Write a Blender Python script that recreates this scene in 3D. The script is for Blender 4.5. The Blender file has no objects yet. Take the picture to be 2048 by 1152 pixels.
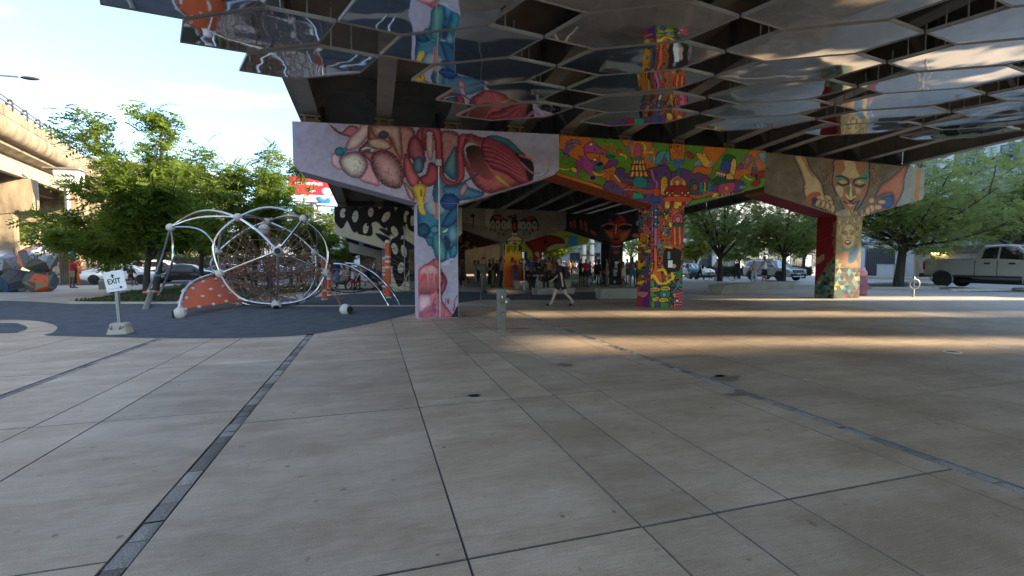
import bpy, bmesh, math, random
import numpy as np
from mathutils import Vector, Matrix, Euler
random.seed(7); np.random.seed(7)
S = bpy.context.scene
C = S.collection
R = math.radians
# ------------------------------------------------------------------ camera, sky, sun, exposure
FPX, EYE, PITCH, YAW = 930.0, 1.65, math.atan(54/930.0), R(16.7)
cd = bpy.data.cameras.new('camera'); cam = bpy.data.objects.new('camera', cd); C.objects.link(cam)
cd.sensor_width = 36; cd.lens = FPX/2048*36; cd.clip_end = 4000; cd.clip_start = .05
cam.location = (0, 0, EYE); cam.rotation_euler = (R(90)-PITCH, 0, -YAW)
S.camera = cam
SUN_EL, SUN_AZ = R(17.5), (.958, -.287)          # towards the sun, in plan
W = bpy.data.worlds.new('World'); S.world = W; W.use_nodes = True
def build_world():
    nt = W.node_tree; N = nt.nodes; L = nt.links
    bg = N['Background']; bg.inputs['Strength'].default_value = .125
    sky = N.new('ShaderNodeTexSky'); sky.sky_type = 'NISHITA'; sky.sun_disc = False
    sky.sun_elevation = SUN_EL; sky.sun_rotation = math.atan2(SUN_AZ[0], SUN_AZ[1])
    sky.air_density = 1.0; sky.dust_density = .6; sky.ozone_density = 2.2; sky.altitude = 80
    tc = N.new('ShaderNodeTexCoord')
    sp = N.new('ShaderNodeSeparateXYZ'); L.new(tc.outputs['Generated'], sp.inputs[0])
    zz = N.new('ShaderNodeMath'); zz.operation = 'ADD'; zz.inputs[1].default_value = .16; L.new(sp.outputs['Z'], zz.inputs[0])
    zm = N.new('ShaderNodeMath'); zm.operation = 'MAXIMUM'; zm.inputs[1].default_value = .05; L.new(zz.outputs[0], zm.inputs[0])
    dx = N.new('ShaderNodeMath'); dx.operation = 'DIVIDE'; L.new(sp.outputs['X'], dx.inputs[0]); L.new(zm.outputs[0], dx.inputs[1])
    dy = N.new('ShaderNodeMath'); dy.operation = 'DIVIDE'; L.new(sp.outputs['Y'], dy.inputs[0]); L.new(zm.outputs[0], dy.inputs[1])
    cb = N.new('ShaderNodeCombineXYZ'); L.new(dx.outputs[0], cb.inputs[0]); L.new(dy.outputs[0], cb.inputs[1])
    mp = N.new('ShaderNodeMapping'); mp.inputs['Location'].default_value = (3.1, 1.7, 0); mp.inputs['Scale'].default_value = (1.0, 1.5, 1); L.new(cb.outputs[0], mp.inputs[0])
    n1 = N.new('ShaderNodeTexNoise'); n1.inputs['Scale'].default_value = 1.25; n1.inputs['Detail'].default_value = 9; n1.inputs['Roughness'].default_value = .56; n1.inputs['Distortion'].default_value = .4
    L.new(mp.outputs[0], n1.inputs['Vector'])
    cr = N.new('ShaderNodeValToRGB'); cr.color_ramp.elements[0].position = .52; cr.color_ramp.elements[0].color = (0, 0, 0, 1)
    cr.color_ramp.elements[1].position = .74; cr.color_ramp.elements[1].color = (.9, .9, .9, 1)
    L.new(n1.outputs['Fac'], cr.inputs[0])
    mx = N.new('ShaderNodeMix'); mx.data_type = 'RGBA'
    L.new(cr.outputs[0], mx.inputs[0])
    # thin high veil lifts the blue everywhere a little
    veil = N.new('ShaderNodeMix'); veil.data_type = 'RGBA'; veil.inputs[0].default_value = .12
    tint = N.new('ShaderNodeMix'); tint.data_type = 'RGBA'; tint.blend_type = 'MULTIPLY'; tint.inputs[0].default_value = 1; tint.inputs[7].default_value = (.68, .78, .865, 1); L.new(sky.outputs[0], tint.inputs[6]); L.new(tint.outputs[2], veil.inputs[6]); veil.inputs[7].default_value = (2.9, 3.3, 3.7, 1)
    L.new(veil.outputs[2], mx.inputs[6]); mx.inputs[7].default_value = (2.1, 2.02, 1.95, 1)
    L.new(mx.outputs[2], bg.inputs['Color'])
build_world()
sd = bpy.data.lights.new('sun', 'SUN'); sun = bpy.data.objects.new('sun', sd); C.objects.link(sun)
sd.energy = 3.1; sd.angle = R(1.4); sd.color = (1, .82, .58)
sv = Vector((SUN_AZ[0]*math.cos(SUN_EL), SUN_AZ[1]*math.cos(SUN_EL), math.sin(SUN_EL)))
sun.rotation_euler = sv.to_track_quat('Z', 'Y').to_euler(); sun.location = (30, -10, 30)
S.view_settings.view_transform = 'Standard'; S.view_settings.look = 'None'
S.view_settings.exposure = 2.5; S.view_settings.gamma = 1; S.view_settings.use_curve_mapping = False
S.cycles.max_bounces = 8; S.cycles.diffuse_bounces = 4; S.cycles.glossy_bounces = 4; S.cycles.transmission_bounces = 4
S.cycles.transparent_max_bounces = 6; S.cycles.caustics_reflective = False; S.cycles.caustics_refractive = False
S.cycles.sample_clamp_indirect = 6
# ------------------------------------------------------------------ helpers
def proj(X, Y, Z):                                # world -> photograph pixel (used to measure the paintings)
    x = X*math.cos(YAW)-Y*math.sin(YAW); fw = X*math.sin(YAW)+Y*math.cos(YAW); u = Z-EYE
    d = fw*math.cos(PITCH)-u*math.sin(PITCH); v = u*math.cos(PITCH)+fw*math.sin(PITCH)
    return 1024+FPX*x/d, 576-FPX*v/d
def ray(px, py):
    x = (px-1024)/FPX; y = -(py-576)/FPX
    fw = math.cos(PITCH)+math.sin(PITCH)*y; up = math.cos(PITCH)*y-math.sin(PITCH)
    return Vector((x*math.cos(YAW)+fw*math.sin(YAW), -x*math.sin(YAW)+fw*math.cos(YAW), up))
def G(px, py, z=0.):
    r = ray(px, py); t = (z-EYE)/r.z
    return Vector((r.x*t, r.y*t, z))
def D(px, py, depth):                             # point seen at a pixel at a given distance ahead
    r = ray(px, py); k = depth/(r.x*math.sin(YAW)+r.y*math.cos(YAW))
    return Vector((r.x*k, r.y*k, EYE+r.z*k))
def lin(c):
    c = np.asarray(c, float)/255.
    return np.where(c <= .04045, c/12.92, ((c+.055)/1.055)**2.4)
def L3(r, g, b): return tuple(lin((r, g, b)))
class MB:
    def __init__(s): s.v = []; s.f = []; s.m = []
    def add(s, vs, fs, mi=0):
        o = len(s.v); s.v += [tuple(v) for v in vs]; s.f += [tuple(i+o for i in f) for f in fs]; s.m += [mi]*len(fs); return s
    def box(s, a, b, mi=0):
        x0, y0, z0 = a; x1, y1, z1 = b
        return s.add([(x0,y0,z0),(x1,y0,z0),(x1,y1,z0),(x0,y1,z0),(x0,y0,z1),(x1,y0,z1),(x1,y1,z1),(x0,y1,z1)],
                     [(3,2,1,0),(4,5,6,7),(0,1,5,4),(1,2,6,5),(2,3,7,6),(3,0,4,7)], mi)
    def bbox(s, a, b, c=.02, mi=0):               # box with chamfered edges
        x0, y0, z0 = a; x1, y1, z1 = b; bm = bmesh.new()
        bmesh.ops.create_cube(bm, size=1, matrix=Matrix.Translation(((x0+x1)/2,(y0+y1)/2,(z0+z1)/2)) @ Matrix.Diagonal((x1-x0,y1-y0,z1-z0,1)))
        bmesh.ops.bevel(bm, geom=bm.edges[:], offset=c, segments=1, affect='EDGES')
        bm.verts.index_update(); s.add([v.co[:] for v in bm.verts], [[v.index for v in f.verts] for f in bm.faces], mi); bm.free(); return s
    def prism(s, poly, axis, a, b, mi=0):         # polygon in the plane across axis, extruded from a to b
        def P(p, t): return {'x': (t, p[0], p[1]), 'y': (p[0], t, p[1]), 'z': (p[0], p[1], t)}[axis]
        n = len(poly); ar = sum(poly[i][0]*poly[(i+1) % n][1]-poly[(i+1) % n][0]*poly[i][1] for i in range(n))
        fl = (ar > 0) ^ (axis == 'y')
        vs = [P(p, a) for p in poly]+[P(p, b) for p in poly]
        fs = [tuple(range(n))[::-1], tuple(range(n, 2*n))]+[(i, (i+1) % n, n+(i+1) % n, n+i) for i in range(n)]
        if not fl: fs = [f[::-1] for f in fs]
        if b < a: fs = [f[::-1] for f in fs]
        return s.add(vs, fs, mi)
    def tube(s, pts, r, n=8, mi=0, cap=True, closed=False):
        pts = [Vector(p) for p in pts]; m = len(pts); rs = r if hasattr(r, '__len__') else [r]*m
        ring = []; up = None
        for i, p in enumerate(pts):
            if closed: t = pts[(i+1) % m]-pts[i-1]
            else: t = pts[min(i+1, m-1)]-pts[max(i-1, 0)]
            if t.length < 1e-9: t = Vector((0, 0, 1))
            t.normalize()
            if up is None: up = Vector((0, 0, 1)) if abs(t.z) < .9 else Vector((1, 0, 0))
            a = up-t*up.dot(t)
            if a.length < 1e-6: a = Vector((1, 0, 0))-t*t.x
            a.normalize(); b = t.cross(a); up = a
            ring.append([p+a*math.cos(2*math.pi*k/n)*rs[i]+b*math.sin(2*math.pi*k/n)*rs[i] for k in range(n)])
        vs = [v for q in ring for v in q]; fs = []
        for i in range(m if closed else m-1):
            j = (i+1) % m
            for k in range(n): fs.append((i*n+k, i*n+(k+1) % n, j*n+(k+1) % n, j*n+k))
        if cap and not closed: fs += [tuple(range(n))[::-1], tuple((m-1)*n+k for k in range(n))]
        return s.add(vs, fs, mi)
    def lathe(s, prof, n=20, c=(0, 0, 0), mi=0):  # prof: (r, z)
        vs = []; fs = []; m = len(prof)
        for r, z in prof:
            for k in range(n): vs.append((c[0]+r*math.cos(2*math.pi*k/n), c[1]+r*math.sin(2*math.pi*k/n), c[2]+z))
        for i in range(m-1):
            for k in range(n): fs.append((i*n+k, i*n+(k+1) % n, (i+1)*n+(k+1) % n, (i+1)*n+k))
        fs += [tuple(range(n))[::-1], tuple((m-1)*n+k for k in range(n))]
        return s.add(vs, fs, mi)
    def ball(s, c, r, n=14, m=9, sc=(1, 1, 1), mi=0):
        vs = [(c[0], c[1], c[2]-r*sc[2])]; fs = []
        for i in range(1, m):
            a = math.pi*i/m-math.pi/2
            for k in range(n): vs.append((c[0]+r*sc[0]*math.cos(a)*math.cos(2*math.pi*k/n), c[1]+r*sc[1]*math.cos(a)*math.sin(2*math.pi*k/n), c[2]+r*sc[2]*math.sin(a)))
        vs.append((c[0], c[1], c[2]+r*sc[2]))
        for k in range(n): fs.append((0, 1+(k+1) % n, 1+k))
        for i in range(m-2):
            for k in range(n): fs.append((1+i*n+k, 1+i*n+(k+1) % n, 1+(i+1)*n+(k+1) % n, 1+(i+1)*n+k))
        t = len(vs)-1; o = 1+(m-2)*n
        for k in range(n): fs.append((o+k, o+(k+1) % n, t))
        return s.add(vs, fs, mi)
    def mesh(s, name='mesh', smooth=False):
        me = bpy.data.meshes.new(name); me.from_pydata(s.v, [], s.f)
        if any(s.m): me.polygons.foreach_set('material_index', s.m)
        me.update()
        if smooth: shade(me)
        return me
def shade(me, ang=40):
    me.polygons.foreach_set('use_smooth', [True]*len(me.polygons))
    try: me.set_sharp_from_angle(angle=R(ang))
    except Exception: pass
def fast_mesh(name, V, F4):                       # numpy verts (n,3) and quads (m,4)
    me = bpy.data.meshes.new(name); n, m = len(V), len(F4)
    me.vertices.add(n); me.vertices.foreach_set('co', np.ascontiguousarray(V, np.float32).ravel())
    me.loops.add(m*4); me.loops.foreach_set('vertex_index', np.ascontiguousarray(F4, np.int32).ravel())
    me.polygons.add(m); me.polygons.foreach_set('loop_start', np.arange(0, m*4, 4, dtype=np.int32))
    me.update(calc_edges=True); return me
def obj(name, me, mat=None, parent=None, kind=None, world=True):
    if isinstance(me, MB): me = me.mesh(name)
    o = bpy.data.objects.new(name, me); C.objects.link(o)
    if mat is not None and not me.materials:
        for q in (mat if isinstance(mat, (list, tuple)) else [mat]): me.materials.append(q)
    if parent is not None:
        o.parent = parent
        if world:                                 # mesh written in world coordinates
            t = parent; off = Vector()
            while t is not None: off += t.location; t = t.parent
            o.location = -off
    if kind: o['kind'] = kind
    return o
def tag(o, label, cat, group=None):
    o['label'] = label; o['category'] = cat
    if group: o['group'] = group
    return o
def thing(name, label, cat, loc=(0, 0, 0), rz=0., group=None):
    o = bpy.data.objects.new(name, None); C.objects.link(o); o.empty_display_size = .2
    o.location = loc; o.rotation_euler = (0, 0, rz); return tag(o, label, cat, group)
def dup(root, loc, rz=0., label=None, group=None, scale=None):
    r = root.copy(); C.objects.link(r); r.location = loc; r.rotation_euler = (0, 0, rz)
    if scale: r.scale = scale
    if label: r['label'] = label
    if group: r['group'] = group
    for ch in root.children:
        c = ch.copy(); C.objects.link(c); c.parent = r
        for g in ch.children:
            d = g.copy(); C.objects.link(d); d.parent = c
    return r
def crv(pts, n=8, closed=False):                  # Catmull-Rom through points
    P = [Vector(p) if len(p) == 3 else Vector((p[0], p[1], 0)) for p in pts]; m = len(P); out = []
    rng = range(m) if closed else range(m-1)
    for i in rng:
        p0 = P[(i-1) % m] if closed or i > 0 else P[0]; p1 = P[i]; p2 = P[(i+1) % m]
        p3 = P[(i+2) % m] if closed or i+2 < m else P[-1]
        for k in range(n):
            t = k/n; out.append(.5*((2*p1)+(p2-p0)*t+(2*p0-5*p1+4*p2-p3)*t*t+(3*p1-p0-3*p2+p3)*t**3))
    if not closed: out.append(P[-1])
    return out
# ------------------------------------------------------------------ materials
def mat(name, col, rough=.6, metal=0., var=.12, scale=4., bump=0., bscale=30., stretch=(1, 1, 1), spec=.5, emit=None, estr=0., coat=0., tint=None, detail=6, objrand=0.):
    m = bpy.data.materials.new(name); m.use_nodes = True; nt = m.node_tree; N = nt.nodes; L = nt.links
    b = N['Principled BSDF']; b.inputs['Roughness'].default_value = rough; b.inputs['Metallic'].default_value = metal
    b.inputs['Specular IOR Level'].default_value = spec
    if coat: b.inputs['Coat Weight'].default_value = coat; b.inputs['Coat Roughness'].default_value = .08
    col = tuple(col[:3])
    tc = N.new('ShaderNodeTexCoord'); mp = N.new('ShaderNodeMapping'); mp.inputs['Scale'].default_value = stretch; L.new(tc.outputs['Object'], mp.inputs[0])
    if var > 0:
        n = N.new('ShaderNodeTexNoise'); n.inputs['Scale'].default_value = scale; n.inputs['Detail'].default_value = detail; n.inputs['Roughness'].default_value = .62
        L.new(mp.outputs[0], n.inputs['Vector'])
        r = N.new('ShaderNodeValToRGB'); e = r.color_ramp.elements
        t2 = tint or tuple(min(1, c*(1+var)) for c in col)
        e[0].position = .3; e[0].color = tuple(c*(1-var) for c in col)+(1,); e[1].position = .72; e[1].color = tuple(t2)+(1,)
        L.new(n.outputs['Fac'], r.inputs[0]); out = r.outputs[0]
        if objrand:
            oi = N.new('ShaderNodeObjectInfo'); ma = N.new('ShaderNodeMapRange'); ma.inputs[3].default_value = 1-objrand; ma.inputs[4].default_value = 1+objrand
            L.new(oi.outputs['Random'], ma.inputs[0]); vm = N.new('ShaderNodeVectorMath'); vm.operation = 'SCALE'; L.new(out, vm.inputs[0]); L.new(ma.outputs[0], vm.inputs['Scale']); out = vm.outputs[0]
        L.new(out, b.inputs['Base Color'])
    else: b.inputs['Base Color'].default_value = col+(1,)
    if bump:
        n2 = N.new('ShaderNodeTexNoise'); n2.inputs['Scale'].default_value = bscale; n2.inputs['Detail'].default_value = 4
        L.new(mp.outputs[0], n2.inputs['Vector']); bp = N.new('ShaderNodeBump'); bp.inputs['Strength'].default_value = bump; bp.inputs['Distance'].default_value = .02
        L.new(n2.outputs['Fac'], bp.inputs['Height']); L.new(bp.outputs[0], b.inputs['Normal'])
    if emit: b.inputs['Emission Color'].default_value = tuple(emit)+(1,); b.inputs['Emission Strength'].default_value = estr
    return m
def slab_mat():
    m = bpy.data.materials.new('broomed_concrete'); m.use_nodes = True; nt = m.node_tree; N = nt.nodes; L = nt.links; b = N['Principled BSDF']
    ge = N.new('ShaderNodeNewGeometry'); oi = N.new('ShaderNodeObjectInfo')
    def noise(sc, st, det=5, rg=.6):
        mp = N.new('ShaderNodeMapping'); mp.inputs['Scale'].default_value = st; mp.inputs['Rotation'].default_value = (0, 0, R(-2.5)); L.new(ge.outputs['Position'], mp.inputs[0])
        n = N.new('ShaderNodeTexNoise'); n.inputs['Scale'].default_value = sc; n.inputs['Detail'].default_value = det; n.inputs['Roughness'].default_value = rg; L.new(mp.outputs[0], n.inputs['Vector']); return n.outputs['Fac']
    def ramp(f, a, bb, ca, cb):
        r = N.new('ShaderNodeValToRGB'); e = r.color_ramp.elements; e[0].position = a; e[1].position = bb; e[0].color = ca+(1,); e[1].color = cb+(1,); L.new(f, r.inputs[0]); return r.outputs[0]
    def mul(a, c, blend='MULTIPLY', fac=1.):
        x = N.new('ShaderNodeMix'); x.data_type = 'RGBA'; x.blend_type = blend; x.inputs[0].default_value = fac; L.new(a, x.inputs[6]); L.new(c, x.inputs[7]); return x.outputs[2]
    base = ramp(noise(.45, (1, 1, 1), 4), .3, .7, (.585, .455, .33), (.71, .57, .425))
    broom = ramp(noise(2.2, (2.5, 62, 1), 4, .7), .3, .7, (.80, .79, .78), (1.12, 1.12, 1.12))
    fine = ramp(noise(130, (1, 1, 1), 2), .3, .72, (.80, .79, .78), (1.12, 1.12, 1.12))
    soil = ramp(noise(1.2, (.6, 1.6, 1), 6, .7), .42, .58, (.80, .77, .73), (1, 1, 1))
    spot = ramp(noise(9, (1, 1, 1), 1, .4), .735, .755, (1, 1, 1), (.72, .70, .68))
    vo = N.new('ShaderNodeTexVoronoi'); vo.inputs['Scale'].default_value = 2.3; vo.inputs['Randomness'].default_value = 1; L.new(ge.outputs['Position'], vo.inputs['Vector'])
    gum = ramp(vo.outputs['Distance'], .035, .05, (.50, .47, .45), (1, 1, 1))
    scuff = ramp(noise(.9, (.25, 9, 1), 7, .75), .56, .66, (1, 1, 1), (.84, .82, .80))
    wet = ramp(noise(.33, (1, 1, 1), 7, .72), .40, .62, (.82, .79, .75), (1.06, 1.06, 1.06))
    c = mul(mul(mul(mul(mul(mul(mul(base, broom), fine), soil), spot), gum), scuff), wet)
    mr = N.new('ShaderNodeMapRange'); mr.inputs[3].default_value = .86; mr.inputs[4].default_value = 1.10; L.new(oi.outputs['Random'], mr.inputs[0])
    vm = N.new('ShaderNodeVectorMath'); vm.operation = 'SCALE'; L.new(c, vm.inputs[0]); L.new(mr.outputs[0], vm.inputs['Scale']); L.new(vm.outputs[0], b.inputs['Base Color'])
    ro = N.new('ShaderNodeMapRange'); ro.inputs[3].default_value = .38; ro.inputs[4].default_value = .75; L.new(noise(1.6, (1, 1, 1), 5), ro.inputs[0]); L.new(ro.outputs[0], b.inputs['Roughness'])
    bp = N.new('ShaderNodeBump'); bp.inputs['Strength'].default_value = .25; bp.inputs['Distance'].default_value = .004
    ad = N.new('ShaderNodeMath'); L.new(noise(3, (3, 75, 1), 3), ad.inputs[0]); L.new(noise(150, (1, 1, 1), 2), ad.inputs[1]); L.new(ad.outputs[0], bp.inputs['Height']); L.new(bp.outputs[0], b.inputs['Normal'])
    return m
def attr_mat(name, rough=.7, wear=.18):           # colours of a painting stored on its mesh, weathered
    m = bpy.data.materials.new(name); m.use_nodes = True; nt = m.node_tree; N = nt.nodes; L = nt.links; b = N['Principled BSDF']; b.inputs['Roughness'].default_value = rough
    b.inputs['Specular IOR Level'].default_value = .3
    a = N.new('ShaderNodeAttribute'); a.attribute_name = 'paint'
    ge = N.new('ShaderNodeNewGeometry'); n = N.new('ShaderNodeTexNoise'); n.inputs['Scale'].default_value = 7; n.inputs['Detail'].default_value = 8; n.inputs['Roughness'].default_value = .7; L.new(ge.outputs['Position'], n.inputs['Vector'])
    r = N.new('ShaderNodeMapRange'); r.inputs[1].default_value = .3; r.inputs[2].default_value = .7; r.inputs[3].default_value = 1-wear; r.inputs[4].default_value = 1+wear*.5; L.new(n.outputs['Fac'], r.inputs[0])
    v = N.new('ShaderNodeVectorMath'); v.operation = 'SCALE'; L.new(a.outputs['Color'], v.inputs[0]); L.new(r.outputs[0], v.inputs['Scale']); L.new(v.outputs[0], b.inputs['Base Color'])
    bp = N.new('ShaderNodeBump'); bp.inputs['Strength'].default_value = .2; bp.inputs['Distance'].default_value = .006; L.new(n.outputs['Fac'], bp.inputs['Height']); L.new(bp.outputs[0], b.inputs['Normal'])
    return m
def leaf_mat(name, a, b_, trans=.35):
    m = bpy.data.materials.new(name); m.use_nodes = True; nt = m.node_tree; N = nt.nodes; L = nt.links; b = N['Principled BSDF']; b.inputs['Roughness'].default_value = .5; b.inputs['Specular IOR Level'].default_value = .12
    ge = N.new('ShaderNodeNewGeometry'); r = N.new('ShaderNodeValToRGB'); e = r.color_ramp.elements; e[0].color = a+(1,); e[1].color = b_+(1,)
    n = N.new('ShaderNodeTexNoise'); n.inputs['Scale'].default_value = .9; n.inputs['Detail'].default_value = 3; L.new(ge.outputs['Position'], n.inputs['Vector'])
    ad = N.new('ShaderNodeMath'); ad.operation = 'ADD'; ml = N.new('ShaderNodeMath'); ml.operation = 'MULTIPLY'; ml.inputs[1].default_value = .5
    L.new(ge.outputs['Random Per Island'], ml.inputs[0]); L.new(ml.outputs[0], ad.inputs[0]); sb = N.new('ShaderNodeMath'); sb.operation = 'SUBTRACT'; sb.inputs[1].default_value = .25; L.new(n.outputs['Fac'], sb.inputs[0]); L.new(sb.outputs[0], ad.inputs[1]); L.new(ad.outputs[0], r.inputs[0])
    L.new(r.outputs[0], b.inputs['Base Color'])
    t = N.new('ShaderNodeBsdfTranslucent'); L.new(r.outputs[0], t.inputs[0]); mx = N.new('ShaderNodeMixShader'); mx.inputs[0].default_value = trans
    L.new(b.outputs[0], mx.inputs[1]); L.new(t.outputs[0], mx.inputs[2]); L.new(mx.outputs[0], N['Material Output'].inputs[0]); return m
def glass_mat(name, col=(.02, .025, .03), rough=.05):
    m = mat(name, col, rough, var=0, spec=.8); return m
M = dict(
    slab=slab_mat(),
    joint=mat('joint_filler', (.06, .05, .043), .9, var=.3, scale=20),
    slab_edge=mat('dirty_slab_edge', (.20, .165, .135), .9, var=.3, scale=15),
    granite=mat('granite_setts', (.44, .385, .34), .9, var=.55, scale=14, bump=.9, bscale=26, objrand=.4, tint=(.6, .54, .48), spec=.15),
    concrete=mat('cast_concrete', (.30, .27, .22), .8, var=.22, scale=1.3, bump=.25, bscale=18),
    concrete_lt=mat('pale_concrete', (.42, .39, .33), .8, var=.15, scale=2.5, bump=.2, bscale=25),
    concrete_ramp=mat('stained_concrete', (.27, .205, .13), .8, var=.55, scale=1.6, bump=.2, bscale=14, stretch=(1, 1, .35)),
    steel=mat('girder_paint', (.20, .20, .19), .5, var=.2, scale=2., stretch=(1, 1, 1), bump=.1),
    steel_bounce=mat('girder_paint_bounce_lit', (.24, .24, .225), .5, var=.15, scale=3),  # flange copy of the girder paint, lighter to mimic ground bounce
    rust=mat('rusty_bearing', (.22, .17, .11), .75, var=.45, scale=9, tint=(.16, .08, .04)),
    galv=mat('galvanised_tube', (.62, .63, .64), .22, metal=1., var=.06, scale=6),
    galv_dull=mat('dull_galvanised', (.36, .37, .36), .5, metal=.8, var=.15, scale=14),
    rubber=mat('rubber_surface', (.118, .130, .143), .95, var=.22, scale=2.2, bump=.6, bscale=160, detail=15, spec=.15),
    asphalt=mat('asphalt', (.10, .10, .105), .85, var=.22, scale=40, bump=.4, bscale=90),
    soil=mat('mulch', (.055, .038, .026), .95, var=.5, scale=30, bump=1., bscale=40),
    black=mat('black_rubber', (.012, .012, .013), .6, var=0), white=mat('white_paint', (.72, .72, .70), .5, var=.05),
)
# ------------------------------------------------------------------ ground
def flat(name, pts, z, m, kind='structure'):
    me = bpy.data.meshes.new(name); bm = bmesh.new()
    vs = [bm.verts.new((p[0], p[1], z)) for p in pts]; f = bm.faces.new(vs); f.normal_update()
    if f.normal.z < 0: f.normal_flip()
    bmesh.ops.triangulate(bm, faces=[f]); bm.to_mesh(me); bm.free()
    return obj(name, me, m, kind=kind)
M['earth'] = mat('earth', (.12, .115, .10), .9, var=.3, scale=.4)
M['paving'] = mat('far_paving', (.52, .445, .36), .75, var=.2, scale=.8, bump=.1)
M['lot'] = mat('grey_asphalt', (.42, .40, .37), .7, var=.2, scale=1.2, bump=.3, bscale=70)
flat('ground', [(-400, -300), (600, -300), (600, 700), (-400, 700)], -.12, M['earth'])
flat('road', [(-140, 38.5), (8, 38.5), (8, 56), (-140, 66)], -.05, M['asphalt'])
flat('parking_lot', [(27.5, -60), (46.2, -60), (46.2, 37.6), (150, 37.6), (150, 70), (9, 70), (9, 46), (25, 37)], -.05, M['lot'])
flat('plaza', [(-30, 16.9), (27.5, 16.9), (27.5, 37), (25, 38.2), (-30, 38.2)], 0., M['paving'])
flat('plaza_side', [(16.3, -40), (27.5, -40), (27.5, 16.9), (16.3, 16.9)], -.001, M['paving'])
flat('alley', [(8, 38.2), (25, 38.2), (26, 37.5), (40, 90), (-20, 90), (8, 56)], -.02, M['paving'])
def kerb(name, pts, w=.18, h=.12, m=None):
    mb = MB()
    for a, b in zip(pts[:-1], pts[1:]):
        a = Vector((a[0], a[1], 0)); b = Vector((b[0], b[1], 0)); d = (b-a).normalized(); n = Vector((-d.y, d.x, 0))*w/2
        vs = [a-n, b-n, b+n, a+n]; lo = [(v.x, v.y, -.1) for v in vs]; hi = [(v.x, v.y, h) for v in vs]
        mb.add(lo+hi, [(4, 5, 6, 7), (0, 1, 5, 4), (1, 2, 6, 5), (2, 3, 7, 6), (3, 0, 4, 7)])
    return obj(name, mb, m or M['concrete_lt'], kind='structure')
flat('pavement_by_building', [(46.2, -60), (60, -60), (60, 37.6), (46.2, 37.6)], .1, M['paving'])
kerb('kerb_by_building', [(46.1, -60), (46.1, 37.6)])
kerb('kerb_by_road', [(-140, 38.35), (8.1, 38.35)], h=.02)
# big slabs with recessed joints, each its own piece
pav = flat('pavement', [(-30, -40), (16.3, -40), (16.3, 16.9), (-30, 16.9)], -.022, M['joint'])
bays = [([-16, -13.4, -11.6, -9.8, -8.0, -6.2, -4.42], [-5.1, -2.4, .3, 3.0, 5.71, 8.36, 11.05, 13.7, 16.9]),
        ([-4.29, -3.27, -2.70, -1.42], [-5.1, -2.4, .3, 3.0, 5.71, 8.36, 11.05, 13.7, 16.9]),
        ([-1.295, .48, 1.58, 2.12, 2.74, 4.10, 4.39], [-3.1, -.33, 2.45, 5.25, 8.03, 10.7, 13.36, 16.9]),
        ([4.52, 5.70, 7.1, 8.6, 10.2, 11.8, 13.2, 14.75, 16.3], [-4.4, -1.6, 1.2, 4.0, 6.8, 9.6, 12.4, 16.9])]
random.seed(3)
for xs, ys in bays:
    for i in range(len(xs)-1):
        for j in range(len(ys)-1):
            gx = .0045; gy = .0055 if not (j == 2 and xs[0] == -1.295) else .011
            x0, x1, y0, y1 = xs[i]+gx, xs[i+1]-gx, ys[j]+gy, ys[j+1]-gy
            c = .003; dz = random.uniform(-.0015, .0015); jx = random.uniform(-.004, .004)
            mb = MB(); mb.add([(x0+c, y0+c, dz), (x1-c, y0+c, dz), (x1-c, y1-c, dz), (x0+c, y1-c, dz), (x0, y0, -.004), (x1, y0, -.004), (x1, y1, -.004), (x0, y1, -.004), (x0, y0, -.06), (x1, y0, -.06), (x1, y1, -.06), (x0, y1, -.06)], [(0, 1, 2, 3)])
            sf = [(4+k, 4+(k+1) % 4, (k+1) % 4, k) for k in range(4)]+[(8+k, 8+(k+1) % 4, 4+(k+1) % 4, 4+k) for k in range(4)]; mb.f += sf; mb.m += [1]*8
            obj('slab', mb, [M['slab'], M['slab_edge']], pav)
# rough granite setts in the three dark strips
def sett(L, w, sd):
    rr = random.Random(sd); nx, ny = 3, 4; vs = []; fs = []
    for a in range(nx+1):
        for b in range(ny+1):
            e = a in (0, nx) or b in (0, ny)
            vs.append(((a/nx-.5)*w, (b/ny-.5)*L, -.006 if e else rr.uniform(-.003, .008)))
    for a in range(nx):
        for b in range(ny): k = a*(ny+1)+b; fs.append((k, k+ny+1, k+ny+2, k+1))
    mb = MB(); mb.add(vs, fs); return mb.mesh('sett')
sm = [sett(1, 1, q) for q in range(6)]
for m_ in sm: m_.materials.append(M['granite'])
for x, w, y0, y1, ln in [(-4.355, .122, 1.0, 11.9, .26), (-1.358, .118, -1.0, 11.1, .21), (4.455, .122, -.5, 15.5, .20)]:
    y = y0; k = 0
    while y < y1:
        l = ln*random.uniform(.6, 1.5); o = obj('stone', random.choice(sm), None, pav)
        o.location = (x+random.uniform(-.004, .004), y+l/2, random.uniform(-.004, .001)); o.scale = (w*random.uniform(.93, 1.0), l*.97, random.uniform(.7, 1.3))
        y += l
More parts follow.
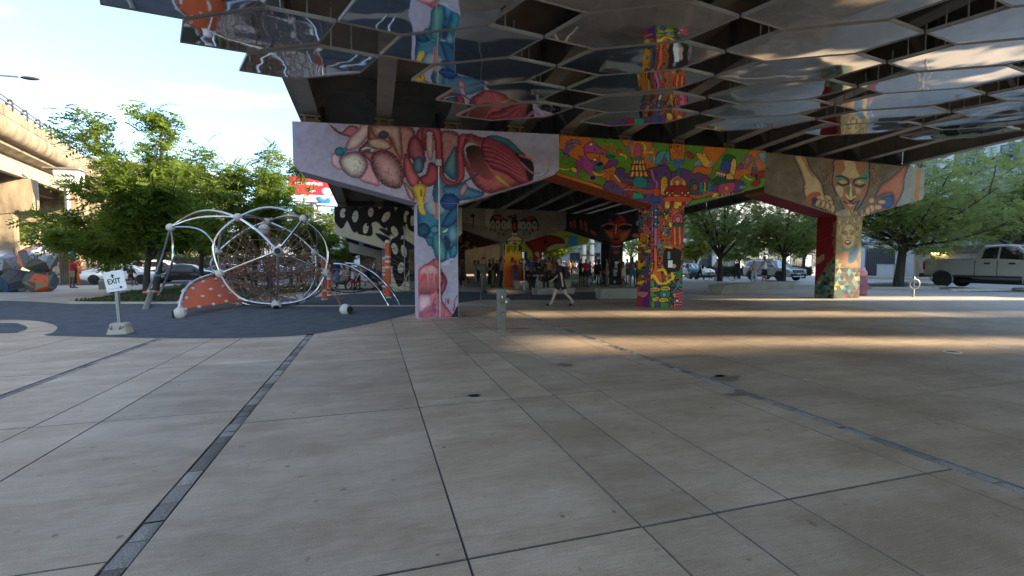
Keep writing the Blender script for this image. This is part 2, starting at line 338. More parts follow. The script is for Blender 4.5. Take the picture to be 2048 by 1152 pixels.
# ------------------------------------------------------------------ paintings
class Painter:
    """colours the vertices of a wall sheet; shapes are measured in a local pixel frame of the wall"""
    def __init__(s, pts): s.P = np.array(pts, float); s.c = np.zeros((len(s.P), 3)); s.fr(0, 0, 1)
    def fr(s, ox, oy, k): s.q = (s.P-np.array((ox, oy)))/k; return s
    def fill(s, col): s.c[:] = lin(col); return s
    def bb(s, pts, pad=0):
        x0, y0 = np.min(pts, 0)-pad; x1, y1 = np.max(pts, 0)+pad
        return np.nonzero((s.q[:, 0] >= x0) & (s.q[:, 0] <= x1) & (s.q[:, 1] >= y0) & (s.q[:, 1] <= y1))[0]
    def inside(s, idx, pts):
        x = s.q[idx, 0]; y = s.q[idx, 1]; r = np.zeros(len(idx), bool); n = len(pts); j = n-1
        for i in range(n):
            xi, yi = pts[i]; xj, yj = pts[j]
            if yi != yj:
                r ^= ((yi > y) != (yj > y)) & (x < (xj-xi)*(y-yi)/(yj-yi)+xi)
            j = i
        return r
    def dist(s, idx, pts, closed=True):
        q = s.q[idx]; d = np.full(len(idx), 1e9); n = len(pts)
        for i in range(n if closed else n-1):
            a = np.array(pts[i]); b = np.array(pts[(i+1) % n]); ab = b-a; l = ab@ab
            t = np.clip(((q-a)@ab)/l, 0, 1) if l > 0 else np.zeros(len(q))
            d = np.minimum(d, np.hypot(*(q-a-t[:, None]*ab).T))
        return d
    def poly(s, pts, col, smooth=True, edge=None, ew=30., line=None, lw=0., grad=None, speck=0.):
        """edge: second colour towards the outline (ew px), line: outline stroke, grad: (colour, (dx,dy)) linear"""
        if smooth: pts = [(p.x, p.y) for p in crv(pts, 6, True)]
        idx = s.bb(pts, lw)
        if not len(idx): return s
        r = s.inside(idx, pts); ii = idx[r]; cc = np.tile(lin(col), (len(ii), 1))
        if len(ii):
            if grad is not None:
                g = (s.q[ii]@np.array(grad[1], float)); g = (g-g.min())/max(1e-6, np.ptp(g)); cc = cc*(1-g[:, None])+lin(grad[0])*g[:, None]
            if edge is not None:
                d = s.dist(ii, pts); t = np.exp(-(d/ew)**2*1.4)
                if speck: t = np.clip(t+np.random.uniform(-speck, speck, len(t)), 0, 1)
                cc = cc*(1-t[:, None])+lin(edge)*t[:, None]
            s.c[ii] = cc
        if line is not None:
            d = s.dist(idx, pts); s.c[idx[d < lw]] = lin(line)
        return s
    def ell(s, cx, cy, rx, ry, col, rot=0, **k):
        a = math.radians(rot); pts = []
        for t in range(24):
            x = rx*math.cos(t*math.pi/12); y = ry*math.sin(t*math.pi/12); pts.append((cx+x*math.cos(a)-y*math.sin(a), cy+x*math.sin(a)+y*math.cos(a)))
        return s.poly(pts, col, False, **k)
    def stroke(s, pts, w, col, smooth=True, line=None, lw=0.):
        if smooth and len(pts) > 2: pts = [(p.x, p.y) for p in crv(pts, 6)]
        idx = s.bb(pts, w+lw)
        if not len(idx): return s
        d = s.dist(idx, pts, False)
        if line is not None: s.c[idx[d < w+lw]] = lin(line)
        s.c[idx[d < w]] = lin(col); return s
    def streak(s, n, x0, x1, y0, y1, ln, w, col, ang=0, sd=1):
        rr = random.Random(sd)
        for _ in range(n):
            x = rr.uniform(x0, x1); y = rr.uniform(y0, y1); l = ln*rr.uniform(.4, 1); s.stroke([(x, y), (x+l*math.sin(ang), y+l*math.cos(ang))], w, col, False)
        return s
    def blotch(s, amp, scale, sd=0):              # uneven paint film
        rr = np.random.RandomState(sd); q = s.q/scale; v = np.zeros(len(q))
        for k in range(5):
            a = rr.uniform(0, 6.28); f = 1.6**k; v += np.sin(q[:, 0]*f*math.cos(a)+q[:, 1]*f*math.sin(a)+rr.uniform(0, 6)+1.5*np.sin(q[:, 1]*f*.7+k))/(k+1.5)
        s.c *= (1+amp*v)[:, None]; s.c = np.clip(s.c, 0, 1); return s
def sheet(name, fx, u0, u1, lo, hi, step, plane, at, parent, paint, m, outx=1):
    """painted sheet on a wall: plane 'y' (u = X) or 'x' (u = Y); lo/hi give its bottom and top edge at u"""
    nu = max(2, int((u1-u0)/step)); us = np.linspace(u0, u1, nu+1); hmax = max(hi(u)-lo(u) for u in us); nv = max(2, int(hmax/step))
    V = []
    for u in us:
        a, b = lo(u), hi(u)
        for k in range(nv+1):
            z = a+(b-a)*k/nv; V.append((u, at, z) if plane == 'y' else (at, u, z))
    V = np.array(V); i = np.arange(nu)[:, None]; k = np.arange(nv)[None, :]; b = i*(nv+1)+k
    F = np.stack([b, b+nv+1, b+nv+2, b+1], -1).reshape(-1, 4)
    if plane == 'x': F = F[:, ::-1]
    me = fast_mesh(name, V, F)
    px = np.array([proj(*v) for v in V]); P = Painter(px); paint(P); P.fr(0, 0, 1)
    at_ = me.color_attributes.new('paint', 'FLOAT_COLOR', 'POINT')
    at_.data.foreach_set('color', np.concatenate([np.clip(P.c, 0, 1), np.ones((len(V), 1))], 1).astype(np.float32).ravel())
    return obj(name, me, m, parent)
M['mural'] = attr_mat('mural_paint')
K = (14, 12, 14)
def paint_animal_cap(P):                          # soft, anatomical animal heads on lavender
    P.fill((172, 163, 182)); k = 280/1744
    P.fr(580, 235, k)
    rs, rd, fl, fd = (178, 92, 104), (92, 30, 44), (224, 200, 190), (120, 72, 76)
    P.poly([(480, 75), (560, 170), (640, 215), (780, 245), (850, 200), (840, 120), (740, 100), (640, 180), (560, 130)], (196, 120, 124), edge=rd, ew=28)
    P.poly([(880, 85), (1040, 85), (1000, 200), (900, 330), (800, 400), (700, 410), (690, 370), (740, 250), (860, 130)], fl, edge=(150, 84, 88), ew=45)
    P.poly([(1000, 80), (1400, 90), (1560, 180), (1500, 480), (1450, 620), (1420, 760), (1250, 820), (1020, 560), (850, 420), (960, 280)], (196, 134, 128), edge=rd, ew=60)
    P.poly([(1020, 95), (1340, 90), (1390, 200), (1400, 540), (1300, 400), (1230, 260), (1050, 240)], (206, 168, 148), edge=(110, 58, 56), ew=60, speck=.12)
    P.ell(1165, 215, 62, 55, (70, 72, 92), edge=(40, 30, 40), ew=20)
    P.poly([(880, 400), (960, 355), (1060, 410), (980, 445)], (236, 224, 220), edge=rd, ew=16); P.ell(965, 408, 50, 22, (96, 112, 124), edge=(50, 60, 74), ew=14)
    P.poly([(900, 430), (1060, 440), (1120, 560), (1010, 560)], (198, 130, 126), edge=rd, ew=40)
    P.ell(1115, 330, 158, 76, (206, 178, 152), 12, edge=(96, 52, 54), ew=34, speck=.25)
    P.poly([(860, 760), (1000, 560), (1120, 840), (1000, 830)], (214, 160, 164), edge=(150, 80, 90), ew=30)
    P.poly([(1020, 460), (1180, 400), (1340, 500), (1420, 680), (1390, 860), (1280, 885), (1130, 810), (1020, 640)], (210, 158, 152), edge=(84, 36, 46), ew=105, speck=.16)
    P.streak(60, 1060, 1400, 600, 840, 60, 2., (150, 92, 92), .1, 4)
    P.poly([(520, 460), (580, 440), (640, 520), (650, 640), (600, 650), (530, 600), (508, 530)], (218, 186, 190), edge=(150, 100, 116), ew=30)
    P.poly([(620, 500), (720, 430), (860, 430), (960, 530), (970, 620), (900, 740), (780, 750), (680, 690), (620, 590)], (232, 220, 206), edge=(112, 66, 78), ew=70, speck=.1)
    P.streak(60, 800, 950, 500, 720, 26, 2.5, (140, 96, 108), .3, 5)
    P.ell(618, 425, 66, 58, (52, 124, 142), edge=(24, 68, 88), ew=26); P.ell(680, 405, 30, 32, (62, 138, 152), edge=(24, 70, 90), ew=14)
    P.stroke([(1180, 170), (1270, 330), (1380, 540), (1470, 660)], 7, (120, 60, 54))
    P.poly([(1400, 780), (1520, 900), (1560, 1030), (1490, 1010), (1440, 900)], (218, 170, 164), edge=rd, ew=34)
    # flower heads
    P.poly([(1560, 240), (1640, 110), (1800, 110), (1760, 200), (1700, 300), (1690, 430), (1640, 330)], (186, 84, 92), edge=rd, ew=40)
    P.poly([(1460, 380), (1490, 270), (1570, 230), (1650, 330), (1690, 500), (1680, 560), (1540, 540), (1470, 460)], rs, edge=rd, ew=60)
    P.poly([(1440, 440), (1520, 560), (1560, 660), (1620, 760), (1580, 860), (1490, 850), (1430, 720), (1410, 560)], (206, 104, 106), edge=rd, ew=44)
    P.poly([(1740, 560), (1690, 700), (1620, 740), (1640, 830), (1740, 860), (1850, 780), (1850, 620)], (178, 76, 88), edge=rd, ew=46)
    P.ell(1600, 590, 72, 112, (112, 134, 150), edge=(44, 62, 84), ew=50)
    P.poly([(1520, 870), (1620, 820), (1700, 870), (1680, 1000), (1660, 1160), (1600, 1090), (1560, 990)], (216, 176, 58), edge=(150, 108, 24), ew=30)
    P.poly([(1630, 890), (1650, 930), (1640, 990), (1620, 940)], (110, 72, 24))
    P.fr(840, 235, k)
    P.poly([(240, 200), (480, 200), (520, 520), (380, 700), (270, 620)], (186, 128, 128), edge=(96, 40, 48), ew=60, speck=.35)
    P.poly([(20, 300), (30, 130), (120, 115), (250, 140), (280, 300), (290, 600), (320, 740), (420, 790), (460, 720), (450, 480), (480, 240), (560, 200), (640, 260), (560, 420), (560, 720), (480, 830), (340, 850), (250, 760), (200, 560), (170, 260), (110, 170), (75, 260)], (196, 84, 92), edge=rd, ew=40)
    P.poly([(80, 230), (160, 230), (165, 440), (130, 540), (75, 400)], (214, 180, 168), edge=(110, 58, 56), ew=24, speck=.2)
    P.ell(118, 205, 36, 30, (172, 163, 182))
    P.poly([(445, 360), (460, 560), (455, 760), (390, 770), (310, 690), (300, 600), (370, 460)], (150, 176, 176), edge=(30, 74, 92), ew=45, grad=((38, 92, 112), (0, 1)))
    P.poly([(530, 350), (600, 200), (760, 240), (1000, 280), (1200, 470), (1380, 620), (1400, 780), (1200, 860), (900, 950), (720, 880), (600, 700), (520, 480)], (192, 96, 100), edge=rd, ew=90, speck=.3)
    P.poly([(545, 380), (600, 305), (690, 320), (740, 380), (640, 380), (580, 470), (640, 640), (570, 520)], (190, 176, 186), edge=(90, 70, 90), ew=12)
    P.poly([(570, 400), (650, 345), (760, 380), (800, 500), (860, 640), (920, 720), (880, 780), (760, 740), (640, 620)], (26, 16, 20), grad=((150, 76, 74), (.6, 1)))
    P.poly([(760, 370), (790, 270), (860, 235), (980, 270), (1200, 420), (1330, 560), (1360, 800), (1240, 820), (1060, 700), (900, 640), (810, 520)], (150, 58, 74), edge=(76, 20, 36), ew=40)
    for q in range(9): P.stroke([(770+q*6, 340+q*28), (900+q*14, 360+q*32), (1090+q*16, 480+q*30), (1270+q*10, 640+q*20)], 3.2, (84, 24, 40) if q % 2 else (206, 110, 118))
    P.poly([(840, 240), (960, 225), (1120, 280), (1240, 400), (1320, 475), (1180, 440), (1060, 340)], (62, 116, 128), edge=(24, 60, 74), ew=24)
    P.poly([(1180, 440), (1380, 530), (1420, 650), (1400, 790), (1330, 730), (1300, 600)], (20, 14, 20))
    P.stroke([(1240, 470), (1390, 520)], 12, (200, 100, 108), False); P.stroke([(1260, 560), (1400, 690), (1490, 690)], 10, (170, 110, 136)); P.stroke([(1430, 740), (1530, 730), (1610, 640)], 4, (140, 100, 130))
    P.poly([(930, 720), (980, 720), (1060, 790), (1140, 870), (1080, 860), (960, 780)], (196, 168, 70), edge=(120, 92, 30), ew=16)
    P.poly([(180, 830), (420, 850), (700, 700), (720, 720), (560, 830), (800, 940), (700, 1010), (480, 1040), (200, 1100)], (78, 128, 156), edge=(28, 66, 100), ew=50)
    P.ell(540, 900, 46, 90, (200, 150, 156), 25, edge=(110, 60, 84), ew=28)
    P.ell(250, 1010, 70, 300, (140, 166, 182), edge=(50, 92, 120), ew=60)
    P.ell(370, 1060, 120, 120, (44, 76, 140), edge=(24, 40, 86), ew=50, speck=.4)
    P.blotch(.05, 40)
def paint_animal_column(P):
    P.fill((172, 163, 182)); k = 110/528; P.fr(820, 400, k)
    P.poly([(60, 20), (140, -30), (470, -30), (475, 200), (440, 300), (470, 420), (400, 560), (300, 600), (240, 500), (150, 380), (75, 330), (70, 180)], (66, 124, 150), edge=(22, 58, 88), ew=40)
    P.poly([(70, 0), (130, 0), (150, 130), (100, 120)], (216, 176, 58))
    P.ell(250, 60, 118, 105, (160, 176, 186), edge=(70, 104, 128), ew=40)
    P.stroke([(245, 0), (250, 90), (258, 170)], 16, (214, 140, 130)); P.stroke([(246, 0), (256, 180)], 4, (180, 90, 90))
    P.ell(380, 30, 90, 70, (44, 80, 146), edge=(26, 44, 96), ew=40, speck=.4)
    P.poly([(300, 250), (380, 100), (470, 60), (475, 160), (400, 250)], (48, 98, 136), edge=(18, 48, 80), ew=34)
    P.ell(130, 290, 68, 70, (34, 84, 110), edge=(12, 36, 58), ew=34); P.ell(240, 285, 50, 45, (104, 150, 164), edge=(30, 70, 96), ew=26)
    P.poly([(300, 310), (340, 280), (390, 265), (370, 300), (330, 315)], (196, 212, 200), line=(16, 44, 66), lw=4)
    P.ell(410, 330, 58, 90, (128, 168, 176), edge=(40, 96, 120), ew=45)
    P.poly([(150, 370), (210, 350), (230, 420), (180, 440)], (58, 116, 132), edge=(20, 60, 84), ew=20)
    P.poly([(220, 330), (280, 320), (340, 420), (360, 540), (310, 600), (250, 560), (215, 440)], (104, 172, 160), edge=(24, 84, 106), ew=46)
    P.poly([(330, 340), (380, 380), (390, 480), (340, 470)], (44, 52, 84)); P.ell(375, 540, 40, 66, (82, 150, 186), edge=(24, 64, 110), ew=26); P.ell(420, 490, 42, 70, (62, 142, 156), 15, edge=(20, 70, 94), ew=30)
    P.poly([(300, 610), (400, 560), (405, 580), (340, 628)], (190, 186, 204))
    P.poly([(80, 680), (180, 600), (240, 560), (290, 590), (300, 660), (350, 740), (355, 820), (320, 900), (310, 960), (380, 1060), (405, 1130), (70, 1140), (80, 900)], (206, 120, 126), edge=(140, 54, 70), ew=30)
    P.poly([(80, 690), (170, 620), (270, 640), (290, 760), (270, 850), (180, 920), (80, 910)], (230, 176, 172), grad=((106, 26, 48), (0, 1)), edge=(196, 74, 84), ew=22)
    P.streak(60, 90, 270, 700, 800, 90, 2.5, (206, 84, 92), 0, 8); P.ell(255, 605, 36, 46, (206, 120, 130), edge=(150, 60, 80), ew=22)
    P.poly([(300, 690), (350, 780), (340, 860), (300, 900), (260, 880), (300, 790)], (176, 84, 104), edge=(76, 20, 44), ew=24)
    P.poly([(85, 920), (200, 920), (190, 1040), (85, 1070)], (226, 190, 192), edge=(186, 120, 136), ew=30); P.poly([(75, 1080), (210, 990), (260, 1020), (240, 1140), (75, 1140)], (172, 84, 110), edge=(206, 150, 164), ew=20, speck=.5)
    P.streak(40, 200, 380, 940, 1080, 60, 2.5, (160, 70, 96), 0, 9)
    P.poly([(470, 1005), (430, 1060), (400, 1140), (475, 1140)], (34, 36, 54)); P.stroke([(462, 910), (430, 960), (424, 1040)], 4, (150, 50, 66)); P.stroke([(424, 1000), (420, 1060)], 8, (186, 60, 76), False)
    P.blotch(.05, 30)
def doodle(P, rr, cx, cy, r, pal):                # one small cartoon monster with black outlines
    k = rr.randrange(8); c = rr.choice(pal); lw = max(2.2, r*.05); W_ = (232, 226, 206)
    if k == 0:
        P.ell(cx, cy, r, r*.8, c, rr.uniform(-40, 40), line=K, lw=lw)
        for q in (-.3, .3): P.ell(cx+q*r, cy-r*.3, r*.2, r*.24, W_, line=K, lw=lw); P.ell(cx+q*r+r*.05, cy-r*.3, r*.08, r*.1, K)
        P.poly([(cx-r*.6, cy+r*.2), (cx, cy+r*.5), (cx+r*.6, cy+r*.2), (cx, cy+r*.2)], K)
        for q in range(-2, 3): P.poly([(cx+q*r*.2-r*.08, cy+r*.22), (cx+q*r*.2+r*.08, cy+r*.22), (cx+q*r*.2, cy+r*.38)], W_, False)
    elif k == 1:
        a = rr.uniform(0, 6.28); pts = [(cx+r*1.1*math.cos(a)*(t/4-1)+r*.5*math.sin(t*1.7), cy+r*1.1*math.sin(a)*(t/4-1)+r*.4*math.cos(t*1.7)) for t in range(9)]; P.stroke(pts, r*.22, c, line=K, lw=lw)
        for p in pts[::2]: P.ell(p[0], p[1], r*.09, r*.09, rr.choice(pal))
    elif k == 2:
        P.poly([(cx-r, cy+r*.6), (cx-r*.8, cy-r*.4), (cx-r*.1, cy-r), (cx+r*.3, cy-r*.4), (cx+r, cy-r*.2), (cx+r*.7, cy+r*.7)], c, line=K, lw=lw); P.ell(cx, cy-r*.4, r*.2, r*.2, W_, line=K, lw=lw); P.ell(cx, cy-r*.4, r*.07, r*.07, K); P.stroke([(cx-r*.5, cy+r*.2), (cx, cy+r*.35), (cx+r*.6, cy+r*.1)], lw, K)
    elif k == 3:
        for q in range(4): P.poly([(cx-r+q*r*.5, cy+r*.8), (cx-r+q*r*.5, cy-r*.6+q % 2*r*.3), (cx-r+(q+1)*r*.5, cy-r*.6+q % 2*r*.3), (cx-r+(q+1)*r*.5, cy+r*.8)], (c if q % 2 else rr.choice(pal)), False, line=K, lw=lw)
        P.poly([(cx-r*1.1, cy-r*.5), (cx, cy-r*1.1), (cx+r*1.1, cy-r*.5)], rr.choice(pal), False, line=K, lw=lw)
    elif k == 4:
        pts = []
        for q in range(12): a = q*math.pi/6; f = r if q % 2 else r*.55; pts.append((cx+f*math.cos(a), cy+f*math.sin(a)))
        P.poly(pts, c, False, line=K, lw=lw); P.ell(cx, cy, r*.28, r*.28, rr.choice(pal), line=K, lw=lw)
    elif k == 5:
        P.poly([(cx-r, cy-r*.3), (cx+r, cy-r*.6), (cx+r*.9, cy+r*.5), (cx-r*.8, cy+r*.6)], c, line=K, lw=lw)
        for q in range(6): P.poly([(cx-r*.8+q*r*.3, cy), (cx-r*.6+q*r*.3, cy), (cx-r*.7+q*r*.3, cy+r*.3)], W_, False, line=K, lw=lw*.6)
        P.ell(cx-r*.5, cy-r*.2, r*.16, r*.16, W_, line=K, lw=lw)
    elif k == 6:
        P.stroke([(cx, cy+r), (cx-r*.1, cy), (cx+r*.1, cy-r*.5)], r*.25, c, line=K, lw=lw)
        for q in (-1, 1): P.stroke([(cx, cy), (cx+q*r*.5, cy-r*.1), (cx+q*r*.9, cy-r*.7)], r*.13, c, line=K, lw=lw)
        P.ell(cx, cy-r*.6, r*.4, r*.34, c, line=K, lw=lw); P.ell(cx, cy-r*.62, r*.15, r*.15, W_, line=K, lw=lw)
    else:
        P.poly([(cx-r, cy+r*.7), (cx-r*.6, cy-r*.2), (cx-r*.7, cy-r), (cx-r*.1, cy-r*.4), (cx+r*.5, cy-r), (cx+r*.5, cy), (cx+r, cy+r*.7), (cx, cy+r*.3)], c, line=K, lw=lw)
        for q in range(3): P.ell(cx-r*.3+q*r*.3, cy, r*.08, r*.08, K)
PAL = [(206, 96, 36), (222, 160, 46), (48, 140, 130), (146, 50, 110), (176, 38, 40), (84, 60, 128), (54, 124, 44), (214, 190, 80), (66, 120, 168), (206, 104, 116), (228, 120, 44), (30, 92, 90)]
def letters(P, txt, x, y, h, w, col, lw):
    Fs = {'B': [[(0, 0), (0, 1)], [(0, 0), (.7, .15), (.7, .4), (0, .5)], [(0, .5), (.85, .62), (.8, .95), (0, 1)]], 'U': [[(0, 0), (0, .8), (.3, 1), (.7, .85), (.75, 0)]], 'N': [[(0, 1), (0, 0), (.75, 1), (.75, 0)]], 'T': [[(0, .05), (.9, .0)], [(.45, 0), (.42, 1)]]}
    for i, ch in enumerate(txt):
        for st in Fs.get(ch, []): P.stroke([(x+i*w+a*w*.66, y+b*h+i*h*.05) for a, b in st], lw, col, False)
def paint_cartoon_cap(P):
    O, Gn, Pu = (204, 112, 32), (94, 140, 34), (96, 64, 116)
    P.fill(Gn); k1 = 220/1584; k2 = 220/1690; rr = random.Random(11)
    def wedge(pts): P.poly(pts, O, False, line=K, lw=4)
    P.fr(1110, 260, k1)
    wedge([(70, 60), (510, 90), (700, 330), (960, 640), (760, 740), (60, 260)]); wedge([(950, 130), (1380, 150), (1480, 380), (1560, 620), (1200, 600)])
    wedge([(20, 610), (720, 820), (700, 870), (0, 690)])
    for q in range(60): P.ell(rr.uniform(80, 1600), rr.uniform(100, 700), 7, 7, (26, 40, 16))
    P.fr(1320, 270, k2)
    wedge([(130, 100), (390, 110), (370, 420), (170, 380)]); wedge([(700, 130), (1050, 180), (820, 480), (480, 620), (620, 320)]); wedge([(1420, 210), (1540, 220), (1640, 200), (1630, 520), (1260, 640), (1180, 720), (1090, 640), (1290, 360)])
    for q in range(60): P.ell(rr.uniform(0, 1640), rr.uniform(200, 800), 7, 7, (26, 40, 16))
    P.poly([(0, 560), (60, 500), (200, 560), (340, 510), (480, 560), (560, 590), (700, 620), (780, 680), (830, 760), (1240, 700), (1260, 850), (900, 930), (500, 1000), (380, 1110), (-160, 1110), (-250, 900), (-200, 640)], Pu, line=K, lw=5)
    P.fr(1110, 260, k1)
    P.poly([(1000, 560), (1050, 640), (1400, 540), (1650, 560), (1650, 1110), (1250, 1110), (1180, 1040), (1000, 980), (860, 900), (700, 850), (720, 770), (830, 700), (870, 590), (930, 540)], Pu, line=K, lw=5)
    for q in range(150): P.ell(rr.uniform(720, 1650), rr.uniform(580, 1080), 9, 9, (44, 24, 66)) if rr.random() < .9 else None
    # left monsters
    pk = (176, 72, 142)
    P.poly([(420, 250), (460, 190), (540, 170), (620, 240), (760, 320), (640, 350), (560, 330), (450, 340), (470, 400), (560, 470), (640, 380), (640, 480), (580, 560), (540, 640), (560, 720), (500, 700), (500, 640), (400, 560), (330, 500), (320, 440), (400, 430), (340, 380), (420, 360)], pk, line=K, lw=5)
    P.ell(520, 210, 26, 20, (230, 224, 204), line=K, lw=4); P.poly([(530, 440), (590, 395), (600, 445)], (230, 224, 204), False, line=K, lw=5); P.ell(545, 690, 45, 38, K, line=pk, lw=8)
    for q in range(7): P.poly([(560+q*24, 270+q*12), (578+q*24, 276+q*12), (566+q*24, 300+q*12)], (230, 224, 204), False, line=K, lw=3)
    for q in range(9): P.stroke([(400, 430+q*16), (330-q*4, 440+q*22), (300+q*6, 480+q*24)], 9, pk, line=K, lw=4)
    P.poly([(560, 540), (600, 480), (680, 480), (700, 560), (640, 600), (590, 590)], (38, 124, 116), line=K, lw=5); P.poly([(600, 490), (670, 460), (690, 500), (620, 520)], K)
    P.poly([(540, 590), (660, 630), (720, 590), (700, 650), (640, 670), (560, 650)], (216, 176, 70), line=K, lw=4)
    for q in range(6): P.stroke([(210+q*14, 170+q*14), (170+q*4, 220+q*22), (130+q*8, 300+q*14), (120+q*20, 380)], 8, (126, 96, 132), line=K, lw=3)
    P.poly([(150, 200), (230, 140), (340, 150), (370, 220), (300, 190), (220, 200)], (126, 96, 132), line=K, lw=4)
    P.stroke([(70, 550), (150, 570), (230, 560)], 12, (222, 190, 80), line=K, lw=4); P.poly([(220, 550), (290, 540), (320, 610), (260, 610)], (222, 190, 80), line=K, lw=4)
    P.stroke([(640, 300), (700, 260), (720, 200), (700, 210), (720, 280), (800, 270), (820, 200), (800, 220), (830, 290), (900, 300)], 9, (214, 84, 40), line=K, lw=3); P.ell(920, 310, 40, 34, (206, 70, 36), line=K, lw=4)
    P.stroke([(940, 350), (1010, 370), (1020, 420)], 11, (222, 190, 80), line=K, lw=4)
    P.poly([(740, 360), (850, 360), (850, 400), (740, 400)], (34, 92, 70), line=K, lw=4); P.poly([(720, 520), (780, 440), (880, 430), (910, 480), (840, 520), (720, 560)], (120, 66, 130), line=K, lw=4)
    # striped tower
    P.poly([(1150, 360), (1160, 220), (1200, 190), (1230, 230), (1240, 370)], (186, 84, 124), line=K, lw=4); P.poly([(1100, 400), (1280, 400), (1270, 440), (1110, 440)], (32, 120, 104), False, line=K, lw=4)
    for a, b, y0, y1 in [(1100, 1310, 440, 500), (1070, 1330, 510, 590), (1050, 1370, 600, 680)]:
        for q in range(9):
            x0 = a+(b-a)*q/9; x1 = a+(b-a)*(q+1)/9; m_ = (a+b)/2; P.poly([(m_+(x0-m_)*.8, y0), (m_+(x1-m_)*.8, y0), (x1, y1), (x0, y1)], (226, 190, 96) if q % 2 else (152, 36, 34), False)
        P.poly([(a-6, y1-8), (b+6, y1-8), (b+6, y1+14), (a-6, y1+14)], (40, 84, 40), False, line=K, lw=3)
    P.stroke([(1090, 330), (1060, 240), (1090, 170)], 14, (66, 110, 168), line=K, lw=3); P.stroke([(1290, 340), (1300, 250), (1250, 180)], 14, (206, 186, 70), line=K, lw=3)
    P.poly([(1420, 420), (1480, 390), (1520, 330), (1580, 320), (1640, 300), (1660, 460), (1560, 500), (1460, 500)], (78, 150, 150), line=K, lw=5); P.stroke([(1430, 400), (1430, 470), (1460, 500)], 9, (222, 214, 150), line=K, lw=3)
    P.stroke([(1360, 380), (1400, 440)], 22, (78, 150, 150), False, K, 4); P.stroke([(1340, 320), (1400, 320)], 12, (222, 190, 80), False, K, 3); P.stroke([(1380, 290), (1430, 260)], 10, (78, 150, 150), False, K, 3)
    P.poly([(1140, 690), (1300, 690), (1320, 820), (1150, 820)], (36, 130, 126), line=K, lw=4)
    P.poly([(1010, 780), (1060, 760), (1110, 800), (1120, 1000), (1020, 900)], (168, 34, 38), line=K, lw=4); P.poly([(1115, 890), (1260, 920), (1280, 990), (1115, 990)], (32, 150, 120), False, line=K, lw=4)
    P.stroke([(820, 680), (950, 790), (1100, 830), (1240, 880), (1400, 890), (1600, 890)], 30, (170, 84, 40), line=K, lw=4); P.stroke([(860, 650), (930, 740)], 12, (222, 200, 110), False, K, 3)
    P.poly([(1000, 850), (1050, 790), (1110, 850)], (196, 60, 40), line=K, lw=4)
    for q in range(6): P.poly([(1000+q*20, 850), (1018+q*20, 850), (1009+q*20, 876)], (230, 224, 204), False, line=K, lw=2)
    P.stroke([(1390, 580), (1430, 720), (1470, 760), (1450, 880)], 12, (196, 110, 150), line=K, lw=3); P.poly([(1400, 960), (1480, 960), (1490, 1040), (1400, 1040)], (36, 84, 140), line=K, lw=4)
    P.poly([(1420, 850), (1500, 850), (1490, 950), (1420, 940)], (206, 70, 36), line=K, lw=4); P.poly([(1530, 690), (1620, 690), (1610, 900), (1530, 900)], (222, 160, 46), line=K, lw=4)
    # centre and right
    P.fr(1320, 270, k2)
    letters(P, 'BUNT', 152, 152, 48, 56, (40, 20, 12), 4)
    for x, y in [(270, 240), (330, 235), (210, 280), (240, 260), (285, 290)]: P.ell(x, y, 12, 18, O, line=K, lw=3)
    P.stroke([(280, 620), (275, 480)], 22, (36, 110, 120), False, K, 4)
    for q in (-2, -1, 0, 1, 2): P.stroke([(275, 500), (275+q*26, 440), (275+q*40, 380)], 14, (58, 112, 168), line=K, lw=3)
    P.poly([(-60, 320), (0, 250), (100, 250), (60, 330), (10, 430), (-80, 450)], (78, 150, 150), line=K, lw=5)
    P.ell(70, 400, 40, 60, (122, 76, 130), line=K, lw=4)
    P.poly([(400, 260), (440, 250), (530, 320), (500, 370), (420, 330)], (152, 34, 38), line=K, lw=4)
    P.poly([(550, 290), (600, 275), (680, 300), (740, 360), (790, 440), (760, 500), (690, 490), (640, 440)], (222, 176, 40), line=K, lw=5); P.ell(675, 310, 26, 20, (230, 224, 204), line=K, lw=4)
    P.poly([(520, 440), (600, 370), (630, 450), (610, 500), (540, 500)], (120, 150, 170), line=K, lw=4); P.stroke([(790, 400), (770, 500)], 18, (150, 156, 160), False, K, 4)
    P.poly([(490, 580), (560, 480), (700, 500), (800, 500), (780, 600), (680, 610), (600, 570), (540, 590)], (206, 112, 40), line=K, lw=4)
    P.poly([(960, 400), (1010, 300), (1150, 330), (1140, 400), (1080, 400)], (24, 92, 50), line=K, lw=5); P.poly([(930, 540), (970, 400), (1080, 410), (1050, 580)], (40, 80, 140), line=K, lw=4)
    P.poly([(1080, 580), (1110, 380), (1170, 400), (1150, 600)], (222, 176, 96), line=K, lw=4); P.poly([(860, 560), (1010, 600), (1010, 690), (870, 640)], (226, 220, 200), False, line=K, lw=4); P.poly([(860, 560), (920, 535), (1060, 580), (1010, 600)], (190, 60, 50), False, line=K, lw=4)
    for q in range(4): P.ell(890+q*34, 620+q*10, 11, 28, (150, 40, 40), line=K, lw=3)
    P.poly([(1015, 600), (1090, 580), (1150, 680), (1020, 690)], (222, 176, 96), False, line=K, lw=4)
    P.poly([(800, 700), (900, 640), (1080, 690), (1190, 680), (1000, 750), (860, 750)], (30, 84, 36), line=K, lw=4)
    P.stroke([(1200, 500), (1290, 430), (1280, 360), (1330, 330), (1400, 340), (1370, 440), (1320, 500)], 22, (120, 110, 120), line=K, lw=4); P.stroke([(1400, 340), (1450, 400)], 22, (120, 110, 120), False, K, 4); P.ell(1240, 490, 50, 40, (170, 54, 120), line=K, lw=4)
    P.poly([(1520, 280), (1620, 280), (1610, 430), (1570, 420), (1520, 340)], (96, 160, 172), line=K, lw=4); P.stroke([(1480, 400), (1580, 370)], 14, (206, 110, 116), False, K, 4)
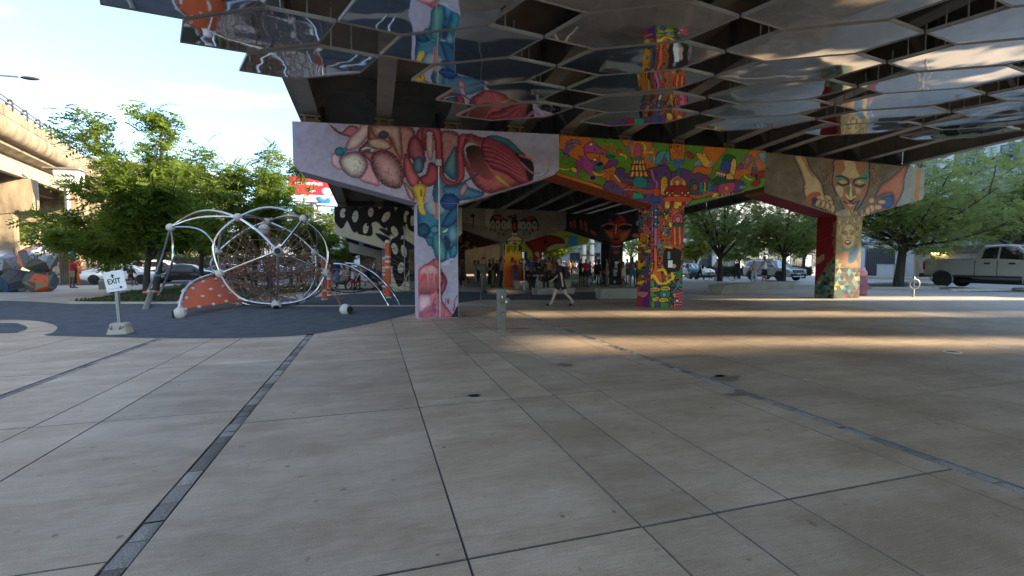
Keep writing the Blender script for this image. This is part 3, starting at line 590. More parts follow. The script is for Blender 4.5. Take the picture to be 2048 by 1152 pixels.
    P.poly([(1410, 580), (1420, 490), (1450, 440), (1490, 490), (1500, 580)], (120, 116, 126), line=K, lw=4)
    for q in range(3): P.stroke([(1418, 500+q*26), (1490, 496+q*26)], 5, K, False)
    P.poly([(1400, 620), (1420, 580), (1500, 570), (1620, 560), (1620, 640), (1540, 660), (1540, 730), (1460, 790), (1390, 760), (1440, 720), (1480, 660)], (158, 36, 38), line=K, lw=5); P.poly([(1460, 620), (1500, 600), (1490, 690)], K)
    P.stroke([(1300, 630), (1370, 680), (1410, 690)], 12, (222, 190, 80), line=K, lw=3)
    P.poly([(910, 770), (1140, 730), (1140, 840), (1080, 890), (920, 910)], (190, 74, 116), line=K, lw=4); P.ell(1025, 820, 36, 40, (222, 140, 50), line=K, lw=4)
    for q in range(4): P.stroke([(950+q*55, 900), (965+q*55, 940)], 8, (222, 190, 110), False, K, 3)
    P.stroke([(860, 960), (1000, 960), (1180, 900), (1280, 880)], 11, (222, 170, 90), line=K, lw=3); P.poly([(1220, 780), (1330, 780), (1280, 830), (1230, 830)], (96, 160, 172), line=K, lw=4)
    P.stroke([(640, 750), (630, 830), (690, 890), (760, 830), (760, 740)], 24, (32, 130, 122), line=K, lw=4); P.stroke([(690, 690), (690, 860)], 14, (206, 150, 60), False, K, 4); P.poly([(640, 680), (740, 680), (720, 720), (660, 720)], (180, 60, 60), line=K, lw=4)
    P.poly([(460, 730), (520, 680), (580, 730), (580, 890), (470, 890)], (34, 92, 60), line=K, lw=4); P.ell(535, 800, 40, 50, (190, 70, 90), line=K, lw=4)
    P.poly([(20, 680), (60, 655), (110, 680), (110, 900), (20, 900)], (224, 168, 48), line=K, lw=4)
    for q in range(14): P.ell(40+q % 3*25, 700+q//3*42, 7, 7, (120, 60, 20))
    P.stroke([(420, 930), (600, 950), (760, 900), (900, 900)], 24, (178, 92, 44), line=K, lw=4); P.poly([(800, 960), (830, 890), (910, 910), (860, 950)], (222, 190, 80), line=K, lw=4)
    P.poly([(150, 780), (170, 690), (270, 630), (370, 690), (400, 780), (390, 1110), (90, 1110), (100, 900)], (226, 186, 60), line=K, lw=5)
    P.stroke([(220, 760), (220, 700), (280, 670), (330, 720), (300, 780)], 20, (196, 84, 124), line=K, lw=4)
    P.poly([(80, 850), (150, 780), (400, 780), (460, 850), (450, 910), (90, 910)], (150, 30, 32), line=K, lw=5)
    for x in (110, 190, 340, 430): P.poly([(x-24, 860), (x+24, 860), (x+20, 980), (x-20, 980)], (150, 30, 32), False, line=K, lw=4); P.ell(x, 890, 17, 12, (230, 224, 204), line=K, lw=3)
    P.poly([(90, 950), (440, 950), (450, 1030), (80, 1030)], (206, 82, 36), line=K, lw=4)
    for q in range(14): P.poly([(95+q*25, 1030), (118+q*25, 1030), (106+q*25, 1064)], (230, 224, 204), False, line=K, lw=2)
    for q in range(3): P.poly([(150+q*90, 1020), (220+q*90, 1020), (220+q*90, 1120), (150+q*90, 1120)], (150, 30, 32) if q % 2 == 0 else (226, 186, 60), False, line=K, lw=3)
    P.poly([(60, 1090), (430, 1090), (430, 1200), (60, 1200)], (150, 30, 32), False)
    P.blotch(.05, 30)
def paint_cartoon_column(P, left=False):
    rr = random.Random(21 if left else 5); P.fr(1260, 400, 120/628)
    P.fill((150, 74, 40))
    x0, x1, y0, y1 = P.q[:, 0].min(), P.q[:, 0].max(), P.q[:, 1].min(), P.q[:, 1].max()
    for q in range(26):
        x = rr.uniform(x0, x1); y = rr.uniform(y0, y1); P.poly([(x-50, y-50), (x+50, y-30), (x+40, y+60), (x-40, y+50)], rr.choice(PAL), line=K, lw=3)
    n = 80 if left else 190
    for q in range(n): doodle(P, rr, rr.uniform(x0, x1), y0+(y1-y0)*((q*.618) % 1), rr.uniform(14, 30), PAL)
    for q in range(4): y = rr.uniform(y0, y1); P.stroke([(x0, y), ((x0+x1)/2, y-20), (x1, y+14)], 10, (172, 84, 38), line=K, lw=3)
    if left:
        P.poly([(100, 340), (180, 380), (160, 460), (100, 420)], (226, 128, 52), False, line=K, lw=4)
        for q in range(3): P.stroke([(100, 360+q*30), (175, 400+q*25)], 4, (170, 70, 30), False)
        P.poly([(70, 960), (130, 960), (130, 1120), (70, 1120)], (176, 50, 46), False); P.poly([(130, 900), (215, 840), (215, 1120), (130, 1120)], (92, 50, 112), False)
        P.poly([(60, 960), (190, 960), (160, 1020), (90, 1010)], (206, 110, 130), line=K, lw=4); return P.blotch(.05, 30)
    P.poly([(245, 0), (290, 0), (285, 290), (250, 290)], (36, 84, 140), False, line=K, lw=4)
    for q in range(4): P.ell(268, 40+q*70, 13, 10, (230, 224, 204), line=K, lw=3)
    P.poly([(250, 290), (285, 290), (280, 480), (250, 480)], (196, 92, 140), False, line=K, lw=4)
    P.poly([(330, 80), (580, 80), (580, 0), (330, 0)], (150, 30, 32), False)
    for q in range(3): P.ell(390+q*95, 35, 36, 60, (226, 186, 60), line=K, lw=4)
    P.poly([(450, 200), (480, 140), (540, 150), (550, 250), (460, 250)], (196, 74, 110), line=K, lw=4); P.ell(500, 205, 30, 34, (222, 110, 130), line=K, lw=4); P.poly([(450, 245), (550, 245), (545, 285), (455, 280)], (30, 80, 40), line=K, lw=4)
    for q in range(5): P.stroke([(440+q*26, 290), (445+q*26, 460)], 10, (222, 130, 60) if q % 2 else (176, 50, 46), False, K, 3)
    P.poly([(360, 540), (400, 510), (480, 505), (525, 540), (528, 640), (515, 720), (440, 760), (380, 760), (355, 660)], (24, 18, 16), line=K, lw=6)
    P.stroke([(340, 500), (420, 470), (520, 500), (560, 470)], 14, (172, 84, 38), line=K, lw=3); P.stroke([(370, 490), (440, 500)], 9, (222, 170, 70), False, K, 3)
    P.ell(455, 690, 32, 24, (196, 160, 140), line=K, lw=3)
    P.poly([(225, 820), (250, 700), (245, 540), (262, 480), (285, 540), (290, 690), (330, 760), (330, 880)], (214, 92, 36), line=K, lw=5)
    P.stroke([(290, 740), (350, 730), (380, 780)], 13, (222, 176, 40), line=K, lw=4)
    P.stroke([(215, 820), (250, 790), (320, 880), (440, 830), (440, 770)], 14, (222, 190, 50), line=K, lw=4)
    P.poly([(218, 840), (300, 880), (320, 1130), (218, 1130)], (92, 50, 112), False); P.poly([(218, 830), (258, 850), (258, 980), (300, 1000), (258, 1060), (258, 1130), (218, 1130)], (56, 150, 56), False, line=K, lw=5)
    P.poly([(310, 890), (420, 890), (420, 1010), (330, 1040), (410, 1080), (410, 1130), (310, 1130)], (44, 130, 50), False, line=K, lw=5)
    for x, y in [(240, 930), (262, 1030), (330, 1040), (350, 920)]:
        P.poly([(x-24, y-10), (x+60, y-14), (x+70, y+24), (x-20, y+30)], (222, 176, 40), line=K, lw=5)
        for q in range(4): P.poly([(x-14+q*18, y+4), (x+q*18, y+4), (x-7+q*18, y+24)], (230, 224, 204), False, line=K, lw=2)
    P.ell(360, 990, 24, 26, (96, 150, 170), line=K, lw=4)
    P.poly([(470, 1000), (580, 890), (580, 1120), (470, 1120)], (150, 36, 40), False)
    for q in range(5): P.stroke([(480, 990+q*26), (580, 960+q*34)], 4, (214, 120, 140), False)
    P.ell(492, 1056, 18, 16, (230, 224, 204), line=K, lw=4)
    for q in range(7): P.ell(440, 860+q*36, 16, 16, (90, 84, 110) if q % 2 else (60, 60, 96), line=K, lw=4)
    P.blotch(.05, 30)
def paint_face_cap(P):
    P.fill((116, 100, 78)).fr(1560, 300, 300/2048).blotch(.16, 60, 3)
    O_, Sk, Gr, Nv = (172, 114, 72), (206, 178, 128), (74, 140, 116), (34, 40, 72)
    P.poly([(1700, 230), (1980, 250), (1970, 680), (1560, 780), (1660, 560)], (138, 140, 124), False); P.poly([(1860, 245), (1930, 250), (1900, 680), (1830, 690)], (170, 118, 62), False)
    for q in range(120):
        rr = random.Random(q); sx = rr.choice((0, 1)); x = rr.uniform(590, 720) if sx == 0 else rr.uniform(1210, 1340); y = rr.uniform(150, 480)
        P.stroke([(x, y), (x+rr.uniform(-26, 26), y+24), (x+rr.uniform(-30, 30), y+54)], 3.2, rr.choice([(134, 92, 52), (96, 62, 36), (160, 118, 70)]))
    P.poly([(760, 130), (1180, 150), (1215, 300), (1220, 440), (1170, 620), (1060, 800), (960, 850), (860, 790), (750, 560), (715, 420), (735, 260)], O_, line=Nv, lw=9)
    P.poly([(880, 150), (1010, 150), (1040, 260), (1080, 360), (1000, 390), (920, 370), (840, 330), (890, 260)], Sk)
    P.poly([(1175, 165), (1205, 300), (1200, 420), (1130, 430), (1090, 360), (1170, 310)], Gr); P.poly([(760, 350), (880, 350), (940, 420), (900, 470), (800, 440)], Gr)
    P.poly([(1010, 400), (1100, 370), (1190, 410), (1140, 460), (1040, 470)], (84, 150, 126))
    for x, w in ((860, 70), (1090, 64)): P.poly([(x-w, 430), (x, 405), (x+w, 445), (x+w*.6, 470), (x-w*.6, 462)], (212, 172, 96), edge=(170, 110, 50), ew=14)
    P.stroke([(770, 360), (850, 360), (930, 410), (940, 470)], 11, Nv); P.stroke([(1000, 470), (1020, 410), (1090, 385), (1180, 390)], 11, Nv)
    P.stroke([(790, 450), (850, 482), (930, 462)], 15, Nv); P.stroke([(1030, 475), (1090, 500), (1150, 475)], 15, Nv)
    P.poly([(760, 500), (860, 510), (850, 640), (800, 610)], Sk); P.poly([(1040, 520), (1110, 540), (1090, 600), (1040, 590)], (206, 160, 120))
    P.poly([(940, 480), (970, 450), (990, 560), (1000, 640), (960, 680), (910, 640)], (190, 140, 80)); P.poly([(905, 520), (950, 500), (940, 610), (915, 600)], (92, 120, 70)); P.poly([(985, 540), (1030, 560), (1020, 620), (990, 610)], (92, 120, 70))
    P.stroke([(968, 470), (966, 640)], 9, (226, 200, 150), False)
    P.stroke([(905, 610), (930, 650), (965, 675), (1000, 650), (1030, 630)], 8, (226, 206, 170)); P.poly([(925, 660), (965, 685), (1020, 650), (990, 710), (950, 720)], (46, 36, 62))
    P.stroke([(870, 700), (950, 745), (1050, 705)], 9, (90, 40, 40)); P.poly([(915, 745), (960, 740), (1005, 750), (960, 770)], (226, 176, 150))
    P.poly([(770, 640), (830, 680), (880, 800), (840, 770)], Gr); P.poly([(1120, 660), (1070, 700), (1010, 830), (1080, 760)], Gr); P.stroke([(820, 690), (880, 800)], 8, Nv, False); P.stroke([(1080, 690), (1010, 830)], 8, Nv, False)
    # arms and hands
    P.poly([(190, 80), (340, 85), (420, 260), (560, 440), (620, 640), (700, 660), (735, 720), (740, 880), (640, 830), (480, 770), (380, 700), (330, 600), (320, 500), (330, 440), (260, 240)], Sk, edge=(150, 108, 60), ew=30, line=Nv, lw=7)
    P.stroke([(300, 90), (400, 280), (450, 360)], 14, (170, 120, 66)); P.poly([(350, 700), (400, 600), (520, 570), (560, 620), (470, 660), (440, 740)], (176, 96, 52)); P.poly([(440, 660), (500, 650), (520, 700), (470, 740), (440, 730)], (44, 50, 84))
    for x, y, a in [(520, 720, 30), (590, 740, 20), (650, 760, 10), (690, 700, -20), (660, 650, -60), (720, 800, 0)]: P.ell(x, y, 34, 62, (206, 176, 126), a, edge=(140, 100, 60), ew=18, line=(90, 60, 40), lw=3)
    P.poly([(1690, 220), (1740, 240), (1700, 380), (1680, 560), (1600, 720), (1560, 780), (1540, 600), (1420, 600), (1340, 640), (1300, 640), (1380, 480), (1520, 380), (1630, 280)], (184, 112, 78), edge=(140, 80, 56), ew=30, line=(70, 60, 90), lw=7)
    P.poly([(1420, 640), (1540, 620), (1530, 760), (1430, 800), (1380, 700)], (62, 84, 130), edge=(40, 50, 90), ew=20)
    for x, y, rx, ry in [(1250, 690, 48, 48), (1330, 780, 70, 42), (1390, 710, 60, 36), (1250, 800, 50, 60), (1200, 830, 40, 60)]: P.ell(x, y, rx, ry, (206, 170, 120), edge=(150, 104, 66), ew=18, line=(84, 60, 84), lw=4)
    P.poly([(760, 860), (900, 810), (960, 860), (960, 960), (760, 960)], (150, 142, 128)); P.streak(30, 760, 1150, 800, 900, 60, 6, (196, 164, 96), .2, 2)
    P.blotch(.07, 40)
def tri_field(P, x0, x1, y0, y1, s, test, rr, dull=1.):
    cols = [(70, 140, 130), (48, 96, 92), (92, 92, 70), (196, 178, 88), (120, 40, 54), (40, 44, 76), (104, 86, 64), (86, 160, 144), (64, 60, 44), (140, 130, 92)]
    h = s*.9; j = 0; y = y0
    while y < y1:
        i = 0; x = x0-s
        while x < x1:
            for up in (0, 1):
                cx = x+(s/2 if up else 0)+(s/2 if j % 2 else 0)
                pts = [(cx-s/2, y+h), (cx+s/2, y+h), (cx, y)] if not up else [(cx-s/2, y), (cx+s/2, y), (cx, y+h)]
                if test(cx, y+h/2): P.poly(pts, tuple(int(c*dull) for c in rr.choice(cols)), False)
            x += s; i += 1
        y += h; j += 1
def paint_face_column(P):
    P.fill((150, 128, 88)).fr(1610, 420, 130/832); rr = random.Random(4); P.blotch(.15, 40, 5)
    for q in range(80):
        x = rr.uniform(405, 710); y = rr.uniform(90, 330)
        if not (480 < x < 650 and y > 180): P.stroke([(x, y), (x+rr.uniform(-20, 20), y+24), (x+rr.uniform(-24, 24), y+48)], 4, rr.choice([(206, 176, 110), (120, 92, 52), (176, 140, 80)]))
    P.poly([(455, 330), (500, 200), (580, 170), (640, 220), (660, 350), (650, 430), (600, 510), (540, 520), (480, 460)], (204, 170, 112), edge=(150, 110, 66), ew=24)
    P.poly([(500, 500), (600, 500), (640, 560), (690, 650), (690, 740), (540, 750), (440, 690), (450, 560)], (176, 132, 92), edge=(130, 90, 64), ew=30)
    P.poly([(560, 540), (650, 440), (690, 500), (650, 640), (560, 680)], (66, 92, 120), edge=(90, 120, 110), ew=20); P.poly([(440, 560), (500, 540), (500, 640), (450, 620)], (186, 110, 86))
    P.stroke([(478, 290), (505, 268), (535, 280)], 6, (80, 50, 36)); P.stroke([(570, 270), (600, 262), (630, 285)], 6, (80, 50, 36)); P.ell(508, 300, 22, 13, (120, 140, 130), line=(70, 44, 34), lw=4); P.ell(600, 302, 22, 13, (120, 140, 130), line=(70, 44, 34), lw=4)
    P.stroke([(550, 290), (535, 350), (560, 365), (590, 350)], 6, (150, 96, 60)); P.ell(547, 415, 40, 26, (150, 60, 54), line=(96, 40, 36), lw=5); P.ell(547, 408, 26, 10, (226, 214, 190))
    P.poly([(470, 460), (540, 500), (630, 450), (600, 520), (520, 530)], (96, 132, 96)); P.ell(480, 390, 16, 30, (196, 120, 84))
    tri_field(P, 380, 700, 630, 1140, 62, lambda x, y: y > 745 or (x < 470 and y > 640), rr)
    P.blotch(.05, 30)
def paint_face_side(P):
    P.fill((122, 22, 34)).fr(1610, 420, 130/832); rr = random.Random(6)
    for q in range(26): x = rr.uniform(90, 400); y = rr.uniform(60, 560); P.stroke([(x, y), (x-40, y+60), (x-90, y+110)], 4, rr.choice([(96, 14, 26), (146, 34, 44)]))
    P.poly([(390, 560), (405, 1140), (60, 1140), (120, 960), (250, 760)], (112, 100, 74), False)
    P.poly([(90, 650), (250, 555), (240, 640), (170, 690), (90, 705)], (150, 120, 92), False); P.poly([(180, 740), (360, 500), (370, 540), (280, 680), (150, 860), (100, 980)], (112, 24, 34), False); P.poly([(90, 900), (130, 780), (120, 900), (70, 1060)], (130, 104, 80), False)
    for q in range(24): x = rr.uniform(360, 405); y = rr.uniform(120, 520); P.stroke([(x, y), (x-16, y+20), (x-4, y+44)], 4, (150, 116, 66))
    tri_field(P, 120, 405, 630, 1100, 62, lambda x, y: x > 400-(y-560)*.62 and x > 140, rr, .82)
    P.blotch(.05, 30)
def paint_women(P):                               # black hair, cream faces
    P.fill((206, 196, 172)).fr(660, 400, 190/1094); B, Wt = (34, 28, 30), (214, 206, 186)
    def lady(cx, cy, rx, ry, rot, hair):
        hx, hy = sum(q[0] for q in hair)/len(hair), sum(q[1] for q in hair)/len(hair); P.poly([(hx+(x-hx)*1.28, hy+(y-hy)*1.25) for x, y in hair], B)
        if True: rx, ry = rx*.80, ry*.84; P.ell(cx, cy, rx, ry, Wt, rot)
        a = math.radians(rot)
        for q in (-.35, .3): P.stroke([(cx+q*rx-8, cy-ry*.15), (cx+q*rx+8, cy-ry*.12)], 2.2, (60, 50, 50), False)
        P.stroke([(cx-6, cy+ry*.45), (cx+8, cy+ry*.42)], 2.5, (120, 60, 60), False); P.stroke([(cx+2, cy-4), (cx+6, cy+ry*.2)], 1.6, (120, 110, 100), False)
    P.poly([(60, 200), (110, 240), (130, 300), (65, 290)], (190, 180, 190)); P.poly([(140, 300), (180, 250), (260, 320), (150, 310)], Wt)
    lady(150, 150, 42, 66, 8, [(65, 75), (190, 75), (200, 160), (180, 230), (130, 300), (60, 200)])
    lady(292, 190, 44, 80, 8, [(200, 130), (240, 90), (310, 95), (355, 170), (340, 250), (280, 340), (220, 240), (190, 170)])
    lady(470, 140, 36, 66, 6, [(370, 100), (400, 70), (510, 75), (540, 130), (520, 190), (440, 240), (360, 200)])
    lady(410, 330, 38, 70, 8, [(330, 300), (370, 240), (430, 240), (465, 290), (460, 390), (340, 370)])
    lady(645, 195, 46, 80, 35, [(460, 280), (520, 180), (620, 90), (700, 95), (725, 160), (700, 240), (610, 310), (540, 260)])
    P.poly([(480, 290), (520, 250), (560, 270), (610, 320), (700, 390), (690, 430), (560, 390)], Wt)
    lady(880, 190, 40, 80, 6, [(740, 230), (800, 100), (860, 80), (930, 130), (935, 230), (880, 290), (800, 300)])
    P.poly([(870, 300), (910, 280), (970, 360), (960, 420)], Wt)
    lady(950, 240, 32, 70, 0, [(900, 210), (950, 140), (1010, 140), (1010, 330), (920, 320)])
    lady(742, 360, 44, 74, -25, [(680, 330), (700, 280), (770, 275), (820, 330), (830, 460), (760, 470), (690, 420)])
    P.poly([(640, 400), (700, 400), (790, 460), (700, 480), (660, 440)], Wt); P.poly([(820, 420), (860, 400), (900, 430), (900, 500), (830, 490)], Wt)
    lady(745, 560, 42, 80, -15, [(700, 520), (740, 460), (800, 480), (810, 600), (770, 680), (700, 640)])
    lady(850, 590, 40, 90, -12, [(800, 500), (870, 480), (910, 560), (900, 660), (860, 710), (810, 600)])
    P.poly([(690, 650), (720, 680), (760, 740), (700, 760)], B); P.poly([(560, 330), (640, 340), (700, 420), (640, 400)], B); P.poly([(520, 380), (660, 420), (700, 470), (690, 520), (600, 470)], B)
    lady(818, 780, 46, 76, 10, [(740, 790), (770, 710), (840, 680), (890, 750), (870, 850), (800, 960), (750, 870)])
    P.stroke([(465, 280), (480, 380)], 3, B); P.poly([(900, 480), (1000, 560), (990, 640), (900, 560)], (44, 38, 50)); P.poly([(880, 900), (910, 860), (900, 940)], B)
    P.blotch(.04, 30)
def paint_thunder(P):                             # dark bird with spread wings on raw concrete
    P.fill((116, 103, 86)).fr(900, 410, 240/1843).blotch(.14, 90, 4); B, Rd = (18, 16, 16), (170, 44, 50)
    P.poly([(140, 60), (520, 60), (560, 200), (540, 330), (300, 280), (140, 260)], (150, 138, 118), False, grad=((126, 114, 96), (1, 0)))
    P.poly([(540, 60), (680, 60), (640, 200), (600, 360), (540, 300)], (158, 148, 124), False); P.ell(352, 165, 30, 32, (40, 26, 26)); P.stroke([(352, 160), (358, 350)], 8, (56, 34, 30), False)
    P.poly([(615, 300), (615, 220), (660, 160), (760, 150), (860, 220), (950, 240), (1060, 240), (1160, 200), (1250, 170), (1320, 200), (1360, 300), (1350, 330), (1270, 300), (1170, 300), (1060, 280), (940, 290), (780, 290), (690, 320), (620, 320)], B)
    for x in (655, 738, 826, 906): P.ell(x, 300, 38, 70, (142, 132, 114))
    for x in (1072, 1130, 1210, 1300): P.ell(x, 310, 36, 66, (142, 132, 114))
    P.ell(740, 195, 72, 24, Rd, 10); P.ell(1225, 210, 64, 20, Rd, -12)
    for x, y in [(652, 300), (735, 300), (823, 310), (1125, 320), (1206, 320), (1300, 305), (630, 370), (690, 390), (790, 375), (745, 440), (826, 450), (1180, 385), (1270, 385), (1352, 375), (1140, 450), (1222, 440)]: P.poly([(x, y-30), (x+12, y+8), (x, y+20), (x-12, y+8)], B)
    P.poly([(950, 300), (950, 200), (975, 155), (1010, 155), (1025, 200), (1040, 320), (1030, 400), (1000, 460), (965, 420)], B); P.poly([(890, 170), (960, 160), (970, 190), (900, 186)], B); P.stroke([(900, 206), (960, 200)], 8, B, False); P.ell(975, 178, 9, 9, (220, 190, 120))
    P.ell(990, 330, 26, 56, Rd); P.stroke([(960, 380), (880, 385), (860, 410)], 5, B); P.stroke([(1030, 380), (1130, 380), (1150, 410)], 5, B)
    for a in range(5): P.stroke([(920+a*40, 140), (880+a*55, 80)], 4, (158, 120, 80), False)
    P.ell(992, 565, 126, 96, B); P.ell(992, 562, 112, 82, (196, 166, 116))
    P.poly([(872, 600), (880, 560), (930, 545), (990, 580), (1050, 545), (1110, 560), (1114, 600)], B); P.ell(930, 580, 40, 22, (196, 166, 116)); P.ell(1052, 580, 40, 22, (196, 166, 116)); P.ell(992, 550, 26, 16, Rd)
    for x in (972, 1010): P.ell(x, 448, 18, 18, (214, 190, 110))
    i = np.nonzero((P.q[:, 1] > 602) & (P.q[:, 0] > 815) & (P.q[:, 0] < 1120))[0]
    g = np.clip((P.q[i, 1]-602)/380, 0, 1)[:, None]; P.c[i] = lin((196, 186, 44))*(1-np.clip(g*1.8, 0, 1))+np.clip(g*1.8, 0, 1)*(lin((232, 170, 36))*(1-g**2)+lin((214, 96, 36))*g**2)
    P.streak(40, 830, 1110, 590, 640, 120, 4, (40, 34, 20), 0, 3)
    for q in (0, 1, 2): P.ell(832, 640+q*110, 8, 40, B)
    P.poly([(930, 830), (960, 800), (985, 830), (975, 880), (935, 880)], (160, 30, 34)); P.ell(1090, 870, 32, 34, (60, 40, 60)); P.ell(1090, 866, 16, 16, (206, 196, 186))
    P.blotch(.04, 30)
def paint_mask(P):                                # red face on black
    P.fill((30, 27, 30)).fr(1120, 410, 180/1382).blotch(.2, 40, 2); Rd, Or, Dk = (168, 54, 44), (190, 108, 44), (20, 16, 18)
    for x, y, h in [(168, 300, 62), (225, 290, 82), (325, 300, 90), (398, 330, 95)]: P.ell(x, y, 24, h, (186, 92, 60), -8, edge=(110, 44, 36), ew=16); P.stroke([(x-18, y), (x+18, y+4)], 4, (110, 40, 34), False)
    P.poly([(450, 370), (500, 390), (565, 440), (550, 470), (480, 440)], (176, 90, 58), edge=(110, 50, 36), ew=16)
    P.poly([(740, 200), (800, 170), (960, 170), (1030, 250), (1110, 310), (1080, 420), (1000, 540), (940, 600), (800, 600), (740, 500), (660, 380), (700, 290)], Rd, edge=(70, 22, 24), ew=50)
    P.poly([(760, 180), (860, 150), (840, 260)], (40, 24, 26)); P.poly([(880, 160), (960, 160), (1030, 260), (930, 270)], (190, 60, 48), edge=(100, 30, 30), ew=20)
    P.poly([(680, 360), (760, 400), (830, 420), (820, 520), (760, 500), (700, 420)], Or, edge=(120, 56, 30), ew=26, speck=.3); P.poly([(920, 430), (1010, 400), (1090, 370), (1060, 460), (980, 560), (920, 540)], Or, edge=(120, 56, 30), ew=26, speck=.3)
    P.poly([(640, 330), (740, 300), (820, 320), (800, 370), (720, 380)], Dk); P.poly([(900, 340), (980, 310), (1090, 320), (1060, 370), (960, 390)], Dk)
    P.stroke([(640, 330), (730, 290), (820, 300)], 8, (206, 130, 70)); P.stroke([(905, 320), (980, 290), (1100, 310)], 8, (206, 130, 70))
    P.poly([(840, 280), (880, 280), (900, 480), (860, 520), (815, 490)], (176, 52, 46), edge=(110, 30, 32), ew=16); P.stroke([(862, 300), (858, 440)], 7, (230, 170, 150), False); P.ell(860, 525, 50, 20, (40, 18, 22))
    P.poly([(770, 610), (850, 585), (960, 600), (980, 640), (860, 660), (780, 640)], (60, 24, 34)); P.stroke([(800, 635), (870, 640), (930, 630)], 8, (196, 140, 140)); P.ell(860, 680, 70, 24, (90, 36, 48)); P.ell(862, 725, 62, 42, (150, 60, 54), edge=(60, 26, 30), ew=26)
    P.ell(1190, 280, 22, 38, (150, 160, 160)); P.ell(1160, 470, 50, 34, (196, 96, 86)); P.ell(845, 1000, 70, 60, (140, 80, 100), edge=(60, 30, 44), ew=30)
    P.blotch(.05, 30)
def paint_purple(P):
    P.fill((26, 20, 34)).fr(660, 400, 190/1094)
    P.ell(240, 378, 22, 22, (120, 120, 170)); P.ell(310, 410, 46, 60, (70, 44, 92))
    for a in range(4): P.stroke([(320+a*16, 400), (345+a*12, 520)], 6, (96, 150, 200), False)
    for s_, c in ((1., (112, 74, 140)), (.6, (180, 84, 110)), (.3, (112, 74, 140))):
        P.stroke([(460-80*s_, 400), (480, 380+40*(1-s_)), (500+40*s_, 440), (440, 500-40*(1-s_)), (460-80*s_, 400)], 6, c, False)
    for y in (470, 500, 530): P.stroke([(470, y), (560, y-8+(y-470)*.3)], 6, (96, 64, 130), False)
    P.poly([(570, 440), (640, 440), (640, 560), (570, 540)], (70, 90, 130)); P.stroke([(560, 560), (605, 470), (650, 560)], 7, (26, 20, 34), False)
    i = np.nonzero((P.q[:, 0] > 590) & (P.q[:, 1] > 575))[0]; P.c[i] = lin((150, 166, 190))
    i = np.nonzero((P.q[:, 0] > 590) & (P.q[:, 1] > 760))[0]; P.c[i] = lin((70, 120, 160))
def paint_brown(P):
    P.fill((116, 66, 44)).fr(900, 410, 240/1843); rr = random.Random(9)
    for q in range(70):
        x = rr.uniform(130, 820); y = rr.uniform(380, 1150); r = rr.uniform(30, 90)
        P.ell(x, y, r, r*rr.uniform(.4, 1), rr.choice([(176, 112, 74), (140, 78, 54), (196, 140, 96), (90, 46, 34)]), rr.uniform(0, 180), edge=(56, 26, 20), ew=r*.4, line=(50, 24, 18), lw=4)
    for q in range(22): x = rr.uniform(130, 800); y = rr.uniform(400, 1100); P.stroke([(x, y), (x+50, y-30), (x+110, y-10), (x+130, y+50)], 7, rr.choice([(206, 160, 116), (70, 34, 26)]))
def paint_drape(P):
    P.fill((186, 190, 70)).fr(900, 410, 240/1843)
    P.poly([(1800, 480), (1960, 470), (1960, 700), (1700, 680)], (70, 160, 196), False); P.poly([(1480, 640), (1640, 560), (1830, 470), (1790, 660), (1600, 700), (1500, 780)], (186, 192, 110), edge=(120, 126, 60), ew=26)
    P.poly([(1140, 520), (1320, 480), (1520, 460), (1700, 500), (1770, 590), (1620, 600), (1480, 680), (1480, 880), (1460, 1150), (1300, 1150), (1270, 760), (1200, 640)], (176, 34, 38), edge=(110, 18, 24), ew=40)
    for q in range(14): P.stroke([(1180+q*24, 520+q*6), (1300+q*12, 640+q*20), (1330+q*9, 800+q*20)], 5, (120, 20, 26) if q % 2 else (206, 64, 60))
    P.ell(1465, 575, 26, 40, (60, 14, 20)); P.poly([(1300, 740), (1365, 720), (1360, 800)], (196, 190, 110)); P.poly([(1420, 840), (1490, 830), (1480, 900), (1430, 890)], (214, 200, 150))
def paint_orange_pier(P):
    P.fill((196, 170, 130)).fr(0, 430, 200/1213)
    P.poly([(900, 600), (1000, 570), (1030, 900), (930, 900)], (214, 110, 48)); P.poly([(820, 420), (930, 430), (930, 560), (830, 500)], (60, 120, 160), False); P.poly([(830, 500), (935, 580), (935, 900), (820, 900)], (60, 30, 34), False); P.stroke([(830, 540), (930, 575)], 8, (206, 90, 50), False)
# ------------------------------------------------------------------ the overpass
def captop(X):
    pts = [(-3, 5.26), (-1.93, 5.27), (5.7, 5.50), (5.9, 5.72), (14.3, 5.76), (15.3, 6.05), (24.6, 5.94), (30, 5.9)]
    for (a, u), (b, v) in zip(pts[:-1], pts[1:]):
        if a <= X <= b: return u+(v-u)*(X-a)/(b-a)
    return pts[0][1] if X < 0 else pts[-1][1]
def drop(Y): return .056*(Y-13.9) if Y < 27.2 else .745+.033*(Y-27.2)
def botz(X, Y): return captop(X)+.28-drop(Y)
def skew(X): return .105*(X-1.8) if X < 15 else 2.0-.0*(X-19)
BENT = lambda X, k: 13.9+13.3*k+(0 if X < 5.7 else .8 if X < 14.9 else 2.0)
GX = [-1.52, .38, 2.29, 4.21, 6.25, 8.42, 10.57, 12.77, 14.75, 16.3, 18.65, 21.2, 23.85]
over = thing('overpass', 'long grey steel girder bridge deck passing overhead on the mural painted piers', 'bridge', (0, 0, 0))
DEPTH = 1.15
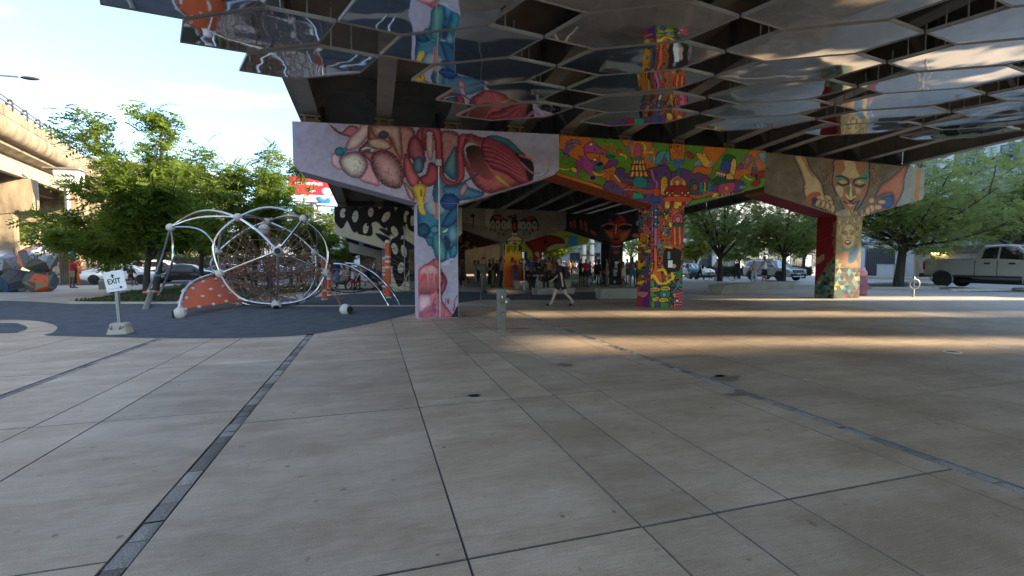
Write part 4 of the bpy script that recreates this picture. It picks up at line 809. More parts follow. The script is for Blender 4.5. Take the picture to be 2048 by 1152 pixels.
def girder(X, ya, yb):
    mb = MB(); n = 6; ys = [ya+(yb-ya)*i/n for i in range(n+1)]
    def strip(x0, x1, z0, z1):
        vs = []; fs = []
        for y in ys:
            b = botz(X, y); vs += [(X+x0, y, b+z0), (X+x1, y, b+z0), (X+x1, y, b+z1), (X+x0, y, b+z1)]
        for i in range(n):
            o = i*4
            for k in range(4): fs.append((o+k, o+(k+1) % 4, o+4+(k+1) % 4, o+4+k))
        fs += [(3, 2, 1, 0), (n*4, n*4+1, n*4+2, n*4+3)]
        mb.add(vs, fs)
    strip(-.012, .012, .03, DEPTH)
    y = ya+.7
    while y < yb-.2:                              # web stiffeners
        b = botz(X, y); mb.box((X-.15, y-.008, b+.034), (X-.013, y+.008, b+DEPTH-.01)); mb.box((X+.013, y-.008, b+.034), (X+.15, y+.008, b+DEPTH-.01)); y += 1.65
    o = obj('girder', mb, M['steel'], over)
    mb = MB()
    n_ = mb; ys2 = ys; vs = []; fs = []
    for y in ys:
        b = botz(X, y); vs += [(X-.2, y, b), (X+.2, y, b), (X+.2, y, b+.032), (X-.2, y, b+.032)]
    for i in range(n):
        for k in range(4): fs.append((i*4+k, i*4+(k+1) % 4, i*4+4+(k+1) % 4, i*4+4+k))
    fs += [(3, 2, 1, 0), (n*4, n*4+1, n*4+2, n*4+3)]
    mb.add(vs, fs); obj('bottom_flange', mb, M['steel_bounce'], o)
def diaphragm(Xa, Xb, Y, m=None, arch=True):
    ba, bb = botz(Xa, Y), botz(Xb, Y); xa, xb = Xa+.014, Xb-.014; w = xb-xa
    def z(t, h): return ba+(bb-ba)*t+h
    mb = MB(); t = .012
    def plate(pts):
        mb.prism([(xa+w*p[0], z(p[0], p[1])) for p in pts], 'y', Y-t, Y+t)
    H = DEPTH-.03
    plate([(0, .42), (.25, .80), (.75, .80), (1, .42), (1, H), (0, H)]) if False else None
    plate([(0, .12), (.02, .12), (.27, .72), (.27, H), (0, H)]); plate([(.27, .72), (.73, .72), (.73, H), (.27, H)]); plate([(.73, .72), (.98, .12), (1, .12), (1, H), (.73, H)])
    for a, b in [((.02, .12), (.27, .72)), ((.27, .72), (.73, .72)), ((.73, .72), (.98, .12))]:   # flange round the opening
        p = Vector((xa+w*a[0], Y, z(*a))); q = Vector((xa+w*b[0], Y, z(*b))); d = (q-p).normalized(); nrm = Vector((-d.z, 0, d.x))*.012
        vs = [p+Vector((0, s, 0))+nrm*r_ for s in (-.07, .07) for r_ in (-1, 1)]+[q+Vector((0, s, 0))+nrm*r_ for s in (-.07, .07) for r_ in (-1, 1)]
        mb.add(vs, [(0, 1, 3, 2), (4, 6, 7, 5), (0, 4, 5, 1), (2, 3, 7, 6), (0, 2, 6, 4), (1, 5, 7, 3)])
    obj('diaphragm', mb, M['steel'], over)
for X in GX:
    e = [-16]+[BENT(X, k) for k in range(4)]+[66]
    for a, b in zip(e[:-1], e[1:]): girder(X, a+.03, b-.03)
for i in range(len(GX)-1):
    for k in range(3):
        Y = (BENT(GX[i], k)+BENT(GX[i+1], k))/2; diaphragm(GX[i], GX[i+1], Y)
        if k < 2: diaphragm(GX[i], GX[i+1], Y+6.6)
    for q in (-13.2, -6.6): diaphragm(GX[i], GX[i+1], BENT((GX[i]+GX[i+1])/2, 0)+q)
def deck():
    xs = [-2.0]+GX+[24.55]; ys = [-16, -8, 0, 7, 13.9, 20, 27.2, 34, 40.5, 54, 66]; mb = MB(); vs = []; fs = []; n = len(ys)
    for x in xs:
        for y in ys: b = botz(min(max(x, -1.9), 24.5), y)+DEPTH; vs += [(x, y, b), (x, y, b+.28)]
    for i in range(len(xs)-1):
        for j in range(n-1):
            a = (i*n+j)*2; b = a+2; c = ((i+1)*n+j)*2; d = c+2; fs += [(a, b, d, c), (a+1, c+1, d+1, b+1)]
    for j in range(n-1): a = j*2; fs.append((a, a+1, a+3, a+2)); c = ((len(xs)-1)*n+j)*2; fs.append((c, c+2, c+3, c+1))
    mb.add(vs, fs); obj('deck', mb, M['concrete'], over)
    for x0, x1 in ((-2.1, -1.86), (24.4, 24.64)):
        mb = MB(); vs = []; fs = []
        for y in ys: b = botz(x0 if x0 > 0 else -1.9, y)+DEPTH; lo = b-(.5 if x0 < 0 else .12); vs += [(x0, y, lo), (x1, y, lo), (x1, y, b+.5), (x0, y, b+.5)]
        for j in range(n-1):
            for k in range(4): fs.append((j*4+k, j*4+(k+1) % 4, j*4+4+(k+1) % 4, j*4+4+k))
        fs += [(3, 2, 1, 0), tuple((n-1)*4+k for k in range(4))]
        mb.add(vs, fs); obj('parapet', mb, M['concrete'], over)
deck()
def lerp(p, x):
    for (a, u), (b, v) in zip(p[:-1], p[1:]):
        if x <= b: return u+(v-u)*max(0, (x-a))/(b-a)
    return p[-1][1]
def pier(label, Y, cap, col, capd, cold, base_mat, top_drop=0., bear=(), group=None, gz=0.):
    """cap: (xl, xr, topl, topr, botl, botr, chamfer); col: (x0, x1, head height)"""
    xl, xr, tl, tr, bl, br, ch = cap; x0, x1, hz = col
    t = thing('mural_pier', label, 'bridge pier', ((x0+x1)/2, Y+cold/2, gz), 0, group)
    poly = [(xl, tl), (xl, bl+ch), (xl+ch, bl), (x0-.03, hz), (x1+.03, hz), (xr-ch, br), (xr, br+ch), (xr, tr)]
    mb = MB(); mb.prism(poly, 'y', Y, Y+capd); obj('pier_cap', mb, base_mat, t)
    mb = MB(); mb.bbox((x0, Y+.004, gz-.1), (x1, Y+cold, hz-.002), .015); obj('column', mb, base_mat, t)
    lo = lambda x: lerp([(xl, bl+ch), (xl+ch, bl), (x0-.03, hz), (x1+.03, hz), (xr-ch, br), (xr, br+ch)], x)+.004
    hi = lambda x: lerp([(xl, tl), (xr, tr)], x)-.004
    for X in bear:                                # bearings under the girders
        mb = MB(); b = lerp([(xl, tl), (xr, tr)], X); yc = Y+capd/2
        g = botz(X, yc)
        mb.box((X-.30, yc-.26, b+.001), (X+.30, yc+.26, b+.045)); mb.box((X-.26, yc-.2, b+.046), (X+.26, yc+.2, b+.075))
        for s in (-.19, .10): mb.box((X+s, yc-.2, b+.076), (X+s+.09, yc-.16, g-.06)); mb.box((X+s, yc+.16, b+.076), (X+s+.09, yc+.2, g-.06))
        mb.box((X-.16, yc-.12, b+.076), (X+.16, yc+.12, g-.06)); mb.box((X-.25, yc-.22, g-.059), (X+.25, yc+.22, g-.002))
        for s in (-.22, .22): mb.lathe([(.025, 0), (.025, .10)], 6, (X+s, yc-.23, b+.046))
        obj('bearing', mb, M['rust'], t)
    return t, lo, hi
ST = .024
M['pier1'] = mat('lavender_wall_paint', L3(172, 163, 182), .7, var=.12, scale=3); M['pier2'] = mat('ochre_wall_paint', L3(150, 74, 40), .7, var=.3, scale=6)
M['pier3'] = mat('bare_mural_concrete', L3(120, 102, 80), .8, var=.2, scale=2, bump=.2); M['cream'] = mat('cream_wall_paint', L3(200, 190, 168), .75, var=.12, scale=3)
M['blackwall'] = mat('black_wall_paint', L3(34, 30, 32), .7, var=.2, scale=3)
# front row
t, lo, hi = pier('pier with pink and blue anatomical animal heads painted on lavender', 13.4, (-1.93, 5.52, 5.27, 5.50, 4.0, 4.28, .16), (1.22, 2.39, 3.30), 1.0, .9, M['pier1'], bear=GX[:4])
sheet('cap_mural', None, -1.93, 5.52, lo, hi, ST, 'y', 13.396, t, paint_animal_cap, M['mural'])
sheet('column_mural', None, 1.235, 2.375, lambda x: .01, lambda x: 3.297, ST, 'y', 13.399, t, paint_animal_column, M['mural'])
mb = MB(); mb.tube([(1.84, 13.34, .02), (1.84, 13.34, 4.35)], .022, 8); 
for z in (.5, 1.5, 2.4, 3.2): mb.box((1.80, 13.355, z), (1.88, 13.398, z+.03))
cdt = obj('conduit', mb, M['galv_dull'], t); mb = MB(); mb.bbox((1.76, 13.26, 4.32), (1.92, 13.395, 4.50), .01); obj('junction_box', mb, M['galv_dull'], cdt)
t, lo, hi = pier('pier covered in crowded orange and green cartoon monsters', 14.2, (5.70, 14.17, 5.71, 5.76, 4.42, 4.42, .1), (9.33, 10.66, 3.60), 1.05, .86, M['pier2'], bear=GX[4:8])
sheet('cap_mural', None, 5.70, 14.17, lo, hi, ST, 'y', 14.196, t, paint_cartoon_cap, M['mural'])
sheet('column_mural', None, 9.345, 10.645, lambda x: .01, lambda x: 3.598, ST, 'y', 14.199, t, paint_cartoon_column, M['mural'])
sheet('side_mural', None, 14.22, 15.04, lambda x: .01, lambda x: 3.59, ST, 'x', 9.326, t, lambda P: paint_cartoon_column(P, True), M['mural'])
mb = MB(); mb.box((10.02, 14.185, 1.42), (10.20, 14.194, 1.67)); obj('paper_notice', mb, M['white'], t); mb = MB(); mb.box((10.0, 14.186, 1.72), (10.1, 14.195, 1.98)); obj('grey_notice', mb, mat('grey_paper', (.25, .25, .25), .8), t)
t, lo, hi = pier('pier with a painted downcast face between two hands above a column of coloured triangles', 15.4, (15.36, 24.58, 6.05, 5.94, 4.40, 4.50, .1), (19.33, 20.84, 3.62), 1.1, .95, M['pier3'], bear=GX[9:])
sheet('cap_mural', None, 15.36, 24.58, lo, hi, .03, 'y', 15.396, t, paint_face_cap, M['mural'])
sheet('column_mural', None, 19.345, 20.825, lambda x: .01, lambda x: 3.618, ST, 'y', 15.399, t, paint_face_column, M['mural'])
sheet('side_mural', None, 15.42, 16.33, lambda x: .01, lambda x: 3.61, ST, 'x', 19.326, t, paint_face_side, M['mural'])
M['red_soffit'] = mat('dark_red_paint', L3(124, 26, 40), .7, var=.25, scale=2)
mb = MB(); mb.add([(15.5, 15.42, 4.385), (19.28, 15.42, 3.618), (19.28, 16.48, 3.618), (15.5, 16.48, 4.385)], [(3, 2, 1, 0)]); obj('painted_soffit', mb, M['red_soffit'], t)
# second row
t, lo, hi = pier('pier painted with cream faced women in flowing black hair', 26.7, (-1.9, 5.0, 4.55, 4.72, 3.06, 3.1, .12), (.95, 1.98, 2.26), 1.0, .9, M['cream'], bear=[-1.5, .4, 2.3])
sheet('cap_mural', None, -1.9, 5.0, lo, hi, .035, 'y', 26.695, t, paint_women, M['mural']); sheet('column_mural', None, .96, 1.97, lambda x: .01, lambda x: 2.257, .03, 'y', 26.698, t, paint_women, M['mural'])
mb = MB(); mb.tube([(1.72, 26.62, .02), (1.72, 26.62, 3.5)], .025, 6); mb.ball((1.72, 26.6, 3.5), .09, 8, 6); obj('conduit', mb, M['galv_dull'], t)
t, lo, hi = pier('bare concrete pier with a black thunderbird over a yellow and orange column', 27.6, (5.2, 11.9, 4.82, 4.80, 3.62, 3.68, .05), (7.73, 8.96, 2.79), 1.0, .9, M['concrete'], bear=[])
sheet('cap_mural', None, 5.2, 11.9, lo, hi, .035, 'y', 27.595, t, paint_thunder, M['mural']); sheet('column_mural', None, 7.74, 8.95, lambda x: .01, lambda x: 2.787, .03, 'y', 27.598, t, paint_thunder, M['mural'])
t, lo, hi = pier('black pier with a glowing red face and fingers', 28.9, (12.56, 20.0, 4.80, 4.95, 3.80, 3.8, .05), (15.66, 16.75, 2.94), 1.0, 1.2, M['blackwall'], bear=[])
sheet('cap_mural', None, 12.56, 20.0, lo, hi, .035, 'y', 28.895, t, paint_mask, M['mural']); sheet('column_mural', None, 15.67, 16.74, lambda x: .01, lambda x: 2.937, .03, 'y', 28.898, t, paint_mask, M['mural'])
mb = MB(); mb.box((16.1, 28.875, 1.15), (16.4, 28.888, 1.6)); mb.box((16.02, 28.875, .6), (16.33, 28.888, 1.05)); obj('paper_notice', mb, M['white'], t)
# third row
t, lo, hi = pier('far pier with a dark purple geometric mural', 40.0, (-2.0, 4.6, 4.18, 4.3, 3.24, 3.3, .05), (.74, 1.3, 2.5), 1.0, .9, M['blackwall'])
sheet('cap_mural', None, -2.0, 4.6, lo, hi, .05, 'y', 39.99, t, paint_purple, M['mural']); sheet('column_mural', None, .75, 1.29, lambda x: .01, lambda x: 2.49, .05, 'y', 39.995, t, paint_purple, M['mural'])
t, lo, hi = pier('far pier with swirling brown figures', 40.8, (5.0, 11.4, 4.4, 4.45, 3.2, 3.3, .05), (6.75, 7.9, 2.6), 1.0, .9, M['blackwall'])
sheet('cap_mural', None, 5.0, 11.4, lo, hi, .05, 'y', 40.79, t, paint_brown, M['mural']); sheet('column_mural', None, 6.76, 7.89, lambda x: .01, lambda x: 2.59, .05, 'y', 40.795, t, paint_brown, M['mural'])
t, lo, hi = pier('far pier with red and yellow painted drapery', 42.0, (11.6, 20.5, 4.5, 4.5, 3.2, 3.35, .05), (14.1, 15.6, 2.5), 1.0, .9, M['blackwall'])
sheet('cap_mural', None, 11.6, 20.5, lo, hi, .05, 'y', 41.99, t, paint_drape, M['mural']); sheet('column_mural', None, 14.11, 15.59, lambda x: .01, lambda x: 2.49, .05, 'y', 41.995, t, paint_drape, M['mural'])
# raw piers further on
for (x, w) in ((1.0, 7.), (8.6, 7.4)):
    pier('plain grey concrete pier %s' % ('behind the purple mural' if x < 2 else 'behind the brown mural'), 53.5, (x-3.4, x+3.4, 3.7, 3.7, 2.6, 2.6, .1), (x-.6, x+.6, 2.0), 1., .9, M['concrete'])
# ------------------------------------------------------------------ mirror panels under the deck
def mirror_mat():
    m = bpy.data.materials.new('mirror_steel'); m.use_nodes = True; nt = m.node_tree; N = nt.nodes; L = nt.links; b = N['Principled BSDF']
    b.inputs['Metallic'].default_value = 1; b.inputs['Roughness'].default_value = .035; b.inputs['Base Color'].default_value = (.74, .74, .75, 1)
    ge = N.new('ShaderNodeNewGeometry'); oi = N.new('ShaderNodeObjectInfo'); ad = N.new('ShaderNodeVectorMath')
    ml = N.new('ShaderNodeVectorMath'); ml.operation = 'SCALE'; L.new(oi.outputs['Location'], ml.inputs[0]); ml.inputs['Scale'].default_value = .37
    L.new(ge.outputs['Position'], ad.inputs[0]); L.new(ml.outputs[0], ad.inputs[1])
    n = N.new('ShaderNodeTexNoise'); n.inputs['Scale'].default_value = .85; n.inputs['Detail'].default_value = 1.5; n.inputs['Roughness'].default_value = .35; L.new(ad.outputs[0], n.inputs['Vector'])
    bp = N.new('ShaderNodeBump'); bp.inputs['Strength'].default_value = 1; bp.inputs['Distance'].default_value = .023; L.new(n.outputs['Fac'], bp.inputs['Height']); L.new(bp.outputs[0], b.inputs['Normal'])
    return m
M['mirror'] = mirror_mat(); M['rim'] = mat('panel_rim_aluminium', (.33, .32, .30), .45, metal=.4, var=.08, scale=5)
MA, MBv, MO, MZ = Vector((2.47, -1.40, 0)), Vector((.605, .97, 0)), Vector((2.035, 6.08, 0)), 5.15
def hexpts(inset=0.):
    p = [(0, 0), (.25, .5), (.75, .5), (1, 0), (.75, -.5), (.25, -.5)]
    out = [MA*a+MBv*b for a, b in p]
    if inset:
        c = MA*.5; out = [c+(q-c)*(1-inset/(q-c).length) for q in out]
    return out
def make_panel(label):
    t = thing('mirror_panel', label, 'mirror panel', (0, 0, MZ), 0, 'mirror panels hung under the bridge')
    h = hexpts(.012); n = 6
    mb = MB(); mb.add([(p.x, p.y, 0) for p in hexpts(.032)], [tuple(range(n))[::-1]] if (h[1]-h[0]).cross(h[2]-h[0]).z > 0 else [tuple(range(n))])
    f = obj('mirror_face', mb, M['mirror'], t, world=False)
    mb = MB(); i = hexpts(.032)
    vs = [(p.x, p.y, -.012) for p in h]+[(p.x, p.y, .045) for p in h]+[(p.x, p.y, -.012) for p in i]+[(p.x, p.y, .012) for p in i]; fs = []
    for k in range(n):
        j = (k+1) % n; fs += [(k, j, n+j, n+k), (k, 2*n+k, 2*n+j, j), (2*n+k, 3*n+k, 3*n+j, 2*n+j)]
    mb.add(vs, fs); bm = bmesh.new(); me = mb.mesh('rim'); bm.from_mesh(me); bmesh.ops.recalc_face_normals(bm, faces=bm.faces); bm.to_mesh(me); bm.free()
    obj('rim', me, M['rim'], t, world=False)
    mb = MB(); mb.add([(p.x, p.y, .043) for p in h], [tuple(range(n))] if (h[1]-h[0]).cross(h[2]-h[0]).z > 0 else [tuple(range(n))[::-1]]); obj('back_plate', mb, M['steel'], t, world=False)
    for a, b in ((.25, .25), (.75, .25), (.25, -.25), (.75, -.25)): mb = MB(); p = MA*a+MBv*b; mb.tube([(p.x, p.y, .06), (p.x, p.y, .75)], .012, 6); obj('hanger_rod', mb, M['steel'], t, world=False)
    return t
ORD = ['first', 'second', 'third', 'fourth', 'fifth', 'sixth', 'seventh', 'eighth', 'ninth', 'tenth']
ranges = {-2: (-1, 1), -1: (-2, 4), 0: (-2, 5), 1: (-1, 6), 2: (0, 7), 3: (1, 8), 4: (2, 8)}
COLN = {-2: 'at the open left edge of the bridge', -1: 'above the animal head pier', 0: 'between the animal head and cartoon piers', 1: 'in the file left of the cartoon pier', 2: 'above the cartoon pier', 3: 'in front of the painted face pier', 4: 'at the right edge of the picture'}
p0 = None
for i, (a, b) in ranges.items():
    for k, j in enumerate(range(b, a-1, -1)):
        lab = 'polished hexagonal mirror panel %s, %s from the piers' % (COLN[i], ORD[k])
        loc = MO+MA*i+MBv*j+Vector((0, 0, MZ+random.uniform(-.006, .006)))
        if p0 is None: p0 = make_panel(lab); p0.location = loc; pp = p0
        else: pp = dup(p0, loc, 0, lab)
        pp.rotation_euler = (R(random.uniform(-.7, .7)), R(random.uniform(-.45, .45)), 0)
# ------------------------------------------------------------------ the concrete ramp on the left
RO, RD_ = Vector((-18.4, 30.6, 0)), Vector((-.28, .96, 0)).normalized(); RN = Vector((RD_.y, -RD_.x, 0)); RG = .037
def rp(s, u, z): p = RO+RD_*s+RN*u; return (p.x, p.y, z+RG*s)
def sweep(mb, poly, sa, sb, n=1):
    """poly in (u, z) swept along the ramp"""
    m = len(poly); vs = []; fs = []
    for i in range(n+1):
        s = sa+(sb-sa)*i/n; vs += [rp(s, u, z) for u, z in poly]
    for i in range(n):
        for k in range(m): fs.append((i*m+k, i*m+(k+1) % m, (i+1)*m+(k+1) % m, (i+1)*m+k))
    fs += [tuple(range(m))[::-1], tuple(n*m+k for k in range(m))]
    o = len(mb.v); mb.add(vs, fs); return mb
def fixn(me):
    bm = bmesh.new(); bm.from_mesh(me); bmesh.ops.recalc_face_normals(bm, faces=bm.faces); bm.to_mesh(me); bm.free(); return me
ramp = thing('highway_ramp', 'sunlit stained concrete highway ramp with a pipe railing high on the left', 'bridge', tuple(RO))
S0, S1 = -26, 75
s = S0
while s < S1:
    e = s+5.05; mb = MB(); sweep(mb, [(0, 9.46), (0, 10.1), (-.32, 10.1), (-.32, 9.46)], s+.012, e-.012); obj('parapet_panel', fixn(mb.mesh('parapet_panel')), M['concrete_ramp'], ramp)
    mb = MB(); c = [(-.02+.10*math.sin(a), 9.0+.0+.44*math.cos(a)) for a in [0, .4, .8, 1.2, 1.6, 2.0, 2.4, 2.8]]
    prof = [(-.02, 9.445), (.06, 9.3), (.09, 9.1), (.07, 8.9), (0, 8.68), (-.14, 8.5), (-.36, 8.41), (-.6, 8.40), (-.6, 9.445)]
    sweep(mb, prof, s+.006, e-.006, 1); me = fixn(mb.mesh('fascia_curve')); shade(me, 50); obj('fascia', me, M['concrete_ramp'], ramp); s = e
mb = MB(); sweep(mb, [(-.61, 8.2), (-.61, 8.5), (-11, 8.5), (-11, 8.0), (-1.0, 8.0)], S0, S1); obj('deck', fixn(mb.mesh('deck')), M['concrete_ramp'], ramp)
mb = MB(); sweep(mb, [(-10.7, 8.5), (-11.0, 8.5), (-11, 10.1), (-10.7, 10.1)], S0, S1); obj('parapet_panel', fixn(mb.mesh('p')), M['concrete_ramp'], ramp)
M['ramp_steel'] = mat('beige_girder_paint', (.36, .30, .21), .6, var=.25, scale=1.4)
for u in (-1.35, -4.3, -7.3, -10.2):
    mb = MB(); sweep(mb, [(u-.2, 6.86), (u+.2, 6.86), (u+.2, 6.90), (u+.02, 6.90), (u+.02, 7.99), (u-.02, 7.99), (u-.02, 6.90), (u-.2, 6.90)], S0, S1); obj('girder', fixn(mb.mesh('girder')), M['ramp_steel'], ramp)
M['railpaint'] = mat('railing_pipe', (.42, .42, .42), .4, metal=.7, var=.1); M['bronze'] = mat('dark_railing_post', (.055, .045, .04), .5, var=.2)
for z in (10.58, 10.34):
    mb = MB(); mb.tube([rp(S0, -.10, z), rp(S1, -.10, z)], .055, 8); obj('rail', mb, M['railpaint'], ramp)
s = S0+1.2
while s < S1-1:
    mb = MB(); prof = [(-.26, 10.1), (-.27, 10.3), (-.2, 10.5), (-.08, 10.62), (.03, 10.6), (.06, 10.45), (.07, 10.1), (.05, 9.96), (-.0, 9.96), (0, 10.44), (-.05, 10.54), (-.12, 10.46), (-.17, 10.3), (-.18, 10.1)]
    sweep(mb, prof, s-.06, s+.06); obj('rail_post', fixn(mb.mesh('rail_post')), M['bronze'], ramp); s += 2.55
def ramp_pier(s, label, mur=False):
    t = thing('ramp_pier', label, 'bridge pier', rp(s, -5, -RG*s)[:2]+(0,), 0); zt = 6.62
    mb = MB(); poly = [(-.85, zt+.2), (-.85, 4.75), (-2.6, 4.35), (-9.2, 4.35), (-10.9, 4.75), (-10.9, zt+.2)]
    vs = [rp(s-.7, u, z) for u, z in poly]+[rp(s+.7, u, z) for u, z in poly]; n = 6
    mb.add(vs, [tuple(range(n)), tuple(range(n, 2*n))[::-1]]+[(k, n+k, n+(k+1) % n, (k+1) % n) for k in range(n)]); obj('pier_cap', fixn(mb.mesh('cap')), M['concrete_ramp'], t)
    for u in (-1.35, -4.3, -7.3, -10.2):
        mb = MB(); vs = []
        for ds in (-.25, .25):
            for du in (-.25, .25): vs += [rp(s+ds, u+du, zt+.201), rp(s+ds, u+du, 6.858)]
        mb.add(vs, [(0, 1, 3, 2), (4, 6, 7, 5), (0, 4, 5, 1), (2, 3, 7, 6), (1, 5, 7, 3), (0, 2, 6, 4)]); obj('bearing', fixn(mb.mesh('b')), M['rust'], t)
    for u0, u1 in ((-9.0, -7.6), (-3.3, -1.9)):
        mb = MB(); vs = [rp(s+ds, u, z) for z in (-RG*s-.1, 4.5) for ds, u in ((-.55, u0), (-.55, u1), (.55, u1), (.55, u0))]
        mb.add(vs, [(3, 2, 1, 0), (4, 5, 6, 7), (0, 1, 5, 4), (1, 2, 6, 5), (2, 3, 7, 6), (3, 0, 4, 7)]); obj('column', fixn(mb.mesh('column')), M['concrete_ramp'], t)
    return t
ramp_pier(10.6, 'shaded concrete ramp pier behind the dodecahedron climbers'); ramp_pier(-12, 'concrete ramp pier at the near end of the ramp'); ramp_pier(33, 'concrete ramp pier furthest away under the ramp')
# painted column and ribbed concrete column below the ramp
a, b = G(137, 567), G(166, 566.5)
t = thing('painted_column', 'tall slim column with orange and blue paint beside the man in red', 'column', (b.x, b.y, 0))
zt = 6.6; mb = MB(); mb.bbox((b.x-.75, b.y-.1, -.1), (b.x+.0, b.y+1.3, zt), .02); obj('shaft', mb, M['concrete_ramp'], t)
sheet('front_mural', None, b.x-.735, b.x-.015, lambda x: .01, lambda x: zt, .05, 'y', b.y-.105, t, paint_orange_pier, M['mural'])
a = G(120, 566); mb = MB()
for k in range(5): mb.bbox((a.x+k*.135, a.y-.02, -.1), (a.x+k*.135+.125, a.y+.6, 4.8), .03)
mb.box((a.x, a.y+.05, -.1), (a.x+.68, a.y+.55, 4.79)); t = thing('ribbed_column', 'grey ribbed concrete column beside the orange painted column', 'column', (a.x, a.y, 0)); obj('shaft', mb, M['concrete_ramp'], t, kind='stuff')
# white drain hopper on the ramp edge
hp = Vector(rp(10.4, -.5, 0)); z0 = 7.25; t = thing('drain_hopper', 'white plastic drain hopper under the edge of the concrete ramp', 'drain', (hp.x, hp.y, z0))
q = D(138, 356, (hp.x*math.sin(YAW)+hp.y*math.cos(YAW))); mb = MB(); w0, w1 = .62, .72
vs = [(q.x+sx*w, q.y+sy*w*.7, q.z+z) for z, w in ((-.55, w0), (.5, w1)) for sx, sy in ((-1, -1), (1, -1), (1, 1), (-1, 1))]
mb.add(vs, [(3, 2, 1, 0), (4, 5, 6, 7), (0, 1, 5, 4), (1, 2, 6, 5), (2, 3, 7, 6), (3, 0, 4, 7)]); bm = bmesh.new(); me = mb.mesh('tub'); bm.from_mesh(me); bmesh.ops.bevel(bm, geom=bm.edges[:], offset=.08, segments=2, affect='EDGES'); bm.to_mesh(me); bm.free(); obj('tub', me, M['white'], t)
mb = MB(); mb.bbox((q.x-1.2, q.y-.55, q.z+.505), (q.x+.85, q.y+.55, q.z+.62), .02); obj('lid', mb, M['concrete'], t)
mb = MB(); mb.tube([(q.x-.15, q.y, q.z-.56), (q.x-.15, q.y, q.z-3.2)], .16, 10); obj('downpipe', mb, M['galv_dull'], t)
# lamps
def lamp(name, label, tip, base, armlen, z0=0., r=.07):
    t = thing('street_lamp', label, 'street lamp', (base[0], base[1], z0)); d = Vector((tip[0]-base[0], tip[1]-base[1], 0)); h = tip[2]
    mb = MB(); mb.tube([(base[0], base[1], z0), (base[0], base[1], h-.9)], [r*1.3, r*.8], 10); obj('pole', mb, M['galv_dull'], t)
    b0 = Vector((base[0], base[1], h-.95)); mb = MB(); mb.tube(crv([b0, b0+Vector((0, 0, .45))+d*.08, b0+Vector((0, 0, .85))+d*.4, Vector(tip)-d*.1], 6), r*.7, 8); obj('arm', mb, M['galv_dull'], t)
    dn = d.normalized(); mb = MB(); mb.ball((0, 0, 0), .5, 12, 8, (1, .36, .22)); o = obj('lamp_head', mb.mesh('lamp_head', True), M['bronze'], t, world=False); o.location = Vector(tip)-Vector(t.location)+Vector((0, 0, -.02)); o.rotation_euler = (0, 0, math.atan2(dn.y, dn.x)); return t
tip = D(60, 156, 30); lamp('street_lamp', 'dark street lamp head on a long curved arm above the ramp', tip, (tip.x-5.6, tip.y-.2), 5, 8.3, .09)
tip = D(222, 293, 62); lamp('street_lamp', 'grey curved street lamp rising behind the feathery tree', tip, (tip.x-1.8, tip.y+.5), 2, 0, .1)
# ------------------------------------------------------------------ buildings and far background
M['facade'] = mat('pale_facade', (.48, .49, .50), .75, var=.1, scale=.7); M['brickwall'] = mat('beige_brick', (.40, .31, .22), .85, var=.25, scale=3, stretch=(1, 1, 3)); M['grey_facade'] = mat('grey_panel_facade', (.48, .48, .47), .6, var=.12, scale=.6)
M['pane'] = glass_mat('window_glass', (.035, .05, .065), .06); M['frame'] = mat('window_frame', (.12, .12, .13), .5, var=0); M['dark'] = mat('dark_opening', (.02, .02, .022), .9, var=0)
WM = {}
def win_mesh(w, h):
    k = (round(w, 2), round(h, 2))
    if k not in WM:
        mb = MB(); f = .09
        mb.box((-w/2, -.06, 0), (w/2, .02, f)); mb.box((-w/2, -.06, h-f), (w/2, .02, h)); mb.box((-w/2, -.06, f+.001), (-w/2+f, .02, h-f-.001)); mb.box((w/2-f, -.06, f+.001), (w/2, .02, h-f-.001)); mb.box((-.03, -.05, f+.001), (.03, .015, h-f-.001))
        fr = mb.mesh('window'); fr.materials.append(M['frame']); mb = MB(); mb.box((-w/2+f, -.015, f), (w/2-f, -.005, h-f)); pa = mb.mesh('pane'); pa.materials.append(M['pane']); WM[k] = (fr, pa)
    return WM[k]
def building(label, x0, y0, x1, y1, h, m, faces='W', fl=3.4, ww=1.7, wh=1.9, gap=3.2, z0=1.0, skip=0, roof=True):
    t = thing('building', label, 'building', ((x0+x1)/2, (y0+y1)/2, 0)); mb = MB(); mb.box((x0, y0, -.1), (x1, y1, h)); obj('wall', mb, m, t)
    mb = MB(); mb.box((x0-.15, y0-.15, h+.001), (x1+.15, y1+.15, h+.5)); obj('roof', mb, M['concrete'], t)
    fr, pa = win_mesh(ww, wh); nf = int((h-z0)/fl)
    for F in faces:
        L_ = (y1-y0) if F in 'WE' else (x1-x0); n = int((L_-1)/gap)
        for j in range(skip, nf):
            for i in range(n):
                u = (i+.5)*L_/n; z = z0+j*fl
                p, rz = {'W': ((x0, y0+u), -math.pi/2), 'S': ((x0+u, y0), 0), 'E': ((x1, y0+u), math.pi/2), 'N': ((x0+u, y1), math.pi)}[F]
                o = obj('window', fr, None, t, world=False); o.location = Vector((p[0], p[1], z))-t.location; o.rotation_euler = (0, 0, rz)
                g = obj('pane', pa, None, o, world=False)
    return t
